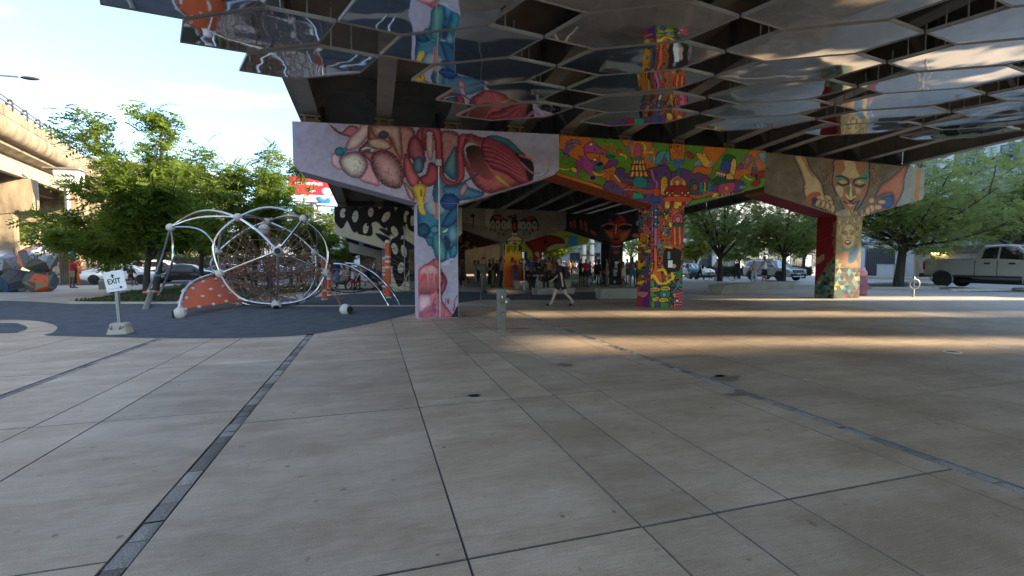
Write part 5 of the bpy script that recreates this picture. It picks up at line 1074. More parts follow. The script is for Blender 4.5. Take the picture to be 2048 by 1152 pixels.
# white building along the car park, with gate and garage mouth
t = thing('building', 'long white building with a garage mouth behind the pickup truck', 'building', (52, 22, 0)); X = 50.5
mb = MB()
for a, b, z0, z1 in [(7.4, 18, -.1, 3.0), (32.2, 33.9, -.1, 3.0), (36.9, 37.5, -.1, 3.0), (7.4, 37.5, 3.0, 14.6)]: mb.box((X, a+.001, z0), (X+9, b-.001, z1-.001))
obj('wall', mb, M['facade'], t)
mb = MB(); mb.box((X+.3, 18.01, -.05), (X+8.9, 32.19, 2.99)); me = mb.mesh('x'); me.flip_normals(); obj('garage_mouth', me, M['concrete'], t)
mb = MB(); mb.box((X-.1, 18, 2.45), (X+.25, 32.2, 2.998)); obj('lintel', mb, mat('lintel_paint', (.16, .14, .11), .7), t)
lm = MB(); lm.bbox((X-.14, 29.6, 2.2), (X+.1, 30.7, 2.42), .03); obj('lamp', lm, mat('lit_lamp', (.9, .7, .3), .5, var=0, emit=(1, .72, .22), estr=1.6), t)
for y0, y1, z in [(29.8, 30.9, 3.05), (28.6, 29.7, 3.12), (28.0, 28.5, 3.08), (27.3, 27.85, 3.08)]:
    mb = MB(); mb.box((X-.03, y0, z), (X-.002, y1, z+.75)); o = obj('notice_board', mb, M['white'], t)
    for q in range(4):
        mb = MB(); w = (y1-y0)*(.7-.1*(q % 2)); c = (y0+y1)/2; mb.box((X-.034, c-w/2, z+.56-q*.13), (X-.0305, c+w/2, z+.60-q*.13)); obj('line_of_print', mb, M['frame'], o)
fr, pa = win_mesh(1.8, 2.0)
for j in range(2):
    for i in range(9):
        o = obj('window', fr, None, t, world=False); o.location = Vector((X, 9.2+i*3.2, 5.4+j*3.9))-t.location; o.rotation_euler = (0, 0, -math.pi/2); obj('pane', pa, None, o, world=False)
t = thing('metal_gate', 'dark metal gate between the white walls, right of the triangle column', 'gate', (X, 35.4, 0)); mb = MB(); mb.box((X+.2, 33.9, 0), (X+.24, 36.9, 2.9)); obj('panel', mb, mat('gate_sheet', (.05, .055, .06), .5), t)
for k in range(16): mb = MB(); mb.box((X+.08, 33.95+k*.19, .05), (X+.13, 34.0+k*.19, 2.85)); obj('bar', mb, M['frame'], t)
t = thing('low_wall', 'low white wall in front of the gate beside the leaning tree', 'wall', (X-.6, 34.2, 0)); mb = MB(); mb.bbox((X-.9, 33.4, 0), (X-.6, 35.0, 1.25), .02); obj('wall_body', mb, M['facade'], t); mb = MB(); mb.bbox((X-.95, 33.35, 1.251), (X-.55, 35.05, 1.33), .01); obj('coping', mb, M['concrete_lt'], t)
# unseen blocks added to shade the plaza, gaps shape its sunbeams (beyond the picture's right edge)
building('narrow stair tower in line with the white building', 50.5, .65, 57, 3.4, 19, M['facade'], 'W', gap=2.2); building('second narrow tower further along the same street', 50.5, -4.85, 57, -2.6, 18, M['brickwall'], 'W', gap=2)
building('long beige brick block furthest along the same street', 50.5, -14, 57, -8.1, 20, M['brickwall'], 'W', gap=4)
t = thing('sun_block_box', 'enclosed footbridge joining the white building to the stair tower', 'footbridge', (53, 5, 13.6)); mb = MB(); mb.box((51, 3.4, 13.6), (56, 7.4, 18.4)); obj('shell', mb, M['facade'], t); mb = MB(); mb.box((50.9, 3.45, 15), (50.99, 7.35, 17)); obj('window', mb, M['pane'], t)  # box added out of view to keep high sun off the face mural cap
# block closing the view behind the hedge
building('white block with tall blue windows behind the hedge', 43, 50.5, 66, 62, 13, M['facade'], 'SW', fl=4.1, ww=2.2, wh=3.0, gap=3.4, z0=.8)
building('grey panelled block seen under the bridge right of the white poles', 24, 64, 34, 76, 14, M['grey_facade'], 'SW', gap=3)
building('beige block far behind the feathery trees', -52, 78, -24, 92, 15, M['brickwall'], 'SE', gap=3.4)
building('pale low block behind the parked cars', -20, 84, -2, 96, 9, M['facade'], 'S', gap=3)
building('slim blue grey tower far beyond the billboard', -34, 270, -26, 280, 34, mat('blue_grey_tower', (.46, .52, .58), .6, var=.05), 'S', fl=4, gap=2.6, ww=1.4)  # far tower in its own pale blue grey
building('brown block at the far left behind the climbers', -70, 60, -40, 74, 9, M['brickwall'], 'SE', gap=4)
t = thing('abutment', 'dark concrete abutment closing the far end of the underpass', 'retaining wall', (5, 63, 0)); mb = MB(); mb.box((-1.5, 62, -.1), (18.6, 64, 4.6)); obj('wall_body', mb, M['concrete'], t)
for q in range(8): mb = MB(); mb.bbox((-1.3+q*2.3, 61.9, 0), (.8+q*2.3, 61.99, 4.4), .03); obj('panel', mb, M['concrete'], t)
# billboard
def text_mesh(txt, size, depth=.01, bold=0., align='LEFT'):
    cu = bpy.data.curves.new('t', 'FONT'); cu.body = txt; cu.size = size; cu.extrude = depth; cu.offset = bold; cu.align_x = align; o = bpy.data.objects.new('t', cu); C.objects.link(o)
    dg = bpy.context.evaluated_depsgraph_get(); dg.update(); me = bpy.data.meshes.new_from_object(o.evaluated_get(dg)); bpy.data.objects.remove(o); return me
dB = 50.; pA, pB, pC = D(576, 351, dB), D(664, 360, dB+1.5), D(578, 403, dB)
bx = (pB-pA); bx.z = 0; wB = bx.length; bx.normalize(); hB = pA.z-pC.z; az = math.atan2(bx.y, bx.x)
t = thing('billboard', 'red billboard on a grey steel column above the trees', 'billboard', (pA.x+bx.x*wB*.55, pA.y+bx.y*wB*.55, 0), az)
def bl(x, z, y=0.): return (x-wB*.55, y, z)       # local: x along the board
zc = pC.z
mb = MB(); mb.box(bl(0, zc, 0), bl(wB, zc+hB, .35)); obj('panel_box', mb, mat('billboard_grey', (.2, .2, .21), .6), t, world=False)
mb = MB(); mb.box(bl(.05, zc+hB*.3, -.02), bl(wB-.05, zc+hB-.06, -.002)); obj('red_face', mb, mat('billboard_red', L3(206, 44, 50), .5, var=.03), t, world=False)
mb = MB(); mb.box(bl(.05, zc+.06, -.02), bl(wB-.05, zc+hB*.3-.01, -.002)); obj('white_strip', mb, M['white'], t, world=False)
for tx, x, z in (('nce savings', wB*.78, zc+hB*.68), ('up.', wB*.62, zc+hB*.43)):
    me = text_mesh(tx, .62, .005, .012, 'RIGHT'); o = obj('lettering', me, M['white'], t, world=False); o.location = bl(x, z, -.03); o.rotation_euler = (R(90), 0, 0)
mb = MB(); mb.ball((0, 0, 0), .55, 14, 8, (1, .12, .8)); o = obj('silver_ornament', mb.mesh('s', True), mat('silver_print', (.55, .56, .58), .4), t, world=False); o.location = bl(wB*.87, zc+hB*.44, -.03)
mb = MB(); mb.tube(crv([(-.55, 0, .25), (-.3, 0, -.12), (.2, 0, -.22), (.6, 0, .02)], 5), .24, 8); o = obj('blue_shape', mb.mesh('b', True), mat('blue_print', L3(60, 130, 206), .4), t, world=False); o.location = bl(wB*.80, zc+hB*.14, -.06); o.scale = (1, .2, 1)
mb = MB(); mb.tube([(0, .5, -.1), (0, .5, zc+hB*.9)], .34, 14); obj('column', mb, M['galv_dull'], t, world=False)
mb = MB(); mb.box((-wB*.4, .36, zc-.35), (wB*.5, .7, zc-.2)); mb.box((-.2, .36, zc-.199), (.2, .5, zc)); obj('catwalk_beam', mb, M['steel'], t, world=False)
# white lattice poles seen under the far end
for k, (px, lab) in enumerate([(1168, 'left one of the two tall white steel poles beyond the underpass'), (1184, 'right one of the two tall white steel poles beyond the underpass')]):
    g = G(px, 547); t = thing('steel_pole', lab, 'pole', tuple(g), 0, 'white poles beyond the underpass'); mb = MB(); mb.tube([g, g+Vector((0, 0, 7))], [.3, .22], 10); obj('shaft', mb, M['white'], t)
    for q in range(4): mb = MB(); mb.bbox((g.x-.34, g.y-.34, .8+q*1.5), (g.x+.34, g.y+.34, 1.0+q*1.5), .02); obj('band', mb, M['frame'], t)
# ------------------------------------------------------------------ trees
M['leaf_locust'] = leaf_mat('feathery_leaf', (.055, .11, .02), (.24, .31, .045), .5); M['leaf_elm'] = leaf_mat('small_leaf', (.14, .195, .055), (.36, .42, .13), .55); M['leaf_lime'] = leaf_mat('lime_leaf', (.10, .16, .015), (.26, .30, .03), .45)
M['leaf_dark'] = leaf_mat('hedge_leaf', (.02, .05, .012), (.06, .11, .03), .25)
M['bark'] = mat('bark', (.055, .045, .038), .9, var=.4, scale=8, bump=.8, bscale=18, stretch=(1, 1, .25))
def frond(pairs, L, lw, ll, droop, taper=.5):
    q = []
    for i in range(pairs):
        t = (i+.6)/pairs; x = L*t; z = -droop*t*t*L; k = 1-taper*abs(t-.45)
        for s in (-1, 1):
            a = Vector((x, 0, z)); d = Vector((.45, s, -.25)).normalized()*ll*k; w = Vector((lw*k, 0, -.1*lw)); q += [a-w*.5, a+d*.55-w*.62, a+d, a+d*.5+w*.62]
    return np.array([v[:] for v in q]).reshape(-1, 4, 3)
FR = {'locust': frond(6, .58, .085, .19, .45), 'elm': frond(4, .42, .12, .17, .25), 'bush': frond(3, .22, .08, .11, .2)}
def rot_to(dirs, roll, tilt):                     # frames whose x axis follows dirs
    n = len(dirs); x = dirs/np.linalg.norm(dirs, axis=1)[:, None]; up = np.tile([0, 0, 1.], (n, 1)); y = np.cross(up, x); ln = np.linalg.norm(y, axis=1)[:, None]; y = np.where(ln < 1e-4, [0, 1., 0], y/np.maximum(ln, 1e-4)); z = np.cross(x, y)
    c, s = np.cos(roll)[:, None], np.sin(roll)[:, None]; y2 = y*c+z*s; z2 = -y*s+z*c
    return np.stack([x, y2, z2], 2)
def leaves(name, pts, dirs, kind, m, parent, rng, scale=(.75, 1.25), roll=.5):
    T = FR[kind]; n = len(pts); sc = rng.uniform(scale[0], scale[1], n); Rm = rot_to(dirs, rng.normal(0, roll, n), 0)
    V = np.einsum('nij,kj->nki', Rm, T.reshape(-1, 3))*sc[:, None, None]+pts[:, None, :]
    V = V+rng.normal(0, .012, V.shape); V = V.reshape(-1, 3); F = np.arange(len(V)).reshape(-1, 4)
    return obj(name, fast_mesh(name, V, F), m, parent)
def tree(label, base, h, spread, fork, kind='elm', m=None, nl=7, nf=2200, tr=.14, seed=1, lean=(0, 0), vase=1., stems=1, low=.25, name=None, group=None, dens=1., sub=5):
    rng = np.random.RandomState(seed); rr = random.Random(seed); base = Vector(base)
    t = thing(name or ('locust_tree' if kind == 'locust' else 'street_tree'), label, 'tree', tuple(base), 0, group)
    mb = MB(); tw = MB(); P = []; Dn = []
    for st in range(stems):
        off = Vector((0, 0, 0)) if st == 0 else Vector((rr.uniform(-.5, .5), rr.uniform(-.3, .3), 0))
        b0 = base+off; top = b0+Vector((lean[0]*fork*.3+(off.x*.8), lean[1]*fork*.3+off.y*.8, fork))
        trunk = crv([b0-Vector((0, 0, .1)), b0+(top-b0)*.35+Vector((rr.uniform(-.06, .06), rr.uniform(-.06, .06), 0)), top], 5)
        mb.tube(trunk, [tr*1.45-(tr*.55)*i/(len(trunk)-1) for i in range(len(trunk))] if stems == 1 else [tr*(1.2-.4*i/(len(trunk)-1)) for i in range(len(trunk))], 9)
        for i in range(nl):
            a = 2*math.pi*(i+rr.uniform(-.3, .3))/nl+st; lead = (i == 0)
            reach = spread*rr.uniform(.75, 1.05)*(.3 if lead else 1); zt = (h-fork)*(1. if lead else rr.uniform(low, .92))
            s0 = top-Vector((0, 0, fork*rr.uniform(0, .28)*(0 if lead else 1)))
            e = Vector((base.x+lean[0]+reach*math.cos(a), base.y+lean[1]+reach*math.sin(a), base.z+fork+zt))
            mid = s0+(e-s0)*.45+Vector((0, 0, (.22*zt)*vase-.05*reach)); limb = crv([s0, s0+(mid-s0)*.5+Vector((rr.uniform(-.15, .15), rr.uniform(-.15, .15), .1)), mid, e], 5); n = len(limb)
            mb.tube(limb, [tr*.55*(1-.85*k/(n-1)) for k in range(n)], 6)
            for q in range(sub):
                k = int(n*rr.uniform(.25, .95)); k = min(k, n-2); p = limb[k]; d = (limb[k+1]-limb[k]).normalized(); side = Vector((rr.uniform(-1, 1), rr.uniform(-1, 1), rr.uniform(-.25, .6))); dd = (d*.7+side).normalized(); L_ = spread*rr.uniform(.25, .55)*(1.1-k/n*.5)
                br = crv([p, p+dd*L_*.5+Vector((0, 0, .08*L_)), p+dd*L_-Vector((0, 0, .06*L_))], 4); m_ = len(br); tw.tube(br, [tr*.2*(1-.8*z/(m_-1)) for z in range(m_)], 4, cap=False)
                for z in range(1, m_):
                    P.append(br[z][:]); Dn.append(((br[z]-br[z-1]).normalized()*1.)[:])
            for z in range(n//3, n): P.append(limb[z][:]); Dn.append((limb[z]-limb[z-1]).normalized()[:])
    o = obj('trunk', mb.mesh('trunk', True), M['bark'], t); obj('twigs', tw.mesh('twigs', True), M['bark'], t, kind='stuff')
    P = np.array(P); Dn = np.array(Dn); idx = rng.randint(0, len(P), nf); jit = rng.normal(0, 1, (nf, 3))*np.array([.34, .34, .24])*spread*.30/dens
    pts = P[idx]+jit; dirs = Dn[idx]*.5+rng.normal(0, 1, (nf, 3))*[1, 1, .35]; dirs[:, 2] -= .1
    ok = pts[:, 2] > base.z+fork*.62; pts, dirs = pts[ok], dirs[ok]
    leaves('crown', pts, dirs, kind, m or M['leaf_elm'], t, rng, roll=.8); return t
def T(px, depth): p = D(px, 540, depth); return (p.x, p.y, 0)
LO = M['leaf_locust']
# trees of the planting bed and the street behind the playground
tree('large feathery twin stemmed tree left of the climbing dome', T(290, 20.6), 8.1, 2.45, 2.3, 'locust', LO, 10, 3000, .13, 3, (.3, 0), .8, 2, .12, group='trees behind the playground')
tree('feathery branch heavy tree leaning left towards the concrete ramp', T(225, 23.5), 3.7, 2.6, 2.2, 'locust', LO, 8, 1700, .10, 14, (-.5, 0), .3, 1, .1, group='trees behind the playground')
tree('broad leafy tree right behind the climbing dome', T(505, 27), 7.8, 3.0, 2.4, 'locust', LO, 9, 3200, .14, 22, (.2, 0), .9, 1, .12, group='trees behind the playground')
tree('shorter leafy tree between the two large feathery trees', T(405, 31), 7.4, 2.7, 2.4, 'locust', LO, 8, 2200, .13, 31, (0, 0), .9, 1, .12, group='trees behind the playground')
tree('round leafy tree beside the billboard column', T(598, 36), 7.4, 2.7, 2.6, 'locust', LO, 8, 1800, .14, 38, (0, 0), .7, 1, .15, group='trees behind the playground')
tree('bright sunlit tree right of the billboard column', T(652, 52), 7.2, 3.4, 2.2, 'elm', LO, 8, 2000, .16, 41, (0, 0), .7, 1, .05, group='trees behind the playground')
tree('dark bushy tree at the left end of the purple mural', T(700, 58), 6.2, 3.2, 1.6, 'elm', M['leaf_elm'], 8, 1800, .15, 44, (0, 0), .6, 1, .05, group='trees behind the playground')
tree('pale green tree at the far left edge behind the climbers', T(-15, 40), 6.5, 3.6, 2.0, 'elm', LO, 8, 1800, .15, 47, (0, 0), .6, 1, .05, group='trees behind the playground')
tree('leafy tree far behind the white sedan', T(335, 62), 9, 5, 3, 'elm', LO, 9, 2200, .2, 49, (0, 0), .6, 1, .05, group='trees behind the playground')
tree('leafy tree far behind the man in red', T(120, 64), 8, 5, 3, 'elm', LO, 8, 1800, .2, 50, (0, 0), .6, 1, .05, group='trees behind the playground')
# street trees on the right
EL = M['leaf_elm']; GS = 'street trees beside the car park'
tree('vase shaped tree with many fine upright branches right of the cartoon pier', T(1440, 38), 11, 5.0, 2.3, 'elm', EL, 15, 1900, .17, 5, (0, 0), 1.1, 1, .30, group=GS, sub=8)
tree('small round tree on the hedge line behind the bench', T(1478, 45), 5.2, 2.4, 2.0, 'elm', EL, 7, 1300, .1, 6, (0, 0), .6, 1, .1, group=GS)
tree('slender tree in front of the parked SUV', T(1567, 33), 10, 4.2, 2.4, 'elm', EL, 10, 1900, .13, 7, (0, 0), .9, 1, .0, group=GS)
tree('thin tree just left of the red sided column', T(1608, 46), 8.5, 3.6, 2.4, 'elm', EL, 8, 2000, .14, 8, (0, 0), .9, 1, .15, group=GS)
tree('sturdy tree with spreading layered boughs left of the pickup truck', T(1797, 30), 10.5, 6.0, 2.9, 'elm', EL, 14, 3500, .22, 9, (.4, 0), .4, 1, -.06, group=GS, sub=6)
tree('tall tree at the right edge behind the pickup truck', T(2035, 37), 13.5, 7.2, 3.4, 'elm', EL, 14, 4800, .22, 10, (-.3, 0), .7, 1, -.02, group=GS, sub=6)
tree('tall tree in front of the white building between its neighbours', T(1905, 44), 13.5, 7, 3.4, 'elm', EL, 13, 4200, .2, 12, (0, 0), .7, 1, .0, group=GS)
tree('sunlit yellow green tree glowing at the left of the vase shaped tree', T(1392, 52), 7.5, 3.0, 2.0, 'elm', M['leaf_lime'], 8, 1600, .14, 13, (0, 0), .7, 1, .05, group=GS)
tree('yellow green tree beyond the red drapery mural', T(1108, 62), 6.2, 3.0, 2.0, 'elm', M['leaf_lime'], 8, 1400, .14, 15, (0, 0), .7, 1, .1, group=GS)
tree('deep green tree beyond the underpass left of the white poles', T(1148, 72), 10, 4.6, 2.6, 'elm', EL, 9, 1900, .16, 16, (0, 0), .7, 1, .1, group=GS)
tree('green tree beyond the underpass right of the white poles', T(1215, 76), 10, 4.6, 2.6, 'elm', EL, 9, 1800, .16, 17, (0, 0), .7, 1, .1, group=GS)
tree('green tree seen through the gap right of the red face pier', T(1262, 66), 9, 4.2, 2.6, 'elm', EL, 9, 1700, .16, 18, (0, 0), .7, 1, .1, group=GS)
tree('tall street tree beside the narrow stair tower', (46.9, .9, 0), 14, 3.4, 3.5, 'elm', EL, 11, 2000, .2, 61, (0, 0), .9, 1, .1, group=GS)  # this tree and the next are unseen, added to dim the sunbeams
tree('tall street tree beside the second narrow tower', (46.9, -4.9, 0), 14, 3.4, 3.5, 'elm', EL, 11, 2000, .2, 62, (0, 0), .9, 1, .1, group=GS)
# hedge
def hedge(label, a, b, w, h, n, sd):
    a, b = Vector(a), Vector(b); t = thing('hedge', label, 'hedge', tuple(a)); rng = np.random.RandomState(sd); d = (b-a); nrm = Vector((-d.y, d.x, 0)).normalized()
    u = rng.rand(n); v = rng.uniform(-.5, .5, n); z = rng.rand(n)**.6*h; pts = np.array(a)[None]+u[:, None]*np.array(d)[None]+(v*w)[:, None]*np.array(nrm)[None]; pts[:, 2] = z
    leaves('foliage', pts, rng.normal(0, 1, (n, 3)), 'bush', M['leaf_dark'], t, rng, (.9, 1.5)); mb = MB(); k = nrm*w*.4
    vs = [a-k, b-k, b+k, a+k]; mb.add([(p.x, p.y, 0) for p in vs]+[(p.x, p.y, h*.9) for p in vs], [(4, 5, 6, 7), (0, 1, 5, 4), (1, 2, 6, 5), (2, 3, 7, 6), (3, 0, 4, 7)]); obj('stems', mb, M['bark'], t)
g0, g1 = G(1392, 553), G(1470, 552); hedge('low clipped hedge between the vase shaped tree and the small round tree', g0, g1, 1.2, .95, 2600, 2); hedge('low clipped hedge behind the parked SUV', G(1484, 552), G(1616, 551), 1.2, .95, 3200, 3)
hedge('dark unclipped hedge across the end of the left street', T(20, 58), T(690, 60), 2.0, 2.4, 6000, 4)
# ------------------------------------------------------------------ playground ground
def gp(pts, z=0.): return [(G(*p, z).x, G(*p, z).y) for p in pts]
fr_edge = [(-260, 640), (-60, 640), (40, 640), (85, 644), (112, 652), (113, 659), (104, 666), (90, 671), (150, 673), (230, 674.5), (330, 676.5), (420, 677), (520, 675), (600, 671), (660, 663), (715, 653), (770, 641), (820, 629), (870, 612)]
bk_edge = [(960, 600), (960, 584), (820, 583), (700, 588), (600, 597), (490, 607), (300, 608), (140, 608), (60, 603), (-260, 596)]
edge = [(p.x, p.y) for p in crv(fr_edge, 4)]+bk_edge
flat('rubber_surface', gp(edge), .005, M['rubber'])
flat('rubber_patch', gp([(p.x, p.y) for p in crv([(-300, 648), (0, 646), (40, 649), (55, 656), (40, 663), (0, 667), (-300, 672)], 5)]), .006, M['rubber'])
flat('dark_floor', gp([(962, 600), (1290, 600), (1275, 584), (962, 584)]), .004, mat('dark_floor_grey', (.12, .125, .13), .8, var=.2, scale=3, bump=.2, bscale=60))  # floor area in a darker grey than the paving
flat('paving_strip', gp([(560, 613.5), (700, 613.5), (1000, 613.5), (1000, 610.5), (700, 610.5), (560, 610.5)]), .009, M['paving'])
bed_px = [(140, 604), (170, 601), (330, 574), (480, 570), (660, 577), (560, 592), (490, 603), (380, 606), (250, 606.5), (170, 606)]
bedp = gp([(p.x, p.y) for p in crv(bed_px, 4, True)]); flat('planting_bed', bedp, .04, M['soil'])
kerb('bed_kerb', bedp+[bedp[0]], .16, .06)
rng = np.random.RandomState(5); gpts = []
poly_b = np.array(bedp)
def inpoly(x, y, P_):
    r = np.zeros(len(x), bool); j = len(P_)-1
    for i in range(len(P_)):
        xi, yi = P_[i]; xj, yj = P_[j]
        if yi != yj: r ^= ((yi > y) != (yj > y)) & (x < (xj-xi)*(y-yi)/(yj-yi)+xi)
        j = i
    return r
x = rng.uniform(poly_b[:, 0].min(), poly_b[:, 0].max(), 26000); y = rng.uniform(poly_b[:, 1].min(), poly_b[:, 1].max(), 26000)
k = inpoly(x, y, poly_b) & (np.sin(x*1.1)+np.sin(y*.9+1)+rng.normal(0, .5, len(x)) > .55); x, y = x[k], y[k]; n = len(x)
hgt = rng.uniform(.05, .14, n); an = rng.uniform(0, 6.28, n); w = .02
V = np.stack([np.stack([x-np.cos(an)*w, y-np.sin(an)*w, np.full(n, .04)], 1), np.stack([x+np.cos(an)*w, y+np.sin(an)*w, np.full(n, .04)], 1), np.stack([x+.03, y+.02, .04+hgt], 1), np.stack([x, y+.02, .04+hgt*.98], 1)], 1).reshape(-1, 3)
obj('grass', fast_mesh('grass', V, np.arange(n*4).reshape(-1, 4)), leaf_mat('grass_blade', (.04, .08, .02), (.12, .17, .05), .3), kind='stuff')
# ------------------------------------------------------------------ climbing dome
M['orange'] = mat('orange_panel', L3(226, 104, 58), .45, var=.06, scale=3); M['hub'] = mat('pale_hub', (.62, .58, .54), .4, var=.08, scale=6); M['rope'] = mat('rope', (.21, .115, .08), .9, var=.25, scale=40); M['clampw'] = mat('rope_clamp', (.66, .62, .58), .4, var=0)
# hub positions measured on the photograph, distances from the dome's own radius
Nd = {k: D(px, py, d) for k, px, py, d in [('A', 341, 455, 17.4), ('B', 476, 435, 16.5), ('C', 534, 443, 18.4), ('Dn', 607, 438, 17.0), ('E', 436, 503, 18.2), ('F', 555, 502, 15.5), ('Gn', 630, 505, 18.6), ('H', 440, 547, 16.2), ('I', 651, 545, 17.0), ('T', 528, 459, 17.3)]}
for k_, px, py in [('J', 553, 617), ('K', 480, 611), ('L', 603, 608), ('P', 360, 636), ('Q', 691, 628)]: g = G(px, py); Nd[k_] = Vector((g.x, g.y, .14))
cen = Vector((sum(Nd[k].x for k in 'BCEFHIJ')/7, sum(Nd[k].y for k in 'BCEFHIJ')/7, 1.75))
dome = thing('climbing_dome', 'big rope net climbing dome of curved silver tubes with an orange panel', 'climbing frame', (cen.x, cen.y, 0))
def hub(k, r=.145, black=None):
    mb = MB(); mb.ball(Nd[k], r, 16, 10); h = obj('hub', mb.mesh('hub', True), M['hub'], dome)
    if black is not None: d = Vector(black).normalized(); mb = MB(); mb.tube([Nd[k]+d*r*.8, Nd[k]+d*(r+.012)], r*.62, 14); obj('cap', mb, M['black'], h)
tocam = lambda p: (Vector((0, 0, EYE))-p)
for k in 'ABCEGHILTK':
    k2 = {'G': 'Gn'}.get(k, k)
    if k2 in Nd: hub(k2, .15 if k2 != 'T' else .2)
hub('Dn', .15, (.6, .2, .5)); hub('F', .16, tocam(Nd['F'])); hub('J', .17, (.1, -1, -.9)); hub('P', .17, (-1, -.3, -.1)); hub('Q', .18, (.8, -.6, 0))
def arc(a, b, bulge, up=None, r=.041, n=10, m=None):
    a, b = Nd[a] if isinstance(a, str) else a, Nd[b] if isinstance(b, str) else b; mid = (a+b)/2; d = (mid-cen); 
    if up is not None: d = Vector(up)
    d = (d-(b-a).normalized()*d.dot((b-a).normalized())).normalized()
    pts = []
    for i in range(n+1): t = i/n; pts.append(a.lerp(b, t)+d*bulge*math.sin(math.pi*t))
    mb = MB(); mb.tube(pts, r, 9); obj('tube', mb.mesh('tube', True), m or M['galv'], dome); return pts
arcs = {}
for a, b, bg in [('B', 'F', .16), ('Dn', 'F', .08), ('F', 'J', .10), ('F', 'H', .10), ('B', 'Dn', .38), ('B', 'C', .14), ('C', 'Dn', .2), ('B', 'E', .26), ('B', 'H', .45), ('C', 'E', .3), ('C', 'Gn', .25), ('Dn', 'Gn', .3), ('Dn', 'I', .42), ('E', 'H', .3), ('H', 'J', .4), ('J', 'I', .45), ('I', 'Gn', .25), ('K', 'E', .35), ('J', 'L', .1), ('J', 'K', .12), ('L', 'I', .3), ('L', 'Gn', .3), ('K', 'L', .1), ('F', 'I', .1)]: arcs[a+b] = arc(a, b, bg)
arc('A', 'B', .42, (0, 0, 1)); arc('A', 'B', .22, (.1, -.6, .6)); arc('A', 'E', .42, (.2, .2, 1))
# hanging seat on the left
sL, sR = G(299, 604), G(308, 603); seat = D(303, 600, 18.3); seat = Vector((seat.x, seat.y, .42)); gq = G(290, 619)
mb = MB(); mb.tube(crv([Nd['A'], D(322, 520, 18.0), seat+Vector((-.12, 0, .02))], 6), .04, 8); obj('tube', mb.mesh('t', True), M['galv'], dome)
mb = MB(); mb.tube(crv([Nd['A'], D(346, 490, 17.5), D(343, 530, 17.5), D(318, 588, 18.1), seat+Vector((.14, 0, .02))], 6), .04, 8); obj('tube', mb.mesh('t', True), M['galv'], dome)
mb = MB(); mb.tube(crv([D(310, 552, 18), D(330, 548, 17.8), D(341, 533, 17.6)], 6), .035, 8); obj('tube', mb.mesh('t', True), M['galv'], dome)
mb = MB(); mb.ball(seat, .30, 16, 8, (1, .7, .22)); so = obj('seat', mb.mesh('seat', True), M['orange'], dome); mb = MB(); mb.ball(seat+Vector((0, -.03, .035)), .19, 14, 8, (.9, .8, .25)); obj('seat_pad', mb.mesh('pad', True), M['hub'], so); mb = MB(); mb.tube([Vector((gq.x, gq.y, -.05)), seat], .09, 10); obj('seat_post', mb, M['galv_dull'], dome)
# orange climbing panel between the front left hub and the ground
Pp, Hh = Nd['P'], Nd['H']; E2 = G(487, 605); E2 = Vector((E2.x, E2.y, .35)); Jn = Nd['J']
pl = [Pp+Vector((0, 0, .12)), D(357, 610, 15.5), D(366, 583, 15.6), D(384, 565, 15.8), D(410, 554, 16.0), D(436, 550, 16.2), D(452, 564, 16.4), D(470, 582, 16.6), D(488, 603, 16.9)]
plc = [Vector(p) for p in crv(pl, 5)]; nrm = (Vector(pl[4])-plc[0]).cross(plc[-1]-plc[0]).normalized(); e0 = Vector((0, 0, EYE)); plc = [e0+(p-e0)*((plc[0]-e0).dot(nrm)/(p-e0).dot(nrm)) for p in plc]
if nrm.dot(tocam(plc[0])) < 0: nrm = -nrm
mb = MB(); n = len(plc); vs = [p+nrm*.012 for p in plc]+[p-nrm*.012 for p in plc]
mb.add(vs, [tuple(range(n)), tuple(range(n, 2*n))[::-1]]+[(i, n+i, n+(i+1) % n, (i+1) % n) for i in range(n)]); me = fixn(mb.mesh('orange_panel')); pan = obj('orange_panel', me, M['orange'], dome)
kn = MB(); kn.ball((0, 0, 0), .062, 10, 6, (1, 1, .8)); km = kn.mesh('knob', True); km.materials.append(M['hub'])
for x_, y_ in [(458, 704), (568, 896-0), (596, 710), (514, 762), (464, 834), (456, 922), (590, 823), (566, 902), (655, 768), (694, 690), (748, 744), (722, 818), (674, 882), (810, 794), (774, 860), (870, 840)]:
    px, py = 250+x_*500/1920, 380+y_*500/1920; r_ = ray(px, py); o_ = Vector((0, 0, EYE)); tt = (plc[0]-o_).dot(nrm)/r_.dot(nrm); p = o_+r_*tt
    if not (x_ == 458 or y_ == 896): o = obj('knob', km, None, pan, world=False); o.location = p+nrm*.03
mb = MB(); mb.tube([p+nrm*.05 for p in plc[:26]], .042, 9); obj('tube', mb.mesh('t', True), M['galv'], dome)
for i in range(2, 25, 4): mb = MB(); mb.tube([plc[i]-nrm*.02, plc[i]+nrm*.08], .055, 8); obj('clamp', mb, M['hub'], dome)
mb = MB(); mb.tube([plc[-1]+nrm*.05, Nd['K'].lerp(Nd['J'], .3)], .042, 8); obj('tube', mb, M['galv'], dome)
mb = MB(); mb.tube([Nd['P']+Vector((.1, 0, -.08)), Nd['P'].lerp(Nd['J'], .5)+Vector((0, 0, -.09)), Nd['K']+Vector((0, 0, -.05))], .014, 6); obj('ground_rope', mb, M['rope'], dome)
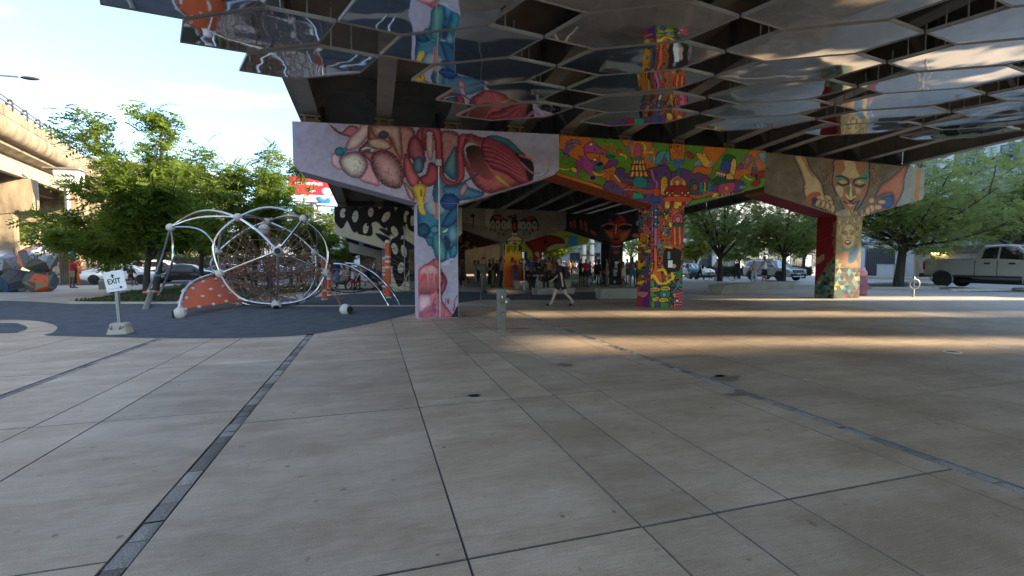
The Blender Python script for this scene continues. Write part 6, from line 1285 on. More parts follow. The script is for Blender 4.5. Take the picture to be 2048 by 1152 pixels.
# ropes
net = MB(); cl = MB(); mast0 = Vector((Nd['T'].x+.05, Nd['T'].y, .05)); mast1 = Nd['C'].lerp(Nd['T'], .5)
def rope(a, b, r=.016, sag=0.):
    a, b = Vector(a), Vector(b); net.tube([a, (a+b)/2-Vector((0, 0, sag)), b] if sag else [a, b], r, 4, cap=False)
def web(a, b, c, n=5, m=4):                       # ropes from a-b fanned to c with rungs
    a, b, c = Vector(a), Vector(b), Vector(c); ray_ = [[(a.lerp(b, i/m)).lerp(c, j/n) for j in range(n+1)] for i in range(m+1)]
    for q in ray_: rope(q[0], q[-1])
    for j in range(n):
        for i in range(m):
            rope(ray_[i][j], ray_[i+1][j], .014)
            if (i+j) % 2 == 0: p = ray_[i][j]; cl.box(p-Vector((.018, .018, .018)), p+Vector((.018, .018, .018)))
mcen = lambda t: mast0.lerp(mast1, t)
for dx in (-.09, .09): net.tube([mast0+Vector((dx, 0, 0)), mast1+Vector((dx, 0, 0))], .022, 5)
for a, b, t1 in [('B', 'Dn', .42), ('B', 'E', .5), ('C', 'Gn', .5), ('Dn', 'Gn', .45), ('E', 'K', .3), ('Gn', 'L', .3), ('F', 'I', .28), ('F', 'H', .28), ('H', 'E', .36), ('I', 'Gn', .36), ('J', 'I', .18), ('H', 'J', .18), ('J', 'L', .12), ('K', 'J', .12), ('Dn', 'I', .4), ('B', 'H', .4)]:
    if b in Nd: web(Nd[a], Nd[b], mcen(t1))
for q in range(26):                               # tangle of horizontal ropes in the lower half
    a_ = random.choice(list(arcs.values()))[random.randint(2, 8)]; b_ = random.choice(list(arcs.values()))[random.randint(2, 8)]
    a_, b_ = Vector(a_), Vector(b_)
    if a_.z < 2.2 and b_.z < 2.2: rope(a_, b_, .011, .08)
obj('rope_net', net, M['rope'], dome, kind='stuff'); obj('rope_clamps', cl, M['clampw'], dome, kind='stuff')
# rope with rungs down to the ground ball on the right
mb = MB(); a, b = Nd['I'], Nd['Q']+Vector((-.12, .05, .12))
for s_ in (-.12, .12): mb.tube([a+Vector((s_, 0, 0)), a.lerp(b, .5)+Vector((s_*.7, 0, -.1)), b], .014, 5)
obj('anchor_rope', mb, M['rope'], dome)
for t_ in (.25, .4, .55, .7): p = a.lerp(b, t_)+Vector((0, 0, -.09)); mb = MB(); mb.tube(crv([p, p+Vector((.12, -.1, -.07)), p+Vector((.26, -.16, .02))], 4), .016, 6); obj('foot_hook', mb, M['rope'], dome)
# ------------------------------------------------------------------ orange posts, arched rails, rope bridge
def opost(px, py, ytop, r, label):
    g = G(px, py); h = EYE+(HZ_Y(px)-ytop)*dist(g)/FPX; t = thing('orange_post', label, 'play post', tuple(g), 0, 'orange playground posts'); mb = MB(); mb.lathe([(r, 0), (r, h-.06)], 16, g); obj('shaft', mb.mesh('s', True), M['orange_post'], t)
    mb = MB(); mb.ball((g.x, g.y, h-.05), r*1.12, 14, 8, (1, 1, .8)); obj('cap', mb.mesh('c', True), M['hub'], t); mb = MB(); mb.lathe([(r*1.25, 0), (r*1.25, .06)], 14, g); obj('foot_ring', mb, M['hub'], t)
    for z in (h*.2, h*.52, h*.62, h*.70):
        mb = MB(); mb.lathe([(r*1.1, z), (r*1.18, z+.02), (r*1.18, z+.08), (r*1.1, z+.1)], 14, g); obj('collar', mb.mesh('k', True), M['hub'], t)
    return g, h
def dist(g): return g.x*math.sin(YAW)+g.y*math.cos(YAW)
def HZ_Y(px): return 522.
M['orange_post'] = mat('orange_post_paint', L3(214, 84, 34), .4, var=.06)
pa, ha = opost(649, 600, 516, .10, 'front orange post beside the climbing dome'); pb, hb = opost(659, 591, 530, .09, 'rear orange post beside the climbing dome'); pc, hc = opost(777, 596, 482, .115, 'front orange post near the women mural column'); pd_, hd = opost(770, 590, 515, .10, 'rear orange post near the women mural column')
ar = thing('arched_rails', 'pair of curved silver rails sweeping down from the rope bridge to the ground', 'climbing rails', tuple(G(780, 610)))
for e, o0, o1 in [((778, 612), (668, 528), 0), ((801, 611), (691, 527), 1)]:
    g = G(*e); dp = dist(g); pts = [D(o0[0], o0[1], dp+1.0), D(o0[0]+26, o0[1]+3, dp+.8), D(o0[0]+58, o0[1]+20, dp+.5), D(o0[0]+86, o0[1]+46, dp+.2), D(o0[0]+100, o0[1]+66, dp+.1), g]
    mb = MB(); mb.tube(crv(pts, 6), .042, 9); obj('rail', mb.mesh('r', True), M['galv'], ar)
br = thing('rope_bridge', 'sagging rope and chain bridge strung between the orange posts', 'rope bridge', ((pa.x+pc.x)/2, (pa.y+pc.y)/2, .3))
def sag(a, b, s, n=14): return [a.lerp(b, i/n)-Vector((0, 0, s*4*(i/n)*(1-i/n))) for i in range(n+1)]
A1, C1 = Vector((pb.x, pb.y, hb*.86)), Vector((pd_.x, pd_.y, hd*.93)); up_ = sag(A1, C1, .12); lo_ = sag(A1-Vector((0, 0, .3)), C1-Vector((0, 0, .22)), .14)
mb = MB(); mb.tube(up_, .022, 5); mb.tube(lo_, .018, 5)
for i in range(14): mb.tube([up_[i], (lo_[i]+lo_[i+1])/2, up_[i+1]], .014, 4)
obj('upper_ropes', mb, M['rope'], br, kind='stuff')
mb = MB(); mb.tube(sag(Vector((pa.x, pa.y, .5)), Vector((pc.x, pc.y, .75)), .32), .03, 6); obj('foot_rope', mb, M['black'], br)
for t_ in (.08, .46): p = A1.lerp(C1, t_); mb = MB(); mb.tube([(p.x, p.y-1.0, .1), (p.x, p.y-1.0, 1.7)], .012, 5); mb.lathe([(.03, 0), (.075, .02), (.075, .16), (.03, .18)], 10, (p.x, p.y-1.0, .28)); obj('hanging_weight', mb, M['black'], br)
mb = MB()
for i in range(9): a_ = Vector((pc.x+.1, pc.y, .5+i*.22)); mb.tube([a_, (a_.x+.9+(i % 3)*.3, a_.y+.5, .15+((i*37) % 9)*.17)], .012, 4)
obj('side_net', mb, M['rope'], br, kind='stuff')
# ------------------------------------------------------------------ dodecahedron climbers
def dodeca(label, c, r, cols, rot, group):
    ph = (1+5**.5)/2; vs = [Vector(v) for v in [(a, b, d) for a in (-1, 1) for b in (-1, 1) for d in (-1, 1)]+[(0, a/ph, b*ph) for a in (-1, 1) for b in (-1, 1)]+[(a/ph, b*ph, 0) for a in (-1, 1) for b in (-1, 1)]+[(a*ph, 0, b/ph) for a in (-1, 1) for b in (-1, 1)]]
    E_ = Euler(rot).to_matrix(); vs = [E_ @ (v*(r/3**.5)) for v in vs]
    nr = [Vector(v).normalized() for v in [(0, a, b*ph) for a in (-1, 1) for b in (-1, 1)]+[(a, b*ph, 0) for a in (-1, 1) for b in (-1, 1)]+[(a*ph, 0, b) for a in (-1, 1) for b in (-1, 1)]]; nr = [E_ @ v for v in nr]
    t = thing('dodecahedron_climber', label, 'climbing block', (c[0], c[1], 0), 0, group); zc = Vector((0, 0, c[2]))
    mb = MB(); bm = bmesh.new()
    for v in vs: bm.verts.new(v*.97+zc)
    bmesh.ops.convex_hull(bm, input=bm.verts[:]); me = bpy.data.meshes.new('core'); bm.to_mesh(me); bm.free(); obj('core', me, M['climb_trim'], t, world=False)
    for i, n_ in enumerate(nr):
        fv = sorted(vs, key=lambda v: -v.dot(n_))[:5]; c_ = sum(fv, Vector())/5; ax = (fv[0]-c_).normalized(); ay = n_.cross(ax); fv.sort(key=lambda v: math.atan2((v-c_).dot(ay), (v-c_).dot(ax)))
        q = [c_+(v-c_)*.965+n_*.0 for v in fv]; q2 = [c_+(v-c_)*.945+n_*.03 for v in fv]; mb = MB(); mb.add([v+zc for v in q]+[v+zc for v in q2], [(5, 6, 7, 8, 9)]+[(k, (k+1) % 5, 5+(k+1) % 5, 5+k) for k in range(5)])
        cmx = Matrix.Rotation(-YAW, 3, 'Z'); best = [(cmx @ Vector(d)).normalized().dot(n_) for d, _ in cols]; kx = max(range(len(cols)), key=lambda q: best[q]); f = obj('panel', mb, cols[kx][1] if best[kx] > .60 else cg if (i % 2) else ct_, t, world=False)
        if (i*7) % 3 != 0:
            for k in range(3): p = c_+(fv[k*2 % 5]-c_)*.5+n_*.035+zc; mb = MB(); mb.ball(p, .055, 8, 5, (1, 1, .8)); obj('hand_hold', mb, M['black'], f, world=False)
    mb = MB(); mb.tube([(0, 0, -.05), (0, 0, c[2]-r*.6)], .06, 8); obj('support_post', mb, M['galv_dull'], t, world=False)
    return t
M['climb_trim'] = mat('pale_trim', (.30, .27, .18), .6); cg, cg2, co, cb, cdb, ct_ = [mat(n_, c_, .6, var=.1) for n_, c_ in [('slate_board', (.085, .088, .095)), ('light_grey_board', (.36, .37, .40)), ('orange_board', L3(222, 108, 66)), ('blue_board', L3(50, 130, 200)), ('navy_board', L3(28, 62, 98)), ('olive_grey_board', (.11, .105, .09))]]
dd = 25.0
def dc(px, py): p = D(px, py, dd); return (p.x, p.y, p.z)
GG = 'dodecahedron climbing blocks under the ramp'
dodeca('upper right climbing block with a bright blue top facet', dc(76, 517), .80, [((.1, -.3, 1), cb), ((-.8, -.6, .2), co), ((.9, -.2, .45), cg2), ((0, -1, .1), cg)], (.2, .1, .5), GG)
dodeca('upper left climbing block in greys cut by the picture edge', dc(4, 527), .82, [((.1, -.2, 1), cg2), ((0, -1, 0), cg), ((.8, -.6, -.1), cg2)], (.7, .4, 1.2), GG)
dodeca('lower right climbing block with an orange facet facing the man in red', dc(82, 562), .72, [((.75, -.65, .1), co), ((-.3, -.9, .2), ct_)], (.5, .9, .3), GG)
dodeca('lower left climbing block with a navy lower facet', dc(32, 562), .74, [((0, -.7, -.7), cdb), ((0, -.9, .3), ct_)], (1.1, .2, .8), GG)
dodeca('half hidden climbing block with an orange band at the picture edge', dc(-12, 566), .74, [((.3, -.6, .7), co), ((.6, -.8, -.2), cdb)], (.3, .5, 2.1), GG)
# ------------------------------------------------------------------ street furniture
g = G(241, 668); t = thing('exit_sign', 'tilted white EXIT sign with an arrow on a short steel post', 'sign', tuple(g), -YAW)
mb = MB(); v = [(-.2, -.17, 0), (.2, -.17, 0), (.2, .17, 0), (-.2, .17, 0)]; tp = [(x*.72, y*.72, .26) for x, y, _ in v]
mb.add(v+tp, [(3, 2, 1, 0), (4, 5, 6, 7), (0, 1, 5, 4), (1, 2, 6, 5), (2, 3, 7, 6), (3, 0, 4, 7)]); me = mb.mesh('b'); bm = bmesh.new(); bm.from_mesh(me); bmesh.ops.bevel(bm, geom=bm.edges[:], offset=.02, segments=1, affect='EDGES'); bm.to_mesh(me); bm.free(); b = obj('concrete_base', me, M['concrete_lt'], t, world=False); b.rotation_euler = (0, 0, .25)
for s_ in (-1, 1): mb = MB(); mb.tube(crv([(-.13+.02*s_+.13*(s_ > 0)*1.6, -.175, .2), (.02*s_-.05+.1*(s_ > 0), -.19, .13), (-.06+.02*s_+.13*(s_ > 0)*1.6, -.175, .2)], 4), .010, 6); obj('lifting_loop', mb, M['rust'], b, world=False)
ps = MB(); L_ = 1.18; lean = .045
ps.box((-.03, -.03, 0), (.03, .03, L_)); po = obj('post', ps, M['galv_dull'], t, world=False); po.location = (0, 0, .25); po.rotation_euler = (0, -lean, 0)
mb = MB()
for k in range(33): mb.box((-.009, -.0325, .03+k*.034), (.009, -.0305, .048+k*.034))
obj('punched_holes', mb, M['black'], po, world=False, kind='stuff')
bd = MB(); w, h = .285, .30; bd.bbox((-w, -.055, -h), (w, -.04, h), .006); bo = obj('board', bd, mat('sign_white', (.78, .79, .80), .4, var=.02), t, world=False); bo.location = (-.03, 0, 1.20); bo.scale = (.76, 1, .76); bo.rotation_euler = (0, R(-10), R(6))
INK = mat('sign_ink', (.012, .012, .016), .5, var=0)
me = text_mesh('EXIT', .17, .001, .004, 'CENTER'); o = obj('lettering', me, INK, bo, world=False); o.location = (-.02, -.0575, -.07); o.rotation_euler = (R(90), 0, 0); o.scale = (1.05, 1.25, 1)
mb = MB(); mb.add([(x-.03, -.0575, z+.10) for x, z in [(-.022, 0), (.022, 0), (.022, .05), (.058, .05), (0, .125), (-.058, .05), (-.022, .05)]], [(0, 1, 2, 6), (6, 2, 3, 4, 5)]); obj('arrow', mb, INK, bo, world=False)
mb = MB(); mb.tube([(.13, -.0565, -.20), (.13, -.0585, -.20)], .036, 16); obj('round_emblem', mb, INK, bo, world=False)
for k in range(2): mb = MB(); mb.box((-.20+.04*k*-1, -.0578, -.205-.022*k), (.075, -.0565, -.199-.022*k)); obj('small_print', mb, M['galv_dull'], bo, world=False)
for sx in (-1, 1):
    for sz in (-1, 1): mb = MB(); mb.tube([(sx*.25, -.055, sz*.265), (sx*.25, -.062, sz*.265)], .012, 8); obj('bolt', mb, M['galv_dull'], bo, world=False)
# drinking fountain
g = G(1003, 659); t = thing('drinking_fountain', 'grey cylindrical drinking fountain with a small bowl on its right side', 'drinking fountain', tuple(g), -YAW)
FM = mat('fountain_paint', (.125, .115, .09), .55, var=.18, scale=7, bump=.1); r0 = .118; H_ = .99
mb = MB(); mb.lathe([(r0+.03, 0), (r0+.03, .015), (r0, .018), (r0, H_-.02), (r0-.012, H_)], 28); obj('post', mb.mesh('post', True), FM, t, world=False)
mb = MB(); mb.lathe([(.05, 0), (.105, .02), (.12, .06), (.125, .115), (.115, .115), (.108, .07), (.03, .05)], 22, (.075, -.17, .655)); bw = obj('bowl', mb.mesh('bowl', True), FM, t, world=False)
mb = MB(); mb.bbox((-.03, -.2, .66), (.16, -.05, .72), .015); obj('bowl_arm', mb, FM, bw, world=False)
mb = MB(); mb.lathe([(.016, 0), (.016, .05), (.01, .07)], 10, (.02, -.15, .765)); obj('spout', mb, M['galv'], bw, world=False)
mb = MB(); mb.tube([(.12, -.285, .70), (.12, -.31, .70)], .03, 14); obj('push_button', mb, M['galv'], bw, world=False)
mb = MB(); mb.tube([(.035, -.105, .475), (.035, -.124, .475)], .078, 20); p = obj('access_plate', mb, FM, t, world=False); mb = MB(); mb.tube([(.035, -.12, .435), (.035, -.129, .435)], .013, 10); obj('keyhole', mb, M['black'], p, world=False)
for z in (.14, .345, .41): mb = MB(); mb.lathe([(r0, 0), (r0+.003, .002), (r0+.003, .008), (r0, .010)], 28, (0, 0, z)); obj('seam', mb, FM, t, world=False)
M['stain'] = mat('damp_stain', (.24, .19, .15), .5, var=.3, scale=12)
def blob(name, px, py, rx, ry, m, z=.0035, sd=0):
    g = G(px, py); rr = random.Random(sd); n = 22; pts = []
    for k in range(n): a = 2*math.pi*k/n; f = rr.uniform(.7, 1.15); pts.append((g.x+rx*f*math.cos(a), g.y+ry*f*math.sin(a)))
    return flat(name, pts, z, m)
for k, (px, py, rx, ry) in enumerate([(1040, 657, .30, .10), (1028, 665, .22, .05), (1452, 756, .24, .16), (1440, 752, .1, .06), (1130, 730, .16, .12), (1475, 789, .2, .08), (1228, 1024, .012, .02)]): blob('stain', px, py, rx, ry, M['stain'], .0035, k)
def cover(label, px, py, r, m, white=False):
    g = G(px, py); t = thing('manhole_cover', label, 'manhole cover', (g.x, g.y, .002)); mb = MB(); mb.lathe([(r, -.01), (r, .006), (r*.86, .007), (r*.85, .002)], 26); obj('ring', mb, M['white'] if white else M['galv_dull'], t, world=False)
    mb = MB(); mb.lathe([(r*.84, -.005), (r*.84, .003), (.02, .004)], 26); obj('lid', mb, m, t, world=False)
    for k in range(4): mb = MB(); mb.box((-r*.6, (k-1.5)*r*.3-.012, .0045), (r*.6, (k-1.5)*r*.3+.012, .007)); obj('rib', mb, M['black'], t, world=False)
cover('small dark round manhole cover in the middle of the paving', 948, 792, .085, M['black']); cover('white ringed drain cover on the shaded paving at the right', 1905, 704, .13, M['concrete'], True)
# cycle ring
g = G(1826, 594); t = thing('bike_ring', 'steel post with a ring for locking bicycles', 'bike stand', tuple(g), -YAW); mb = MB(); mb.lathe([(.045, 0), (.045, .9), (.03, .93)], 14); obj('post', mb.mesh('p', True), M['galv_dull'], t, world=False)
mb = MB(); mb.tube([(.22*math.cos(a), -.05, .60+.22*math.sin(a)) for a in np.linspace(0, 2*math.pi, 28)[:-1]], .03, 8, closed=True); obj('ring', mb.mesh('r', True), M['galv_dull'], t, world=False)
# concrete benches
def bench(label, a, b, curve, w, h, name='concrete_bench'):
    a, b = Vector(a), Vector(b); t = thing(name, label, 'bench', ((a.x+b.x)/2, (a.y+b.y)/2, 0)); d = (b-a).normalized(); nr = Vector((-d.y, d.x, 0)); n = 14; vs = []; fs = []
    for i in range(n+1):
        u = i/n; c = a.lerp(b, u)+nr*curve*4*u*(1-u)+nr*w/2; ww = w
        for du, z in ((-w*.36, 0), (-w*.5, h-.04), (-w*.49, h), (w*.49, h), (w*.5, h-.04), (w*.36, 0)): vs.append(c+nr*du+Vector((0, 0, z)))
    for i in range(n):
        for k in range(6): fs.append((i*6+k, i*6+(k+1) % 6, (i+1)*6+(k+1) % 6, (i+1)*6+k))
    fs += [tuple(range(6))[::-1], tuple(n*6+k for k in range(6))]; mb = MB(); mb.add(vs, fs); obj('seat_block', fixn(mb.mesh('bench')), M['concrete'], t)
    mb = MB(); mb.tube([a+d*.02+Vector((0, 0, .01)), a+d*.06+Vector((0, 0, .01))], .02, 6); obj('end_joint', mb, M['joint'], t); return t
bench('long low boat shaped concrete bench right of the cartoon pier', G(1447, 589), G(1590, 578.5), .45, .85, .44)
bench('concrete bench just left of the cartoon pier foot', G(1203, 599), G(1290, 598), .1, .9, .46)
bench('concrete bench under the seated crowd', G(1040, 578), G(1143, 575), .1, .9, .45)
bench('dark concrete bench behind the walking man', G(1072, 590), G(1150, 588), .05, .6, .3)
bench('sunlit concrete bench far left of the white pole bases', G(1130, 560), G(1192, 559), .1, 1.2, .5)
bench('concrete block seat on the street behind the EXIT sign', G(197, 579), G(232, 578), .02, 1., .5)
# parking stops and planting strip on the right
for px0, px1, py, lab in [(1898, 2020, 582, 'concrete wheel stop in front of the pickup truck'), (1815, 1890, 576, 'concrete wheel stop beside the leaning tree'), (2026, 2120, 580, 'concrete wheel stop at the right edge of the picture')]:
    a, b = G(px0, py), G(px1, py-1); t = thing('wheel_stop', lab, 'wheel stop', tuple((a+b)/2), 0, 'wheel stops in the car park'); d = (b-a).normalized(); nr = Vector((-d.y, d.x, 0))*.1; mb = MB()
    vs = [a-nr, b-nr, b+nr, a+nr]; mb.add([v.xyz for v in vs]+[v+Vector((0, 0, .13))+(a+b-2*v)*.03 for v in vs], [(3, 2, 1, 0), (4, 5, 6, 7), (0, 1, 5, 4), (1, 2, 6, 5), (2, 3, 7, 6), (3, 0, 4, 7)]); obj('block', mb, M['concrete_lt'], t)
tb = gp([(1724, 569), (1810, 565), (1880, 571), (1875, 577), (1740, 576)]); flat('tree_bed', tb, -.02, M['soil']); kerb('tree_bed_kerb', tb+[tb[0]], .15, .08)
# loose white drinking fountain like table on the dark floor, litter
for k, (px, py) in enumerate([(1497, 668), (1820, 742), (1978, 690), (1932, 672), (1610, 760), (1790, 900), (1185, 758), (1040, 700), (1720, 655), (2000, 700)]):
    g = G(px, py); t = thing('litter', ['pale scrap of litter on the shaded paving far right of the fountain', 'white crumb of litter in the right foreground', 'tiny white scrap near the second light band', 'bright scrap of paper right of the white ringed drain', 'white fleck beside the granite strip', 'small pale fleck in the lower right slabs', 'white crumb left of the granite strip', 'pale crumb below the drinking fountain', 'white scrap near the triangle column', 'white scrap at the far right edge of the light band'][k], 'litter', tuple(g)); mb = MB(); rr = random.Random(k); mb.add([(rr.uniform(-.03, .03), rr.uniform(-.03, .03), rr.uniform(.002, .02)) for _ in range(4)], [(0, 1, 2), (0, 2, 3), (0, 3, 1)]); obj('scrap', mb, M['white'] if k % 3 else M['concrete'], t, world=False)
# ------------------------------------------------------------------ vehicles
M['tyre'] = mat('tyre', (.018, .018, .019), .8, var=.1); M['rimm'] = mat('alloy_rim', (.35, .35, .36), .3, metal=.9, var=0); M['rimd'] = mat('dark_rim', (.03, .03, .03), .35, metal=.6, var=0)
M['carglass'] = glass_mat('car_glass', (.012, .014, .016), .04); M['trim'] = mat('black_trim', (.02, .02, .021), .5, var=0); M['tail'] = mat('tail_lamp', (.35, .01, .012), .25, var=0); M['lens'] = mat('head_lamp', (.62, .64, .66), .1, var=0, spec=.9); M['chrome'] = mat('chrome', (.7, .7, .7), .12, metal=1, var=0)
def paintm(n, c): return mat(n, c, .3, metal=.25, var=.02, coat=.7)
def wheel(parent, x, y, r, w, rim, side):
    mb = MB(); mb.lathe([(r*.62, -w/2), (r*.93, -w/2), (r, -w*.3), (r, w*.3), (r*.93, w/2), (r*.62, w/2)], 24); me = mb.mesh('wheel', True); o = obj('wheel', me, M['tyre'], parent, world=False); o.location = (x, y, r); o.rotation_euler = (R(-90)*side, 0, 0)
    mb = MB(); mb.lathe([(r*.64, 0), (r*.64, w*.32), (r*.58, w*.34), (r*.55, w*.2), (.02, w*.2)], 20)
    for k in range(6):
        a = k*math.pi/3; c, s_ = math.cos(a), math.sin(a); q = [(r*.12, -r*.05), (r*.56, -r*.08), (r*.56, r*.08), (r*.12, r*.05)]
        mb.add([(u*c-v*s_, u*s_+v*c, w*.21) for u, v in q]+[(u*c-v*s_, u*s_+v*c, w*.36) for u, v in q], [(4, 5, 6, 7), (0, 1, 5, 4), (1, 2, 6, 5), (2, 3, 7, 6), (3, 0, 4, 7)])
    obj('rim', mb, rim, o, world=False)
def car(label, cat, st, W_, glass, wheels, r, paint, loc, rz, rim=None, ws=None, rw=None, front=None, name='parked_car', cladding=False, group=None, plate=True):
    """st: stations (x, z bottom, z belt, z roof, roof half width factor); nose towards +x"""
    t = thing(name, label, cat, loc, rz, group); hw = W_/2; vs = []; fs = []
    def sect(s):
        x, zb, zt, zr, rf, wf = s; w = hw*wf; top = zr > zt+.06
        pr = [(0, zb), (w*.84, zb), (w*.97, zb+.10), (w, zb+(zt-zb)*.5), (w*.985, zb+(zt-zb)*.86), (w*.955, zt), (w*rf, zr-(.06 if top else .012)), (w*rf-.10, zr), (0, zr+(.03 if top else .02))]
        return [(x, y, z) for y, z in pr]
    n = 9
    for s in st: h = sect(s); vs += h+[(x, -y, z) for x, y, z in h[1:-1]]
    m = n+n-2; order = list(range(n))+[n+k for k in range(n-3, -1, -1)]
    for i in range(len(st)-1):
        for k in range(m):
            a, b = order[k], order[(k+1) % m]; fs.append((i*m+a, i*m+b, (i+1)*m+b, (i+1)*m+a))
    fs += [tuple(order)[::-1], tuple((len(st)-1)*m+k for k in order)]
    mb = MB(); mb.add(vs, fs); me = fixn(mb.mesh('body')); me.materials.append(paint); bo = obj('body', me, None, t, world=False)
    cut = MB()
    for x in wheels:
        for s_ in (-1, 1): cut.tube([(x, s_*(hw-.34), r*1.02), (x, s_*(hw+.2), r*1.02)], r*1.16, 24)
    co = bpy.data.objects.new('cut', fixn(cut.mesh('cut'))); C.objects.link(co); co.matrix_world = Matrix.LocRotScale(Vector(loc), Euler((0, 0, rz)), None)
    bpy.context.view_layer.update(); md = bo.modifiers.new('b', 'BOOLEAN'); md.object = co; md.operation = 'DIFFERENCE'; md.solver = 'EXACT'
    dg = bpy.context.evaluated_depsgraph_get(); me2 = bpy.data.meshes.new_from_object(bo.evaluated_get(dg)); bo.modifiers.clear(); bo.data = me2; bpy.data.objects.remove(co); shade(me2, 32)
    def ip(x, j):                                  # interpolate station value
        for a, b in zip(st[:-1], st[1:]):
            if a[0] <= x <= b[0]: return a[j]+(b[j]-a[j])*(x-a[0])/max(1e-6, b[0]-a[0])
        return st[0][j] if x < st[0][0] else st[-1][j]
    def side(x, fz, s_, off=.012):
        w = hw*ip(x, 5); zt, zr = ip(x, 2), ip(x, 3)-.06; return (x, s_*(w*.955+(w*ip(x, 4)-w*.955)*fz+off), zt+(zr-zt)*fz)
    for s_ in (-1, 1):
        for g_ in glass:
            mb = MB(); p = [side(x, fz, s_) for x, fz in g_]; mb.add(p, [tuple(range(len(p)))]); obj('side_window', mb, M['carglass'], t, world=False)
        for x in wheels:
            wheel(t, x, s_*(hw-.115), r, .24, rim or M['rimm'], s_)
            mb = MB(); a = np.linspace(math.radians(-12), math.radians(192), 18); o_, i_ = r*1.24, r*1.15
            vv = [(x+q*math.cos(u), s_*(hw*ip(x+q*math.cos(u), 5)*1.0+.006), r*1.02+q*math.sin(u)) for u in a for q in (i_, o_)]; vv2 = [(v[0], v[1]-s_*.06, v[2]) for v in vv]; k = len(vv)
            mb.add(vv+vv2, [(2*j, 2*j+1, 2*j+3, 2*j+2) for j in range(17)]+[(k+2*j, k+2*j+2, k+2*j+3, k+2*j+1) for j in range(17)]+[(2*j+1, k+2*j+1, k+2*j+3, 2*j+3) for j in range(17)])
            obj('arch_trim', mb, M['trim'] if cladding else paint, t, world=False)
        mb = MB(); xs = [s[0] for s in st if wheels[0]+r*1.3 < s[0] < wheels[1]-r*1.3] or [0]; mb.box((wheels[0]+r*1.25, s_*hw*.99-.02, st[2][1]+.02), (wheels[1]-r*1.25, s_*hw*.99+.012, st[2][1]+.13)); obj('sill', mb, M['trim'], t, world=False)
    def across(x0, z0, x1, z1, w0, w1, name, m, off=.012):
        nx, nz = -(z1-z0), (x1-x0); l = math.hypot(nx, nz); nx, nz = nx/l*off, nz/l*off
        if nz < 0: nx, nz = -nx, -nz
        mb = MB(); mb.add([(x0+nx, -w0, z0+nz), (x0+nx, w0, z0+nz), (x1+nx, w1, z1+nz), (x1+nx, -w1, z1+nz)], [(0, 1, 2, 3)]); obj(name, mb, m, t, world=False)
    if ws: across(*ws, 'windscreen', M['carglass'])
    if rw: across(*rw, 'rear_window', M['carglass'])
    return t, hw, side
def lights(t, xf, xr, hw, zf, zr, h=.16, wl=.36):
    for s_ in (-1, 1):
        mb = MB(); mb.bbox((xf-.16, s_*(hw-.10)-wl/2*(s_ > 0)-(.0 if s_ > 0 else -.0)-(0 if s_ > 0 else 0), zf), (xf+.03, s_*(hw-.10)+(wl/2 if s_ < 0 else .04), zf+h), .02); obj('headlight', mb, M['lens'], t, world=False)
        mb = MB(); mb.bbox((xr-.03, min(s_*(hw-.36), s_*(hw-.06)), zr), (xr+.14, max(s_*(hw-.36), s_*(hw-.06)), zr+h), .02); obj('tail_light', mb, M['tail'], t, world=False)
def sedan(label, paint, loc, rz, group=None):
    st = [(-2.35, .42, .78, .80, .84, .80), (-2.28, .30, .92, .94, .84, .90), (-1.95, .24, 1.00, 1.03, .84, .97), (-1.55, .22, 1.00, 1.12, .76, 1.), (-.85, .20, .97, 1.42, .70, 1.), (-.1, .20, .95, 1.47, .70, 1.), (.55, .20, .93, 1.38, .70, 1.), (1.15, .20, .93, 1.02, .78, 1.), (1.25, .20, .93, .955, .84, 1.), (1.9, .22, .84, .87, .84, .97), (2.25, .28, .70, .73, .84, .9), (2.38, .36, .58, .60, .84, .80)]
    t, hw, sd_ = car(label, 'car', st, 1.82, [[(-1.25, .10), (-.85, .80), (-.28, .86), (-.28, .08)], [(-.22, .08), (-.22, .86), (.42, .84), (.95, .15)]], (-1.45, 1.42), .33, paint, loc, rz, ws=(1.16, 1.0, .56, 1.36, .74, .58), rw=(-1.6, 1.09, -.88, 1.40, .68, .56), group=group)
    lights(t, 2.25, -2.30, .91, .58, .78)
    mb = MB(); mb.bbox((2.30, -.5, .36), (2.385, .5, .52), .02); obj('grille', mb, M['trim'], t, world=False); mb = MB(); mb.box((2.386, -.22, .44), (2.40, .22, .55)); obj('number_plate', mb, M['white'], t, world=False)
    for s_ in (-1, 1): mb = MB(); mb.bbox((.75, min(s_*.92, s_*1.06), .94), (.92, max(s_*.92, s_*1.06), 1.06), .02); obj('wing_mirror', mb, paint, t, world=False)
    return t
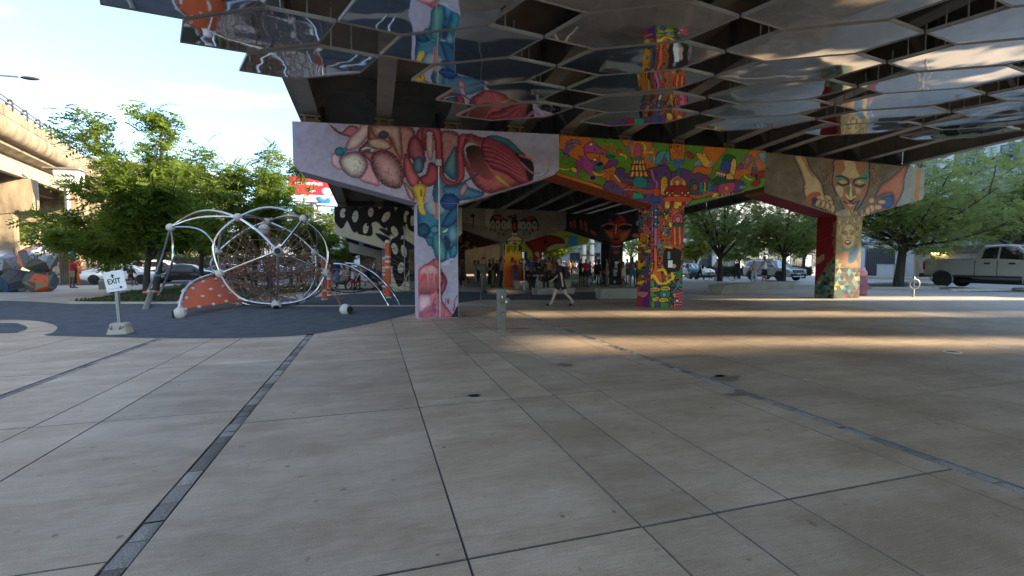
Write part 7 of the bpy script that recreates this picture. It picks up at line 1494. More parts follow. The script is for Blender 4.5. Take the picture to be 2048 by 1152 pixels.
def suv(label, paint, loc, rz, group=None):
    st = [(-2.48, .50, .95, .97, .86, .86), (-2.42, .36, 1.10, 1.20, .80, .94), (-2.25, .32, 1.14, 1.60, .74, .98), (-1.9, .30, 1.14, 1.74, .74, 1.), (-.9, .30, 1.12, 1.79, .75, 1.), (.1, .30, 1.11, 1.77, .75, 1.), (.55, .30, 1.10, 1.70, .75, 1.), (1.20, .30, 1.10, 1.17, .84, 1.), (1.3, .30, 1.10, 1.125, .86, 1.), (2.0, .32, 1.04, 1.07, .86, .98), (2.38, .36, .94, .97, .86, .93), (2.5, .44, .80, .83, .86, .86)]
    t, hw, sd_ = car(label, 'SUV', st, 1.98, [[(-2.05, .12), (-1.9, .82), (-1.25, .88), (-1.25, .08)], [(-1.18, .08), (-1.18, .88), (-.2, .88), (-.2, .08)], [(-.12, .08), (-.12, .88), (.45, .86), (1.0, .14)]], (-1.5, 1.5), .375, paint, loc, rz, ws=(1.2, 1.15, .58, 1.68, .82, .66), rw=(-2.42, 1.22, -2.27, 1.56, .70, .62), cladding=True, group=group)
    mb = MB(); mb.bbox((2.36, -.56, .68), (2.52, .56, .93), .03); gr = obj('grille', mb, M['trim'], t, world=False)
    for k in range(3): mb = MB(); mb.box((2.52, -.52, .72+k*.07), (2.535, .52, .735+k*.07)); obj('grille_bar', mb, M['chrome'], gr, world=False)
    for s_ in (-1, 1):
        mb = MB(); mb.bbox((2.16, min(s_*.60, s_*.90), .80), (2.47, max(s_*.60, s_*.90), .93), .03); obj('headlight', mb, M['lens'], t, world=False); mb = MB(); mb.bbox((-2.5, min(s_*.62, s_*.92), .95), (-2.3, max(s_*.62, s_*.92), 1.12), .03); obj('tail_light', mb, M['tail'], t, world=False)
        mb = MB(); mb.bbox((.8, min(s_*1.0, s_*1.17), 1.12), (.98, max(s_*1.0, s_*1.17), 1.28), .03); obj('wing_mirror', mb, M['trim'], t, world=False)
        mb = MB(); mb.tube([(-1.8, s_*.62, 1.83), (.1, s_*.62, 1.83)], .02, 6); obj('roof_rail', mb, M['galv_dull'], t, world=False)
        for x in (-.9, .15): mb = MB(); mb.bbox((x-.1, min(s_*.985, s_*1.01), .98), (x+.1, max(s_*.985, s_*1.01), 1.02), .008); obj('door_handle', mb, paint, t, world=False)
    mb = MB(); mb.bbox((2.40, -.8, .40), (2.54, .8, .62), .04); obj('lower_bumper', mb, M['trim'], t, world=False); mb = MB(); mb.bbox((2.43, -.55, .36), (2.56, .55, .43), .02); obj('skid_plate', mb, M['chrome'], t, world=False); mb = MB(); mb.box((2.541, -.2, .56), (2.555, .2, .68)); obj('number_plate', mb, M['white'], t, world=False)
    return t
SIL = paintm('silver_car_paint', (.50, .50, .49)); WHT = paintm('white_car_paint', (.75, .75, .74)); BLK = paintm('black_car_paint', (.015, .015, .017)); GRY = paintm('grey_car_paint', (.12, .125, .13)); LBL = paintm('pale_blue_car_paint', (.45, .55, .62)); TRK = paintm('champagne_silver_truck_paint', (.40, .385, .35))
suv('silver SUV parked nose towards the camera behind the slender tree', SIL, (33.15, 32.0, 0), R(-90))
# pickup
def pickup(label, loc, rz):
    st = [(-3.3, .80, 1.60, 1.62, .93, .93), (-3.26, .66, 1.72, 1.74, .93, .98), (-1.2, .66, 1.73, 1.75, .93, 1.), (-.66, .66, 1.73, 1.75, .93, 1.), (-.60, .62, 1.71, 1.76, .90, 1.), (-.52, .58, 1.70, 2.30, .80, 1.), (-.30, .56, 1.70, 2.56, .77, 1.), (.7, .56, 1.68, 2.60, .77, 1.), (1.25, .56, 1.68, 2.52, .77, 1.), (2.0, .58, 1.68, 1.74, .86, 1.), (2.1, .58, 1.68, 1.71, .88, 1.), (2.9, .60, 1.64, 1.67, .88, .99), (3.3, .66, 1.52, 1.56, .88, .96), (3.42, .8, 1.4, 1.42, .88, .92)]
    t, hw, sd_ = car(label, 'pickup truck', st, 2.05, [[(-.32, .12), (-.22, .80), (.0, .90), (.42, .92), (.42, .12)], [(.52, .12), (.52, .92), (1.2, .88), (1.8, .22), (1.8, .1)]], (-2.25, 2.2), .50, TRK, loc, rz, rim=M['rimd'], ws=(2.02, 1.73, 1.28, 2.49, .86, .70), rw=(-.62, 1.8, -.5, 2.3, .70, .62), name='pickup_truck')
    for s_ in (-1, 1):
        mb = MB(); mb.bbox((-3.33, min(s_*.86, s_*1.03), 1.12), (-3.15, max(s_*.86, s_*1.03), 1.62), .03); obj('tail_light', mb, M['tail'], t, world=False)
        mb = MB(); mb.bbox((1.55, min(s_*1.05, s_*1.34), 1.72), (1.75, max(s_*1.05, s_*1.34), 2.08), .04); obj('wing_mirror', mb, M['trim'], t, world=False)
        for x in (-.12, 1.0): mb = MB(); mb.bbox((x-.02, min(s_*1.015, s_*1.05), 1.46), (x+.26, max(s_*1.015, s_*1.05), 1.56), .012); obj('door_handle', mb, M['trim'], t, world=False)
        for x in (-.58, .47, 1.85): mb = MB(); mb.box((x-.012, min(s_*1.0, s_*1.029), .72), (x+.012, max(s_*1.0, s_*1.029), 1.66)); obj('door_gap', mb, M['trim'], t, world=False)
        mb = MB(); mb.bbox((-.5, min(s_*.9, s_*1.08), .48), (1.5, max(s_*.9, s_*1.08), .56), .02); obj('running_board', mb, M['trim'], t, world=False)
        mb = MB(); mb.bbox((-3.2, min(s_*.90, s_*.98), 1.752), (-.66, max(s_*.90, s_*.98), 1.78), .01); obj('bed_rail', mb, M['trim'], t, world=False)
    mb = MB(); mb.bbox((-3.56, -.98, .62), (-3.31, .98, .86), .04); obj('rear_bumper', mb, M['trim'], t, world=False); mb = MB(); mb.bbox((-3.1, -.5, .3), (2.6, .5, .58), .05); obj('chassis', mb, M['trim'], t, world=False)
    return t
pickup('champagne silver crew cab pickup truck at the right edge', (35.45, 18.1, 0), R(-90))
def at(px, py): g = G(px, py); return (g.x, g.y, -.05)
CG = 'cars on the street behind the playground'
g = at(248, 566); sedan('white sedan directly behind the EXIT sign', WHT, g, R(2), CG)
g = at(372, 563); sedan('black sedan right of the twin tree trunks', BLK, g, R(2), CG)
g = at(326, 557); suv('white SUV roof showing behind the black sedan', WHT, g, R(3), CG)
g = at(182, 556); suv('dark grey SUV behind the man with the camera', GRY, g, R(2), CG)
g = at(458, 560); sedan('grey sedan seen through the left of the climbing dome', GRY, g, R(2), CG)
g = at(545, 556); sedan('pale blue sedan seen through the rope net', LBL, g, R(2), CG)
g = at(613, 553); sedan('white car at the orange posts beyond the crowd', WHT, g, R(70), CG)
g = at(1120, 546); suv('white van like car beyond the red drapery mural', WHT, (g[0], g[1], -.05), R(10), 'cars beyond the underpass'); g = at(1202, 546); sedan('pale sedan beyond the white poles', LBL, g, R(0), 'cars beyond the underpass')
g = at(1384, 553); sedan('white car half hidden by the cartoon pier', WHT, g, R(-80), 'cars beside the hedge')
# ------------------------------------------------------------------ people
def skel(p):
    """p: pose angles in degrees; faces +y. Returns joints {name: (pos, radius)} and edges"""
    g = lambda k, d=0.: R(p.get(k, d)); J = {}; E_ = []
    def add(n, pos, r, par=None): J[n] = (Vector(pos), r); E_.append((par, n)) if par else None
    f = p.get('fem', 0); ln = g('lean'); up = Vector((0, math.sin(ln), math.cos(ln))); fw = Vector((0, math.cos(ln), -math.sin(ln)))
    P0 = Vector((0, 0, 0)); add('pelvis', P0, (.150+.01*f, .105)); add('waist', P0+up*.14, (.130-.016*f, .092), 'pelvis'); add('chest', P0+up*.32, (.158-.02*f, .112), 'waist'); add('upchest', P0+up*.45+fw*.0, (.150-.02*f, .092), 'chest')
    add('neck0', P0+up*.53, (.060-.008*f, .058), 'upchest'); hd = Vector((0, math.sin(ln*.4+g('nod')), math.cos(ln*.4+g('nod')))); hf = Vector((0, hd.z, -hd.y)); nk = P0+up*.53
    add('neck1', nk+hd*.075+hf*.01, (.054-.006*f, .056), 'neck0'); add('jaw', nk+hd*.125+hf*.022, (.062, .078), 'neck1'); add('head', nk+hd*.20+hf*.018, (.078, .098), 'jaw'); add('crown', nk+hd*.275+hf*.008, (.062, .078), 'head')
    add('nose', nk+hd*.175+hf*.125, (.012, .012), 'head')
    for s, S_ in ((-1, 'L'), (1, 'R')):
        hip = P0+Vector((s*.088, 0, -.05)); a = g('hip'+S_); sp = g('spread', 3)*s; td = Vector((math.sin(sp), math.sin(a)*math.cos(sp), -math.cos(a)*math.cos(sp))); kn = hip+td*.43; b = a-g('knee'+S_); sd_ = Vector((math.sin(sp)*.3, math.sin(b), -math.cos(b))).normalized()
        an = kn+sd_*.42; add('hip'+S_, hip, (.088, .092), 'pelvis'); add('thigh'+S_, hip+td*.2, (.078, .080), 'hip'+S_); add('knee'+S_, kn, (.056, .058), 'thigh'+S_); add('calf'+S_, kn+sd_*.14+Vector((0, -.012, 0)), (.055, .058), 'knee'+S_); add('ankle'+S_, an, (.037, .040), 'calf'+S_)
        ft = b*.55 if not p.get('sit') else 0; fd = Vector((s*.12, math.cos(ft), math.sin(ft))).normalized(); hl = an+Vector((0, -.03, -.045)); add('heel'+S_, hl, (.034, .034), 'ankle'+S_); add('ball'+S_, an+fd*.11+Vector((0, 0, -.052)), (.042, .030), 'ankle'+S_); add('toe'+S_, an+fd*.18+Vector((0, 0, -.058)), (.034, .022), 'ball'+S_)
        sh = P0+up*.46+Vector((s*(.172-.02*f), 0, 0)); a = g('sh'+S_); ab = g('ab'+S_, 9); ud = Vector((s*math.sin(ab), math.sin(a)*math.cos(ab), -math.cos(a)*math.cos(ab))); el = sh+ud*.285; a2 = a+g('el'+S_, 12); ab2 = ab*.5-g('in'+S_, 0); fd2 = Vector((s*math.sin(ab2), math.sin(a2)*math.cos(ab2), -math.cos(a2)*math.cos(ab2))); wr = el+fd2*.255
        add('sh'+S_, sh, (.056-.006*f, .058-.006*f), 'upchest'); add('arm'+S_, sh+ud*.14, (.047-.006*f, .047-.006*f), 'sh'+S_); add('el'+S_, el, (.037, .037), 'arm'+S_); add('fore'+S_, el+fd2*.10, (.038, .038), 'el'+S_); add('wr'+S_, wr, (.024, .026), 'fore'+S_)
        pm = wr+fd2*.075; add('palm'+S_, pm, (.022, .036), 'wr'+S_); ax = fd2.cross(Vector((s, 0, 0))).normalized(); inn = Vector((-s, 0, 0))
        for k, (o, l) in enumerate([(-.027, .068), (-.009, .080), (.009, .075), (.027, .058)]):
            b0 = pm+ax*o+fd2*.02; m1 = b0+fd2*l*.5+inn*.006; add('f%d%s' % (k, S_), b0, (.0095, .0095), 'palm'+S_); add('g%d%s' % (k, S_), m1, (.0085, .0085), 'f%d%s' % (k, S_)); add('h%d%s' % (k, S_), m1+(fd2*.7+inn*.5).normalized()*l*.5, (.007, .007), 'g%d%s' % (k, S_))
        tb = wr+fd2*.03+ax*-.022+inn*.012; add('t0'+S_, tb, (.011, .011), 'wr'+S_); add('t1'+S_, tb+(fd2*.7-ax*.6+inn*.3).normalized()*.05, (.0095, .0095), 't0'+S_)
    low = min(q[0].z-q[1][1]*.75 for n, q in J.items() if n[:3] in ('hee', 'bal', 'toe')) if not p.get('ground') else min(q[0].z-q[1][1]*.9 for n, q in J.items() if n[:3] in ('pel', 'hip', 'hee', 'thi', 'kne'))
    if p.get('sit'): low = p['sit_low'] if 'sit_low' in p else low
    for n in J: J[n] = (J[n][0]-Vector((0, 0, low)), J[n][1])
    return J, E_
REG = {}
for n in ('pelvis', 'hipL', 'hipR'): REG[n] = 'hips'
for n in ('waist', 'chest', 'upchest'): REG[n] = 'torso'
for S_ in 'LR':
    REG.update({'thigh'+S_: 'thigh', 'knee'+S_: 'knee', 'calf'+S_: 'calf', 'ankle'+S_: 'ankle', 'heel'+S_: 'foot', 'ball'+S_: 'foot', 'toe'+S_: 'foot', 'sh'+S_: 'shoulder', 'arm'+S_: 'arm', 'el'+S_: 'elbow', 'fore'+S_: 'fore', 'wr'+S_: 'hand', 'palm'+S_: 'hand'})
for n in ('jaw', 'head', 'crown', 'nose'): REG[n] = 'head'
REG['neck0'] = 'neck'; REG['neck1'] = 'neck'
BODY = {}
def body(key, p):
    if key in BODY: return BODY[key]
    J, E_ = skel(p); names = list(J); ix = {n: i for i, n in enumerate(names)}
    me = bpy.data.meshes.new('sk'); me.from_pydata([J[n][0][:] for n in names], [(ix[a], ix[b]) for a, b in E_], []); o = bpy.data.objects.new('sk', me); C.objects.link(o)
    md = o.modifiers.new('s', 'SKIN'); md.branch_smoothing = .35; md.use_smooth_shade = True
    for i, n in enumerate(names): me.skin_vertices[0].data[i].radius = J[n][1]; me.skin_vertices[0].data[i].use_root = (n == 'pelvis')
    sb = o.modifiers.new('u', 'SUBSURF'); sb.levels = 1; sb.render_levels = 1
    dg = bpy.context.evaluated_depsgraph_get(); dg.update(); m2 = bpy.data.meshes.new_from_object(o.evaluated_get(dg)); bpy.data.objects.remove(o); m2.name = 'body_'+key; m2.materials.clear(); m2.polygons.foreach_set('use_smooth', [True]*len(m2.polygons))
    V = np.array([v.co[:] for v in m2.vertices]); segs = []; lab = []
    for a, b in E_:
        A, B = np.array(J[a][0]), np.array(J[b][0]); ra, rb = sum(J[a][1])/2, sum(J[b][1])/2; ab = B-A; t = np.clip(((V-A)@ab)/max(1e-9, ab@ab), 0, 1); d = np.linalg.norm(V-A-t[:, None]*ab, axis=1)-(ra+(rb-ra)*t); segs.append(d); lab.append((a, b, t))
    segs = np.array(segs); bi = segs.argmin(0); reg = []
    for i, k in enumerate(bi):
        a, b, t = lab[k]; n = a if t[i] < .5 else b; reg.append(REG.get(n, 'hand'))
    m2.update(); Nn = np.array([v.normal[:] for v in m2.vertices]); BODY[key] = (m2, V, Nn, np.array(reg), J); return BODY[key]
CL = {}
def cloth(key, kind):
    k = (key, kind)
    if k in CL: return CL[k]
    m2, V, Nn, reg, J = BODY[key]; sets = {'tee': ({'torso', 'shoulder', 'arm', 'hips0'}, .022), 'tank': ({'torso', 'hips0'}, .016), 'long': ({'torso', 'shoulder', 'arm', 'elbow', 'fore', 'hips0'}, .024), 'shorts': ({'hips', 'thigh'}, .026), 'trousers': ({'hips', 'thigh', 'knee', 'calf', 'ankle'}, .022), 'shoes': ({'foot'}, .012), 'socks': ({'ankle'}, .007), 'dress': ({'torso', 'hips', 'thigh'}, .035), 'hair': ({'head'}, .018)}
    inc, off = sets[kind]; hz = J['pelvis'][0].z
    rg = reg.copy().astype(object)
    if 'hips0' in inc: rg[(reg == 'hips') & (V[:, 2] > hz-.02)] = 'hips0'
    sel = np.isin(rg, list(inc))
    if kind == 'hair':
        h = np.array(J['head'][0]); hf = np.array((J['nose'][0]-J['head'][0]).normalized()); d = V-h; sel &= (d[:, 2] > .035-0*d[:, 1]) | ((d@hf < -.005) & (d[:, 2] > -.10))
    off_ = np.full(len(V), off)
    if kind == 'dress': off_ = np.where(reg == 'thigh', .06, off)
    nv = V+Nn*off_[:, None]; mp = {}; vs = []; fs = []
    for pg in m2.polygons:
        vi = list(pg.vertices)
        if sum(sel[i] for i in vi) >= len(vi)-(0 if kind == 'hair' else 1) and any(sel[i] for i in vi):
            q = []
            for i in vi:
                if i not in mp: mp[i] = len(vs); vs.append(tuple(nv[i]))
                q.append(mp[i])
            fs.append(q)
    mb = MB(); mb.add(vs, fs) if vs else None; me = mb.mesh(kind); me.polygons.foreach_set('use_smooth', [True]*len(me.polygons))
    # give the cloth a hem thickness
    bm = bmesh.new(); bm.from_mesh(me); be = [e for e in bm.edges if e.is_boundary]
    if be:
        r = bmesh.ops.extrude_edge_only(bm, edges=be)
        for v in [g for g in r['geom'] if isinstance(g, bmesh.types.BMVert)]: v.co -= v.normal*off*.8 if v.normal.length > 0 else Vector()
    bm.to_mesh(me); bm.free(); CL[k] = me; return me
MC = {}
def cm(c, rough=.8):
    k = tuple(c)
    if k not in MC: MC[k] = mat('cloth_%d' % len(MC), L3(*c), rough, var=.15, scale=14)
    return MC[k]
SKIN = {'l': mat('light_skin', (.50, .30, .21), .5, var=.06), 'm': mat('tan_skin', (.34, .19, .12), .5, var=.06), 'd': mat('brown_skin', (.13, .068, .042), .45, var=.06), 'r': mat('ruddy_skin', (.42, .20, .13), .5, var=.06)}
HAIR = {'k': cm((24, 20, 18), .5), 'b': cm((62, 42, 28), .5), 'y': cm((150, 116, 70), .5), 'g': cm((110, 104, 98), .5)}
eye = MB(); eye.ball((0, 0, 0), .011, 8, 5); eyem = eye.mesh('eye', True); eyem.materials.append(M['black'])
POSES = dict(
    stand=dict(hipL=-2, hipR=4, kneeL=2, kneeR=5, shL=4, shR=-4, elL=16, elR=14), standf=dict(fem=1, hipL=3, hipR=-3, kneeL=6, kneeR=2, shL=2, shR=8, elL=20, elR=40), talk=dict(hipL=-3, hipR=5, kneeL=2, kneeR=7, shL=20, shR=8, elL=85, elR=20, inL=20), phone=dict(fem=1, hipL=2, hipR=-2, kneeL=3, kneeR=2, shL=38, shR=26, elL=88, elR=80, inL=24, inR=24, nod=14),
    walk=dict(lean=4, hipL=27, hipR=-18, kneeL=7, kneeR=26, shL=-22, shR=24, elL=14, elR=26), walkf=dict(fem=1, lean=3, hipL=-15, hipR=22, kneeL=24, kneeR=6, shL=20, shR=-18, elL=20, elR=16), photo=dict(lean=2, hipL=-3, hipR=4, kneeL=2, kneeR=4, shL=62, shR=66, elL=86, elR=80, inL=24, inR=22, abL=22, abR=22),
    embrace=dict(hipL=2, hipR=-3, kneeL=4, kneeR=2, shL=8, shR=6, elL=24, elR=16, abL=24, abR=52), sit=dict(sit=1, lean=10, hipL=88, hipR=84, kneeL=88, kneeR=80, shL=38, shR=34, elL=50, elR=58, inL=18, inR=18, nod=8), ground=dict(ground=1, fem=1, lean=12, hipL=100, hipR=96, kneeL=112, kneeR=100, shL=44, shR=38, elL=44, elR=50, inL=16, spread=9, nod=8), groundb=dict(ground=1, lean=-16, hipL=66, hipR=82, kneeL=30, kneeR=70, shL=-34, shR=-30, elL=6, elR=8, spread=7))
def person(label, px, py, pose, face, skin='m', hair='k', top=('tee', (30, 30, 34)), bot=('shorts', (30, 30, 34)), shoes=(30, 28, 28), h=1.75, z=0., group=None, longh=False, socks=None, hat=None, pos=None):
    g = Vector(pos) if pos is not None else G(px, py, z); m2, V, Nn, reg, J = body(pose, POSES[pose]); k = h/1.75
    # face: direction looked at, degrees clockwise on the photograph: 0 away from the camera, 90 right, 180 towards it, 270 left
    t = thing('person', label, 'person', tuple(g), R(-face)-YAW, group); t.scale = (k, k, k)
    def wear(name, me, m):
        o = bpy.data.objects.new(name, me); C.objects.link(o); o.parent = t
        if not me.materials: me.materials.append(None)
        o.material_slots[0].link = 'OBJECT'; o.material_slots[0].material = m; return o
    wear('body', m2, SKIN[skin])
    if hair: hr = wear('hair', cloth(pose, 'hair'), HAIR[hair])
    if top: wear({'tee': 'shirt', 'tank': 'vest', 'long': 'jacket', 'dress': 'dress'}[top[0]], cloth(pose, top[0]), cm(top[1]))
    if bot: wear(bot[0], cloth(pose, bot[0]), cm(bot[1]))
    if shoes: wear('shoes', cloth(pose, 'shoes'), cm(shoes))
    if socks: wear('socks', cloth(pose, 'socks'), cm(socks))
    hd = J['head'][0]; hf = (J['nose'][0]-hd).normalized()
    for s in (-1, 1): o = obj('eye', eyem, None, t, world=False); o.location = hd+hf*.092+Vector((s*.032, 0, .0))
    if longh:
        kk = 'LH'+pose
        if kk not in CL:
            mb = MB(); b = -hf; c = hd+b*.05; mb.tube(crv([c+Vector((0, 0, .07)), c+b*.055, c+b*.07+Vector((0, 0, -.14)), c+b*.06+Vector((0, 0, -.32))], 4), [.05]+[.082]*8+[.075, .06, .045, .03][:4], 10) if False else mb.tube(crv([c+Vector((0, 0, .07)), c+b*.05, c+b*.065+Vector((0, 0, -.14)), c+b*.05+Vector((0, 0, -.32))], 4), [.05, .065, .08, .088, .09, .09, .09, .088, .084, .078, .07, .058, .04], 10); CL[kk] = mb.mesh('long_hair', True)
        wear('long_hair', CL[kk], HAIR[hair])
    if hat:
        mb = MB(); c = hd+Vector((0, 0, .05)); mb.lathe([(.16, 0), (.165, .008), (.105, .012), (.10, .06), (.075, .095), (.0, .10)], 16, c); o = bpy.data.objects.new('hat', mb.mesh('hat', True)); C.objects.link(o); o.parent = t; o.data.materials.append(cm(hat))
    return t, J, k
def backpack(t, J, label, col, print_=False, sz=1.):
    b = thing('backpack', label, 'backpack', t.location, t.rotation_euler[2]); b.scale = t.scale; c = J['chest'][0]; f = Vector((0, -1, 0)); p = c+f*.20
    mb = MB(); mb.bbox((p.x-.15*sz, p.y-.09, p.z-.24*sz), (p.x+.15*sz, p.y+.07, p.z+.17*sz), .05); obj('bag', mb, cm(col), b, world=False)
    mb = MB(); mb.bbox((p.x-.11*sz, p.y-.13, p.z-.21*sz), (p.x+.11*sz, p.y-.085, p.z-.02), .02); obj('pocket', mb, cm(col), b, world=False)
    for s in (-1, 1): mb = MB(); mb.tube(crv([(s*.09, p.y+.06, p.z+.15), (s*.11, c.y+.02, p.z+.20), (s*.12, c.y+.13, p.z+.04), (s*.13, c.y-.02, p.z-.18)], 4), .018, 6); obj('strap', mb, cm(col), b, world=False)
    if print_:
        mb = MB()
        for k in range(3): mb.box((p.x-.05+.02*k, p.y-.096, p.z+.02+k*.035), (p.x+.03-.01*k, p.y-.092, p.z+.04+k*.035))
        obj('white_print', mb, M['white'], b, world=False)
CR = 'people gathered under the bridge'
# nearest figures
t, J, k = person('man in black walking to the left with a black backpack', 1122, 612, 'walk', 292, 'l', 'b', ('tee', (22, 22, 26)), ('shorts', (18, 18, 22)), (16, 16, 18), 1.80, socks=(150, 146, 140)); backpack(t, J, 'black backpack with a white print worn by the walking man', (20, 20, 23), True)
person('person in a grey hooded top, cap and grey trousers facing right', 967, 585, 'talk', 130, 'm', 'k', ('long', (92, 92, 84)), ('trousers', (92, 88, 80)), (24, 24, 26), 1.74, group=CR, hat=(60, 58, 54))
# standing row in the middle
rows = [('tall person in black leaning by the column at far left of the crowd', 922, 573, 'stand', 100, 'd', 'k', ('tee', (70, 40, 30)), ('trousers', (30, 26, 26)), 1.72, 0),
 ('woman in a pale sleeveless top near the left of the crowd', 951, 566, 'standf', 60, 'm', 'b', ('tank', (150, 136, 130)), ('trousers', (160, 150, 146)), 1.66, 1),
 ('dark clothed person standing under the brown mural', 979, 569, 'talk', 80, 'd', 'k', ('tee', (18, 18, 20)), ('trousers', (16, 16, 18)), 1.76, 0),
 ('person in brown beside the yellow column', 999, 570, 'phone', 200, 'd', 'k', ('tee', (86, 56, 44)), ('shorts', (60, 46, 40)), 1.7, 1),
 ('tall man all in black left of the thunderbird column', 1012, 573, 'stand', 95, 'd', 'k', ('tee', (12, 12, 14)), ('trousers', (12, 12, 14)), 1.84, 0),
 ('woman in dark top and wide pink trousers, left of the pair', 1024, 573, 'standf', 150, 'd', 'k', ('tank', (40, 24, 30)), ('trousers', (170, 92, 104)), 1.68, 1),
 ('woman with long black hair and pink trousers, right of the pair', 1037, 573, 'phone', 230, 'm', 'k', ('tank', (190, 70, 80)), ('trousers', (176, 96, 110)), 1.68, 1),
 ('person in olive dress in front of the orange column', 1051, 571, 'talk', 180, 'd', 'k', ('tank', (110, 96, 50)), ('trousers', (104, 92, 56)), 1.70, 0),
 ('person in grey and pink at the back of the seated group', 1078, 570, 'standf', 170, 'm', 'k', ('tank', (150, 110, 116)), ('shorts', (30, 28, 32)), 1.68, 1),
 ('person in black with hands raised at the middle of the crowd', 1090, 571, 'photo', 130, 'd', 'k', ('tee', (14, 14, 16)), ('shorts', (16, 16, 18)), 1.76, 0),
 ('man in a bright orange shirt beside the walking man', 1109, 569, 'stand', 210, 'r', 'k', ('tee', (206, 96, 60)), ('shorts', (40, 36, 36)), 1.74, 0),
 ('person in white rim lit vest left of the man in orange', 1101, 572, 'talk', 250, 'm', 'k', ('tank', (206, 190, 160)), ('trousers', (50, 46, 48)), 1.66, 0),
 ('person in black standing behind the man in red', 1161, 571, 'stand', 80, 'd', 'k', ('tee', (14, 14, 16)), ('shorts', (22, 22, 26)), 1.78, 0),
 ('man in a red shirt with his back to the camera', 1171, 573, 'talk', 10, 'd', 'k', ('tee', (172, 26, 34)), ('shorts', (26, 20, 22)), 1.76, 0),
 ('woman in a dark red dress beside the red face column', 1198, 571, 'standf', 40, 'd', 'k', ('dress', (66, 24, 26)), None, 1.70, 1),
 ('person in pale top behind the woman in the red dress', 1206, 568, 'talk', 120, 'm', 'k', ('tee', (150, 140, 132)), ('shorts', (40, 38, 40)), 1.74, 0),
 ('woman with long black hair and striped grey trousers', 1214, 572, 'standf', 290, 'm', 'k', ('tank', (120, 84, 76)), ('trousers', (150, 132, 128)), 1.76, 1),
 ('person in brown before the paper notices', 1239, 570, 'talk', 60, 'd', 'k', ('tee', (84, 52, 34)), ('trousers', (66, 44, 32)), 1.74, 0),
 ('woman in a loose cream sleeveless dress', 1247, 573, 'walkf', 330, 'd', 'k', ('dress', (222, 208, 168)), None, 1.64, 0),
 ('tall bare chested man in blue green shorts', 1265, 574, 'stand', 20, 'd', 'k', None, ('shorts', (36, 96, 110)), 1.86, 0),
 ('person in orange and blue beside the cartoon column', 1274, 573, 'phone', 260, 'd', 'k', ('tee', (176, 60, 44)), ('shorts', (40, 50, 110)), 1.7, 0)]
for i, (lab, px, py, pose, fc, sk, hr, tp, bt, h, lh) in enumerate(rows): person(lab, px, py, pose, fc, sk, hr, tp, bt, (210, 206, 200) if i % 3 == 0 else (28, 26, 28), h, group=CR, longh=bool(lh))
rc = [('rose', (190, 96, 110)), ('mustard', (180, 140, 50)), ('teal', (40, 110, 110)), ('violet', (90, 60, 130)), ('sand', (170, 150, 120)), ('forest green', (36, 70, 44)), ('salmon', (206, 120, 100)), ('steel blue', (70, 96, 130)), ('wine', (90, 26, 40)), ('ivory', (206, 200, 186)), ('rust', (140, 64, 36)), ('charcoal', (36, 36, 40)), ('sky blue', (120, 160, 190)), ('coral', (214, 96, 84)), ('khaki', (110, 104, 74)), ('navy', (26, 30, 60)), ('lime', (130, 160, 50)), ('mocha', (84, 58, 44)), ('grey lilac', (130, 120, 140)), ('plum', (70, 34, 66))]
rr = random.Random(2)
for i, (cn_, cc_) in enumerate(rc):
    px = [1046, 1058, 1067, 1073, 1086, 1094, 1104, 1114, 1118, 957, 985, 993, 1020, 1043, 1179, 1190, 1209, 1233, 1255, 928][i]; py = [567, 566, 568, 565, 567, 566, 567, 568, 566, 563, 565, 564, 567, 566, 566, 567, 566, 567, 568, 566][i]
    person('person with a %s top in the second rank of the crowd' % cn_, px, py, ['stand', 'standf', 'talk', 'phone', 'walkf'][i % 5], rr.uniform(0, 360), 'ddmld'[i % 5], 'k', ('tank' if i % 3 == 0 else 'tee', cc_), ('trousers' if i % 2 else 'shorts', [(30, 30, 36), (70, 64, 60), (50, 60, 90)][i % 3]), (40, 38, 38), rr.uniform(1.62, 1.84), group=CR, longh=i % 4 == 1)
fr_ = [('black', (16, 16, 18), 'olive', (80, 80, 50)), ('grey', (110, 108, 106), 'black', (20, 20, 22)), ('burgundy', (100, 30, 44), 'denim blue', (60, 76, 110)), ('beige', (190, 170, 140), 'brown', (80, 56, 40)), ('white', (214, 210, 204), 'navy', (28, 32, 56)), ('indigo', (50, 44, 110), 'grey', (90, 90, 92)), ('brick red', (150, 50, 40), 'black', (20, 18, 20)), ('dark green', (30, 60, 40), 'tan', (150, 120, 86)), ('black', (18, 18, 20), 'red', (140, 30, 36)), ('peach', (216, 150, 120), 'dark grey', (50, 50, 54)), ('gold', (190, 150, 50), 'black', (22, 20, 22)), ('black', (14, 14, 16), 'pale denim', (120, 136, 160))]
for i, (tn, tc_, bn, bc) in enumerate(fr_):
    px = [987, 1005, 1031, 1044, 1056, 1062, 1070, 1076, 1088, 1096, 1112, 1118][i]
    person('person in a %s top and %s trousers near the front of the crowd' % (tn, bn), px, 574.5+(i % 3)*.7, ['talk', 'standf', 'stand', 'phone'][i % 4], rr.uniform(0, 360), 'dmdl'[i % 4], 'k', ('tee' if i % 2 else 'tank', tc_), ('trousers', bc), (40, 38, 38), rr.uniform(1.64, 1.84), group=CR, longh=i % 4 == 1)
# seated on the bench
for i, (lab, px, sk, tp, bt, fc) in enumerate([('seated figure in black, left on the bench', 1054, 'd', (16, 16, 18), (20, 20, 22), 170), ('seated figure with dark curls next on the bench', 1064, 'd', (22, 18, 20), (30, 26, 26), 200), ('seated figure in charcoal on the middle of the bench', 1083, 'd', (26, 22, 24), (50, 30, 36), 175), ('seated figure in a dark top right on the bench', 1098, 'd', (18, 18, 20), (24, 22, 26), 150)]):
    b = G(px, 578); person(lab, px, 578, 'sit', fc, sk, 'k', ('tee', tp), ('trousers', bt), (40, 36, 36), 1.72, group=CR, pos=(b.x, b.y-.55, .0))
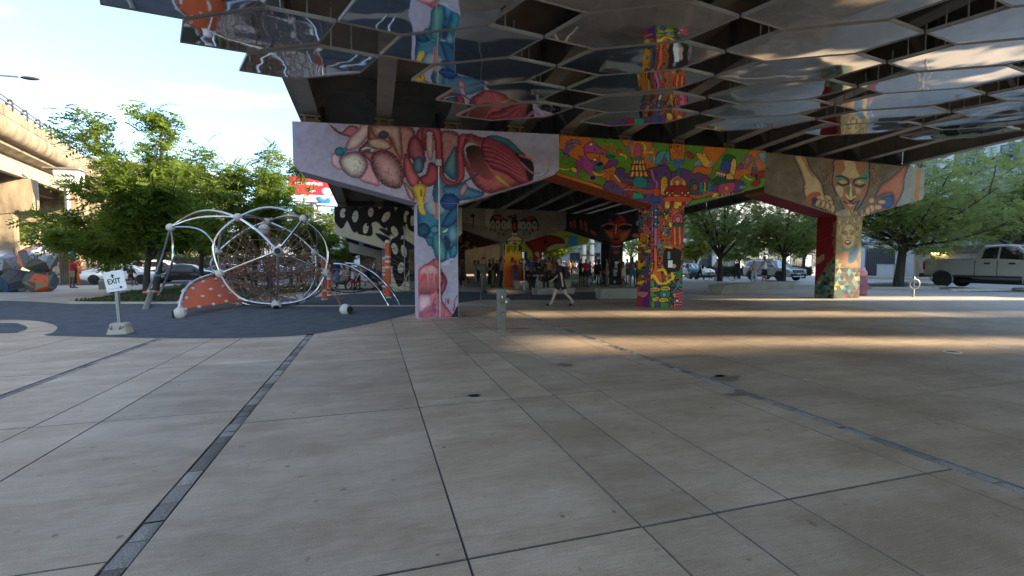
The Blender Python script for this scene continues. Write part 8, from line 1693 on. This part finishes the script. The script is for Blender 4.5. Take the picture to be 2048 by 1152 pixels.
# sunlit people far beyond
far = [(1119, 548, (206, 60, 56)), (1127, 546, (210, 206, 200)), (1133, 547, (196, 40, 50)), (1139, 549, (220, 190, 60)), (1146, 547, (190, 120, 110)), (1151, 549, (230, 226, 220)), (1156, 546, (80, 120, 180)), (1187, 548, (220, 216, 210)), (1192, 546, (70, 110, 190)), (1196, 549, (216, 120, 70)), (1221, 548, (206, 190, 180)), (1228, 549, (150, 60, 70))]
cn = ['red', 'white', 'crimson', 'yellow', 'dusty pink', 'bright white', 'blue', 'off white', 'strong blue', 'orange', 'cream', 'maroon']
for i, (px, py, c) in enumerate(far): person('distant person in a %s top in the sunlight beyond the underpass' % cn[i], px, py, ['stand', 'walkf', 'talk', 'standf'][i % 4], (i*77) % 360, 'ldmr'[i % 4], 'k', ('tee', c), ('shorts', (60, 60, 80) if i % 2 else (30, 30, 34)), (40, 40, 40), 1.7, group='sunlit people beyond the underpass')
# right of the cartoon pier
PR = 'people on the street right of the cartoon pier'
t, J, k = person('person in white with a grey backpack half hidden by the cartoon pier', 1377, 556, 'walk', 70, 'l', 'b', ('tee', (206, 206, 210)), ('shorts', (120, 126, 150)), (60, 56, 56), 1.74, group=PR); backpack(t, J, 'grey green backpack of the person in white', (84, 88, 76))
t, J, k = person('woman in a tank top with a black backpack pushing a pale blue bundle', 1400, 559, 'walkf', 290, 'l', 'b', ('tank', (206, 150, 140)), ('trousers', (26, 26, 32)), (40, 36, 36), 1.68, group=PR); backpack(t, J, 'black backpack of the woman in the tank top', (16, 16, 20))
person('man in a white tee and blue denim shorts by the bicycles', 1434, 561, 'talk', 255, 'l', 'k', ('tee', (206, 212, 216)), ('shorts', (52, 80, 120)), (180, 120, 110), 1.82, group=PR)
person('woman in a pale pink top beside the man in denim shorts', 1442, 560, 'standf', 300, 'l', 'b', ('tank', (206, 176, 170)), ('shorts', (24, 24, 30)), (60, 50, 50), 1.7, group=PR)
person('man in black walking alone along the hedge', 1474, 557, 'walk', 260, 'd', 'k', ('long', (30, 28, 38)), ('trousers', (22, 22, 28)), (20, 20, 22), 1.76, group=PR)
person('shirtless person in pale grey trousers behind the bench', 1507, 571, 'embrace', 20, 'r', 'k', None, ('trousers', (170, 172, 176)), (190, 190, 190), 1.66, group=PR)
person('man in a white vest and black shorts behind the bench', 1528, 571, 'embrace', 340, 'r', 'k', ('tank', (222, 222, 216)), ('shorts', (14, 14, 18)), (60, 40, 34), 1.86, group=PR, hat=(20, 20, 24))
person('person in blue overalls standing at the metal gate', 1763, 553, 'phone', 250, 'm', 'k', ('long', (40, 84, 140)), ('trousers', (40, 76, 130)), (150, 60, 50), 1.7)
# left
person('man in a red shirt and light shorts raising a phone by the orange column', 145, 576, 'photo', 30, 'd', 'k', ('tee', (190, 36, 44)), ('shorts', (150, 130, 100)), (120, 40, 40), 1.78)
person('man in a navy vest holding up a camera by the white sedan', 191, 562, 'photo', 150, 'm', 'k', ('tank', (30, 34, 56)), ('shorts', (176, 170, 160)), (210, 206, 200), 1.74)
b = G(262, 571); person('person sitting in the shade against the tree trunk', 262, 571, 'sit', 120, 'd', 'k', ('tee', (60, 34, 50)), ('shorts', (90, 60, 50)), (40, 36, 36), 1.7, pos=(b.x, b.y, 0))
LG = 'people resting behind the rope dome'
net_p = [('person in dark clothes standing left inside the view of the rope net', 462, 582, 'stand', (40, 36, 40), (50, 40, 44)), ('woman in a rust dress seen through the net', 480, 577, 'standf', (150, 80, 60), (110, 70, 60)), ('person in a plum top seen through the net', 492, 572, 'talk', (90, 50, 70), (60, 60, 80)), ('person in a striped pale shirt behind the central mast', 540, 577, 'stand', (150, 150, 160), (60, 70, 110)), ('person in blue trousers right of the mast', 553, 574, 'talk', (120, 96, 90), (50, 70, 130)), ('person in pink behind the right of the net', 583, 572, 'standf', (206, 130, 130), (80, 60, 60)), ('person in lilac behind the right of the net', 596, 570, 'phone', (170, 150, 190), (60, 56, 70)), ('person in teal behind the right of the net', 608, 571, 'standf', (60, 140, 140), (150, 110, 90)), ('person in cream behind the right of the net', 620, 570, 'talk', (206, 190, 160), (90, 70, 60)), ('person in maroon at the far right of the net', 632, 571, 'stand', (110, 40, 50), (60, 50, 50))]
for i, (lab, px, py, pose, c1, c2) in enumerate(net_p): person(lab, px, py, pose, (i*63+120) % 360, 'mdlr'[i % 4], 'k', ('tee', c1), ('trousers' if i % 2 else 'shorts', c2), (60, 50, 50), 1.66+.03*(i % 4), group=LG, longh=pose in ('standf', 'phone'))
person('man in a blue jacket and jeans walking away by the orange posts', 674, 568, 'walk', 20, 'd', 'k', ('long', (28, 44, 110)), ('trousers', (96, 116, 150)), (30, 28, 30), 1.78)
person('woman in a short white dress beside the man in the blue jacket', 685, 567, 'walkf', 15, 'd', 'k', ('dress', (226, 218, 222)), None, (60, 50, 50), 1.7, longh=True)
SG = 'people sitting on the ground under the women mural'
for i, (lab, px, py, pose, fc, sk, c1, c2) in enumerate([('pale seated woman leaning back left in the ground group', 696, 573, 'groundb', 110, 'l', (206, 170, 160), (150, 120, 110)), ('seated person in grey at the back of the ground group', 705, 571, 'ground', 170, 'm', (120, 116, 120), (60, 60, 66)), ('seated person with a white and red garment in the ground group', 706, 578, 'ground', 20, 'd', (206, 206, 210), (180, 30, 44)), ('seated dark figure at the middle of the ground group', 716, 576, 'ground', 200, 'd', (60, 40, 40), (120, 40, 50)), ('bare legged seated woman with fair hair in the ground group', 727, 579, 'groundb', 80, 'l', (216, 200, 190), (206, 190, 180)), ('seated person in black on the dark blanket', 740, 578, 'groundb', 70, 'd', (24, 22, 24), (20, 20, 22)), ('seated person in brown behind the ground group', 731, 571, 'ground', 190, 'm', (90, 66, 50), (60, 60, 60))]): person(lab, px, py, pose, fc, sk, 'y' if 'fair' in lab else 'k', ('tee', c1), ('shorts', c2), (50, 44, 44), 1.7, group=SG, longh='woman' in lab)
person('cyclist in a white shirt riding under the far deck', 747, 562, 'sit', 90, 'l', 'k', ('tee', (206, 210, 216)), ('shorts', (40, 44, 60)), (40, 40, 40), 1.74, pos=tuple(G(747, 562)+Vector((0, 0, .42))))
# blanket, dog, bicycles, cooler
g = G(727, 579.5); mb = MB(); mb.bbox((-1.9, -.75, .006), (1.9, .75, .03), .01); t = thing('blanket', 'dark blanket under the people sitting on the ground', 'blanket', tuple(g), -YAW); obj('cloth', mb, cm((26, 24, 28)), t, world=False)
def dog(label, loc, rz, m):
    t = thing('dog', label, 'dog', loc, rz); J = [((0, -.30, .42), .085), ((0, -.10, .40), .10), ((0, .12, .41), .12), ((0, .27, .45), .11), ((0, .38, .56), .065), ((0, .46, .64), .075), ((0, .55, .62), .045), ((0, .62, .60), .033), ((0, -.40, .48), .028), ((0, -.52, .58), .018)]; E_ = [(0, 1), (1, 2), (2, 3), (3, 4), (4, 5), (5, 6), (6, 7), (0, 8), (8, 9)]
    for s in (-1, 1):
        n = len(J); J += [((s*.075, -.28, .34), .07), ((s*.085, -.22, .24), .045), ((s*.085, -.33, .14), .026), ((s*.085, -.31, .03), .024), ((s*.085, -.26, .018), .022)]; E_ += [(0, n), (n, n+1), (n+1, n+2), (n+2, n+3), (n+3, n+4)]
        n = len(J); J += [((s*.08, .24, .33), .058), ((s*.085, .22, .20), .034), ((s*.085, .25, .04), .024), ((s*.085, .30, .018), .022)]; E_ += [(3, n), (n, n+1), (n+1, n+2), (n+2, n+3)]
        n = len(J); J += [((s*.05, .43, .73), .022), ((s*.075, .41, .79), .010)]; E_ += [(5, n), (n, n+1)]
    me = bpy.data.meshes.new('dg'); me.from_pydata([j[0] for j in J], E_, []); o = bpy.data.objects.new('dg', me); C.objects.link(o); md = o.modifiers.new('s', 'SKIN'); md.branch_smoothing = .4; md.use_smooth_shade = True
    for i, j in enumerate(J): me.skin_vertices[0].data[i].radius = (j[1], j[1]); me.skin_vertices[0].data[i].use_root = (i == 2)
    sb = o.modifiers.new('u', 'SUBSURF'); sb.levels = 1; dg = bpy.context.evaluated_depsgraph_get(); dg.update(); m2 = bpy.data.meshes.new_from_object(o.evaluated_get(dg)); bpy.data.objects.remove(o); m2.materials.clear(); obj('body', m2, m, t, world=False)
    mb = MB(); mb.tube([(.075*math.cos(a), .36+.03*math.sin(a), .535+.06*math.sin(a)) for a in np.linspace(0, 6.28, 14)[:-1]], .014, 5, closed=True); obj('collar', mb, cm((170, 40, 40)), t, world=False)
dog('dark dog standing sideways in front of the orange posts', tuple(G(683, 580)), R(-85)-YAW, mat('dog_fur', (.03, .026, .024), .8, var=.3, scale=20))
def bicycle(label, px, py, rz, col, group):
    g = G(px, py); t = thing('bicycle', label, 'bicycle', tuple(g), rz-YAW, group)
    for x in (-.52, .52):
        mb = MB(); mb.tube([(x+.33*math.cos(a), 0, .34+.33*math.sin(a)) for a in np.linspace(0, 2*math.pi, 26)[:-1]], .018, 6, closed=True); w = obj('wheel', mb.mesh('w', True), M['tyre'], t, world=False); mb = MB()
        for k in range(7): a = k*math.pi/7; mb.tube([(x-.32*math.cos(a), 0, .34-.32*math.sin(a)), (x+.32*math.cos(a), 0, .34+.32*math.sin(a))], .003, 3, cap=False)
        obj('spokes', mb, M['galv_dull'], w, world=False, kind='stuff')
    a, b, c, d, e = (-.52, 0, .34), (-.05, 0, .30), (-.17, 0, .84), (.38, 0, .80), (.52, 0, .34); mb = MB()
    for p, q in ((a, b), (a, (-.16, 0, .78)), (b, c), (b, (.40, 0, .68)), ((-.15, 0, .74), (.39, 0, .74)), (d, e)): mb.tube([p, q], .017, 6)
    obj('frame', mb, cm(col, .4), t, world=False); mb = MB(); mb.tube(crv([(.34, -.27, .92), (.40, -.12, .94), (.38, 0, .92), (.40, .12, .94), (.34, .27, .92)], 4), .013, 6); mb.tube([(.38, 0, .80), (.38, 0, .92)], .014, 6); obj('handlebar', mb, M['galv_dull'], t, world=False)
    mb = MB(); mb.ball((-.18, 0, .88), .1, 10, 6, (1.3, .6, .35)); obj('saddle', mb, M['black'], t, world=False); mb = MB(); mb.lathe([(.09, -.006), (.09, .006)], 14, (0, 0, 0)); o = obj('chainring', mb, M['galv_dull'], t, world=False); o.location = (-.05, 0, .30); o.rotation_euler = (R(90), 0, 0)
BG = 'parked bicycles'
bicycle('black bicycle leaning left of the couple in shorts', 1424, 562, R(15), (20, 20, 22), BG); bicycle('bicycle right of the couple in shorts', 1452, 561, R(160), (60, 60, 64), BG); bicycle('bicycle behind the woman in the dark red dress', 1190, 573, R(10), (150, 150, 150), BG); bicycle('bicycle in front of the red face column', 1228, 573, R(150), (40, 60, 50), BG); bicycle('bicycle lying by the dark bench beside the walking man', 1074, 590, R(80), (150, 150, 155), BG); bicycle('bicycle under the cyclist beneath the far deck', 747, 562, R(0), (30, 30, 34), 'ridden bicycles')
for i, px in enumerate((722, 735, 757, 765)): bicycle(['dark bicycle in the shade left of the cyclist', 'second dark bicycle parked behind the ground group', 'bicycle against the pale blue column', 'last bicycle in the dark under the far deck'][i], px, 563-i % 2, R(20+40*i), (26, 24, 28), BG)
g = G(1387, 558); t = thing('cooler_bundle', 'pale blue bundle on a small wheeled cart by the woman with the black backpack', 'cart', tuple(g), -YAW); mb = MB(); mb.ball((0, 0, .78), .42, 12, 8, (1.1, .6, .55)); obj('bundle', mb.mesh('b', True), cm((110, 170, 206)), t, world=False); mb = MB(); mb.bbox((-.35, -.22, .18), (.35, .22, .56), .03); obj('cart_box', mb, cm((70, 74, 80)), t, world=False)
for s in (-1, 1): mb = MB(); mb.tube([(s*.28, -.25, .11), (s*.28, .25, .11)], .11, 12); obj('wheel', mb, M['tyre'], t, world=False)
g = G(1049, 580); t = thing('pedestal_bowl', 'white pedestal with a shallow bowl in the sunlit patch under the deck', 'drinking fountain', tuple(g)); mb = MB(); mb.lathe([(.12, 0), (.05, .04), (.045, .25), (.2, .33), (.21, .36), (.05, .34)], 16); obj('bowl', mb.mesh('b', True), M['concrete_lt'], t, world=False); mb = MB(); mb.tube([(0, .1, 0), (0, .1, 1.5)], .03, 8); mb.ball((0, .1, 1.6), .12, 12, 8); obj('ball_post', mb.mesh('p', True), M['concrete_lt'], t, world=False)
g = G(1717, 590); t = thing('painted_utility_box', 'pink and blue painted utility box just behind the triangle column', 'utility box', tuple(g), -YAW); mb = MB(); mb.bbox((-.28, -.25, 0), (.28, .25, .95), .06); obj('lower_body', mb, mat('blue_purple_paint', L3(70, 84, 150), .6, var=.6, scale=3, tint=L3(206, 110, 110)), t, world=False); mb = MB(); mb.ball((.02, 0, 1.05), .33, 14, 9, (1, .8, .75)); obj('pink_head', mb.mesh('h', True), mat('pink_paint', L3(206, 140, 150), .6, var=.3, scale=4), t, world=False)
mb = MB(); mb.ball((.02, 0, 1.24), .25, 14, 8, (1, .85, .6)); obj('grey_cap', mb.mesh('h', True), mat('pale_grey_paint', L3(170, 170, 180), .6), t, world=False)
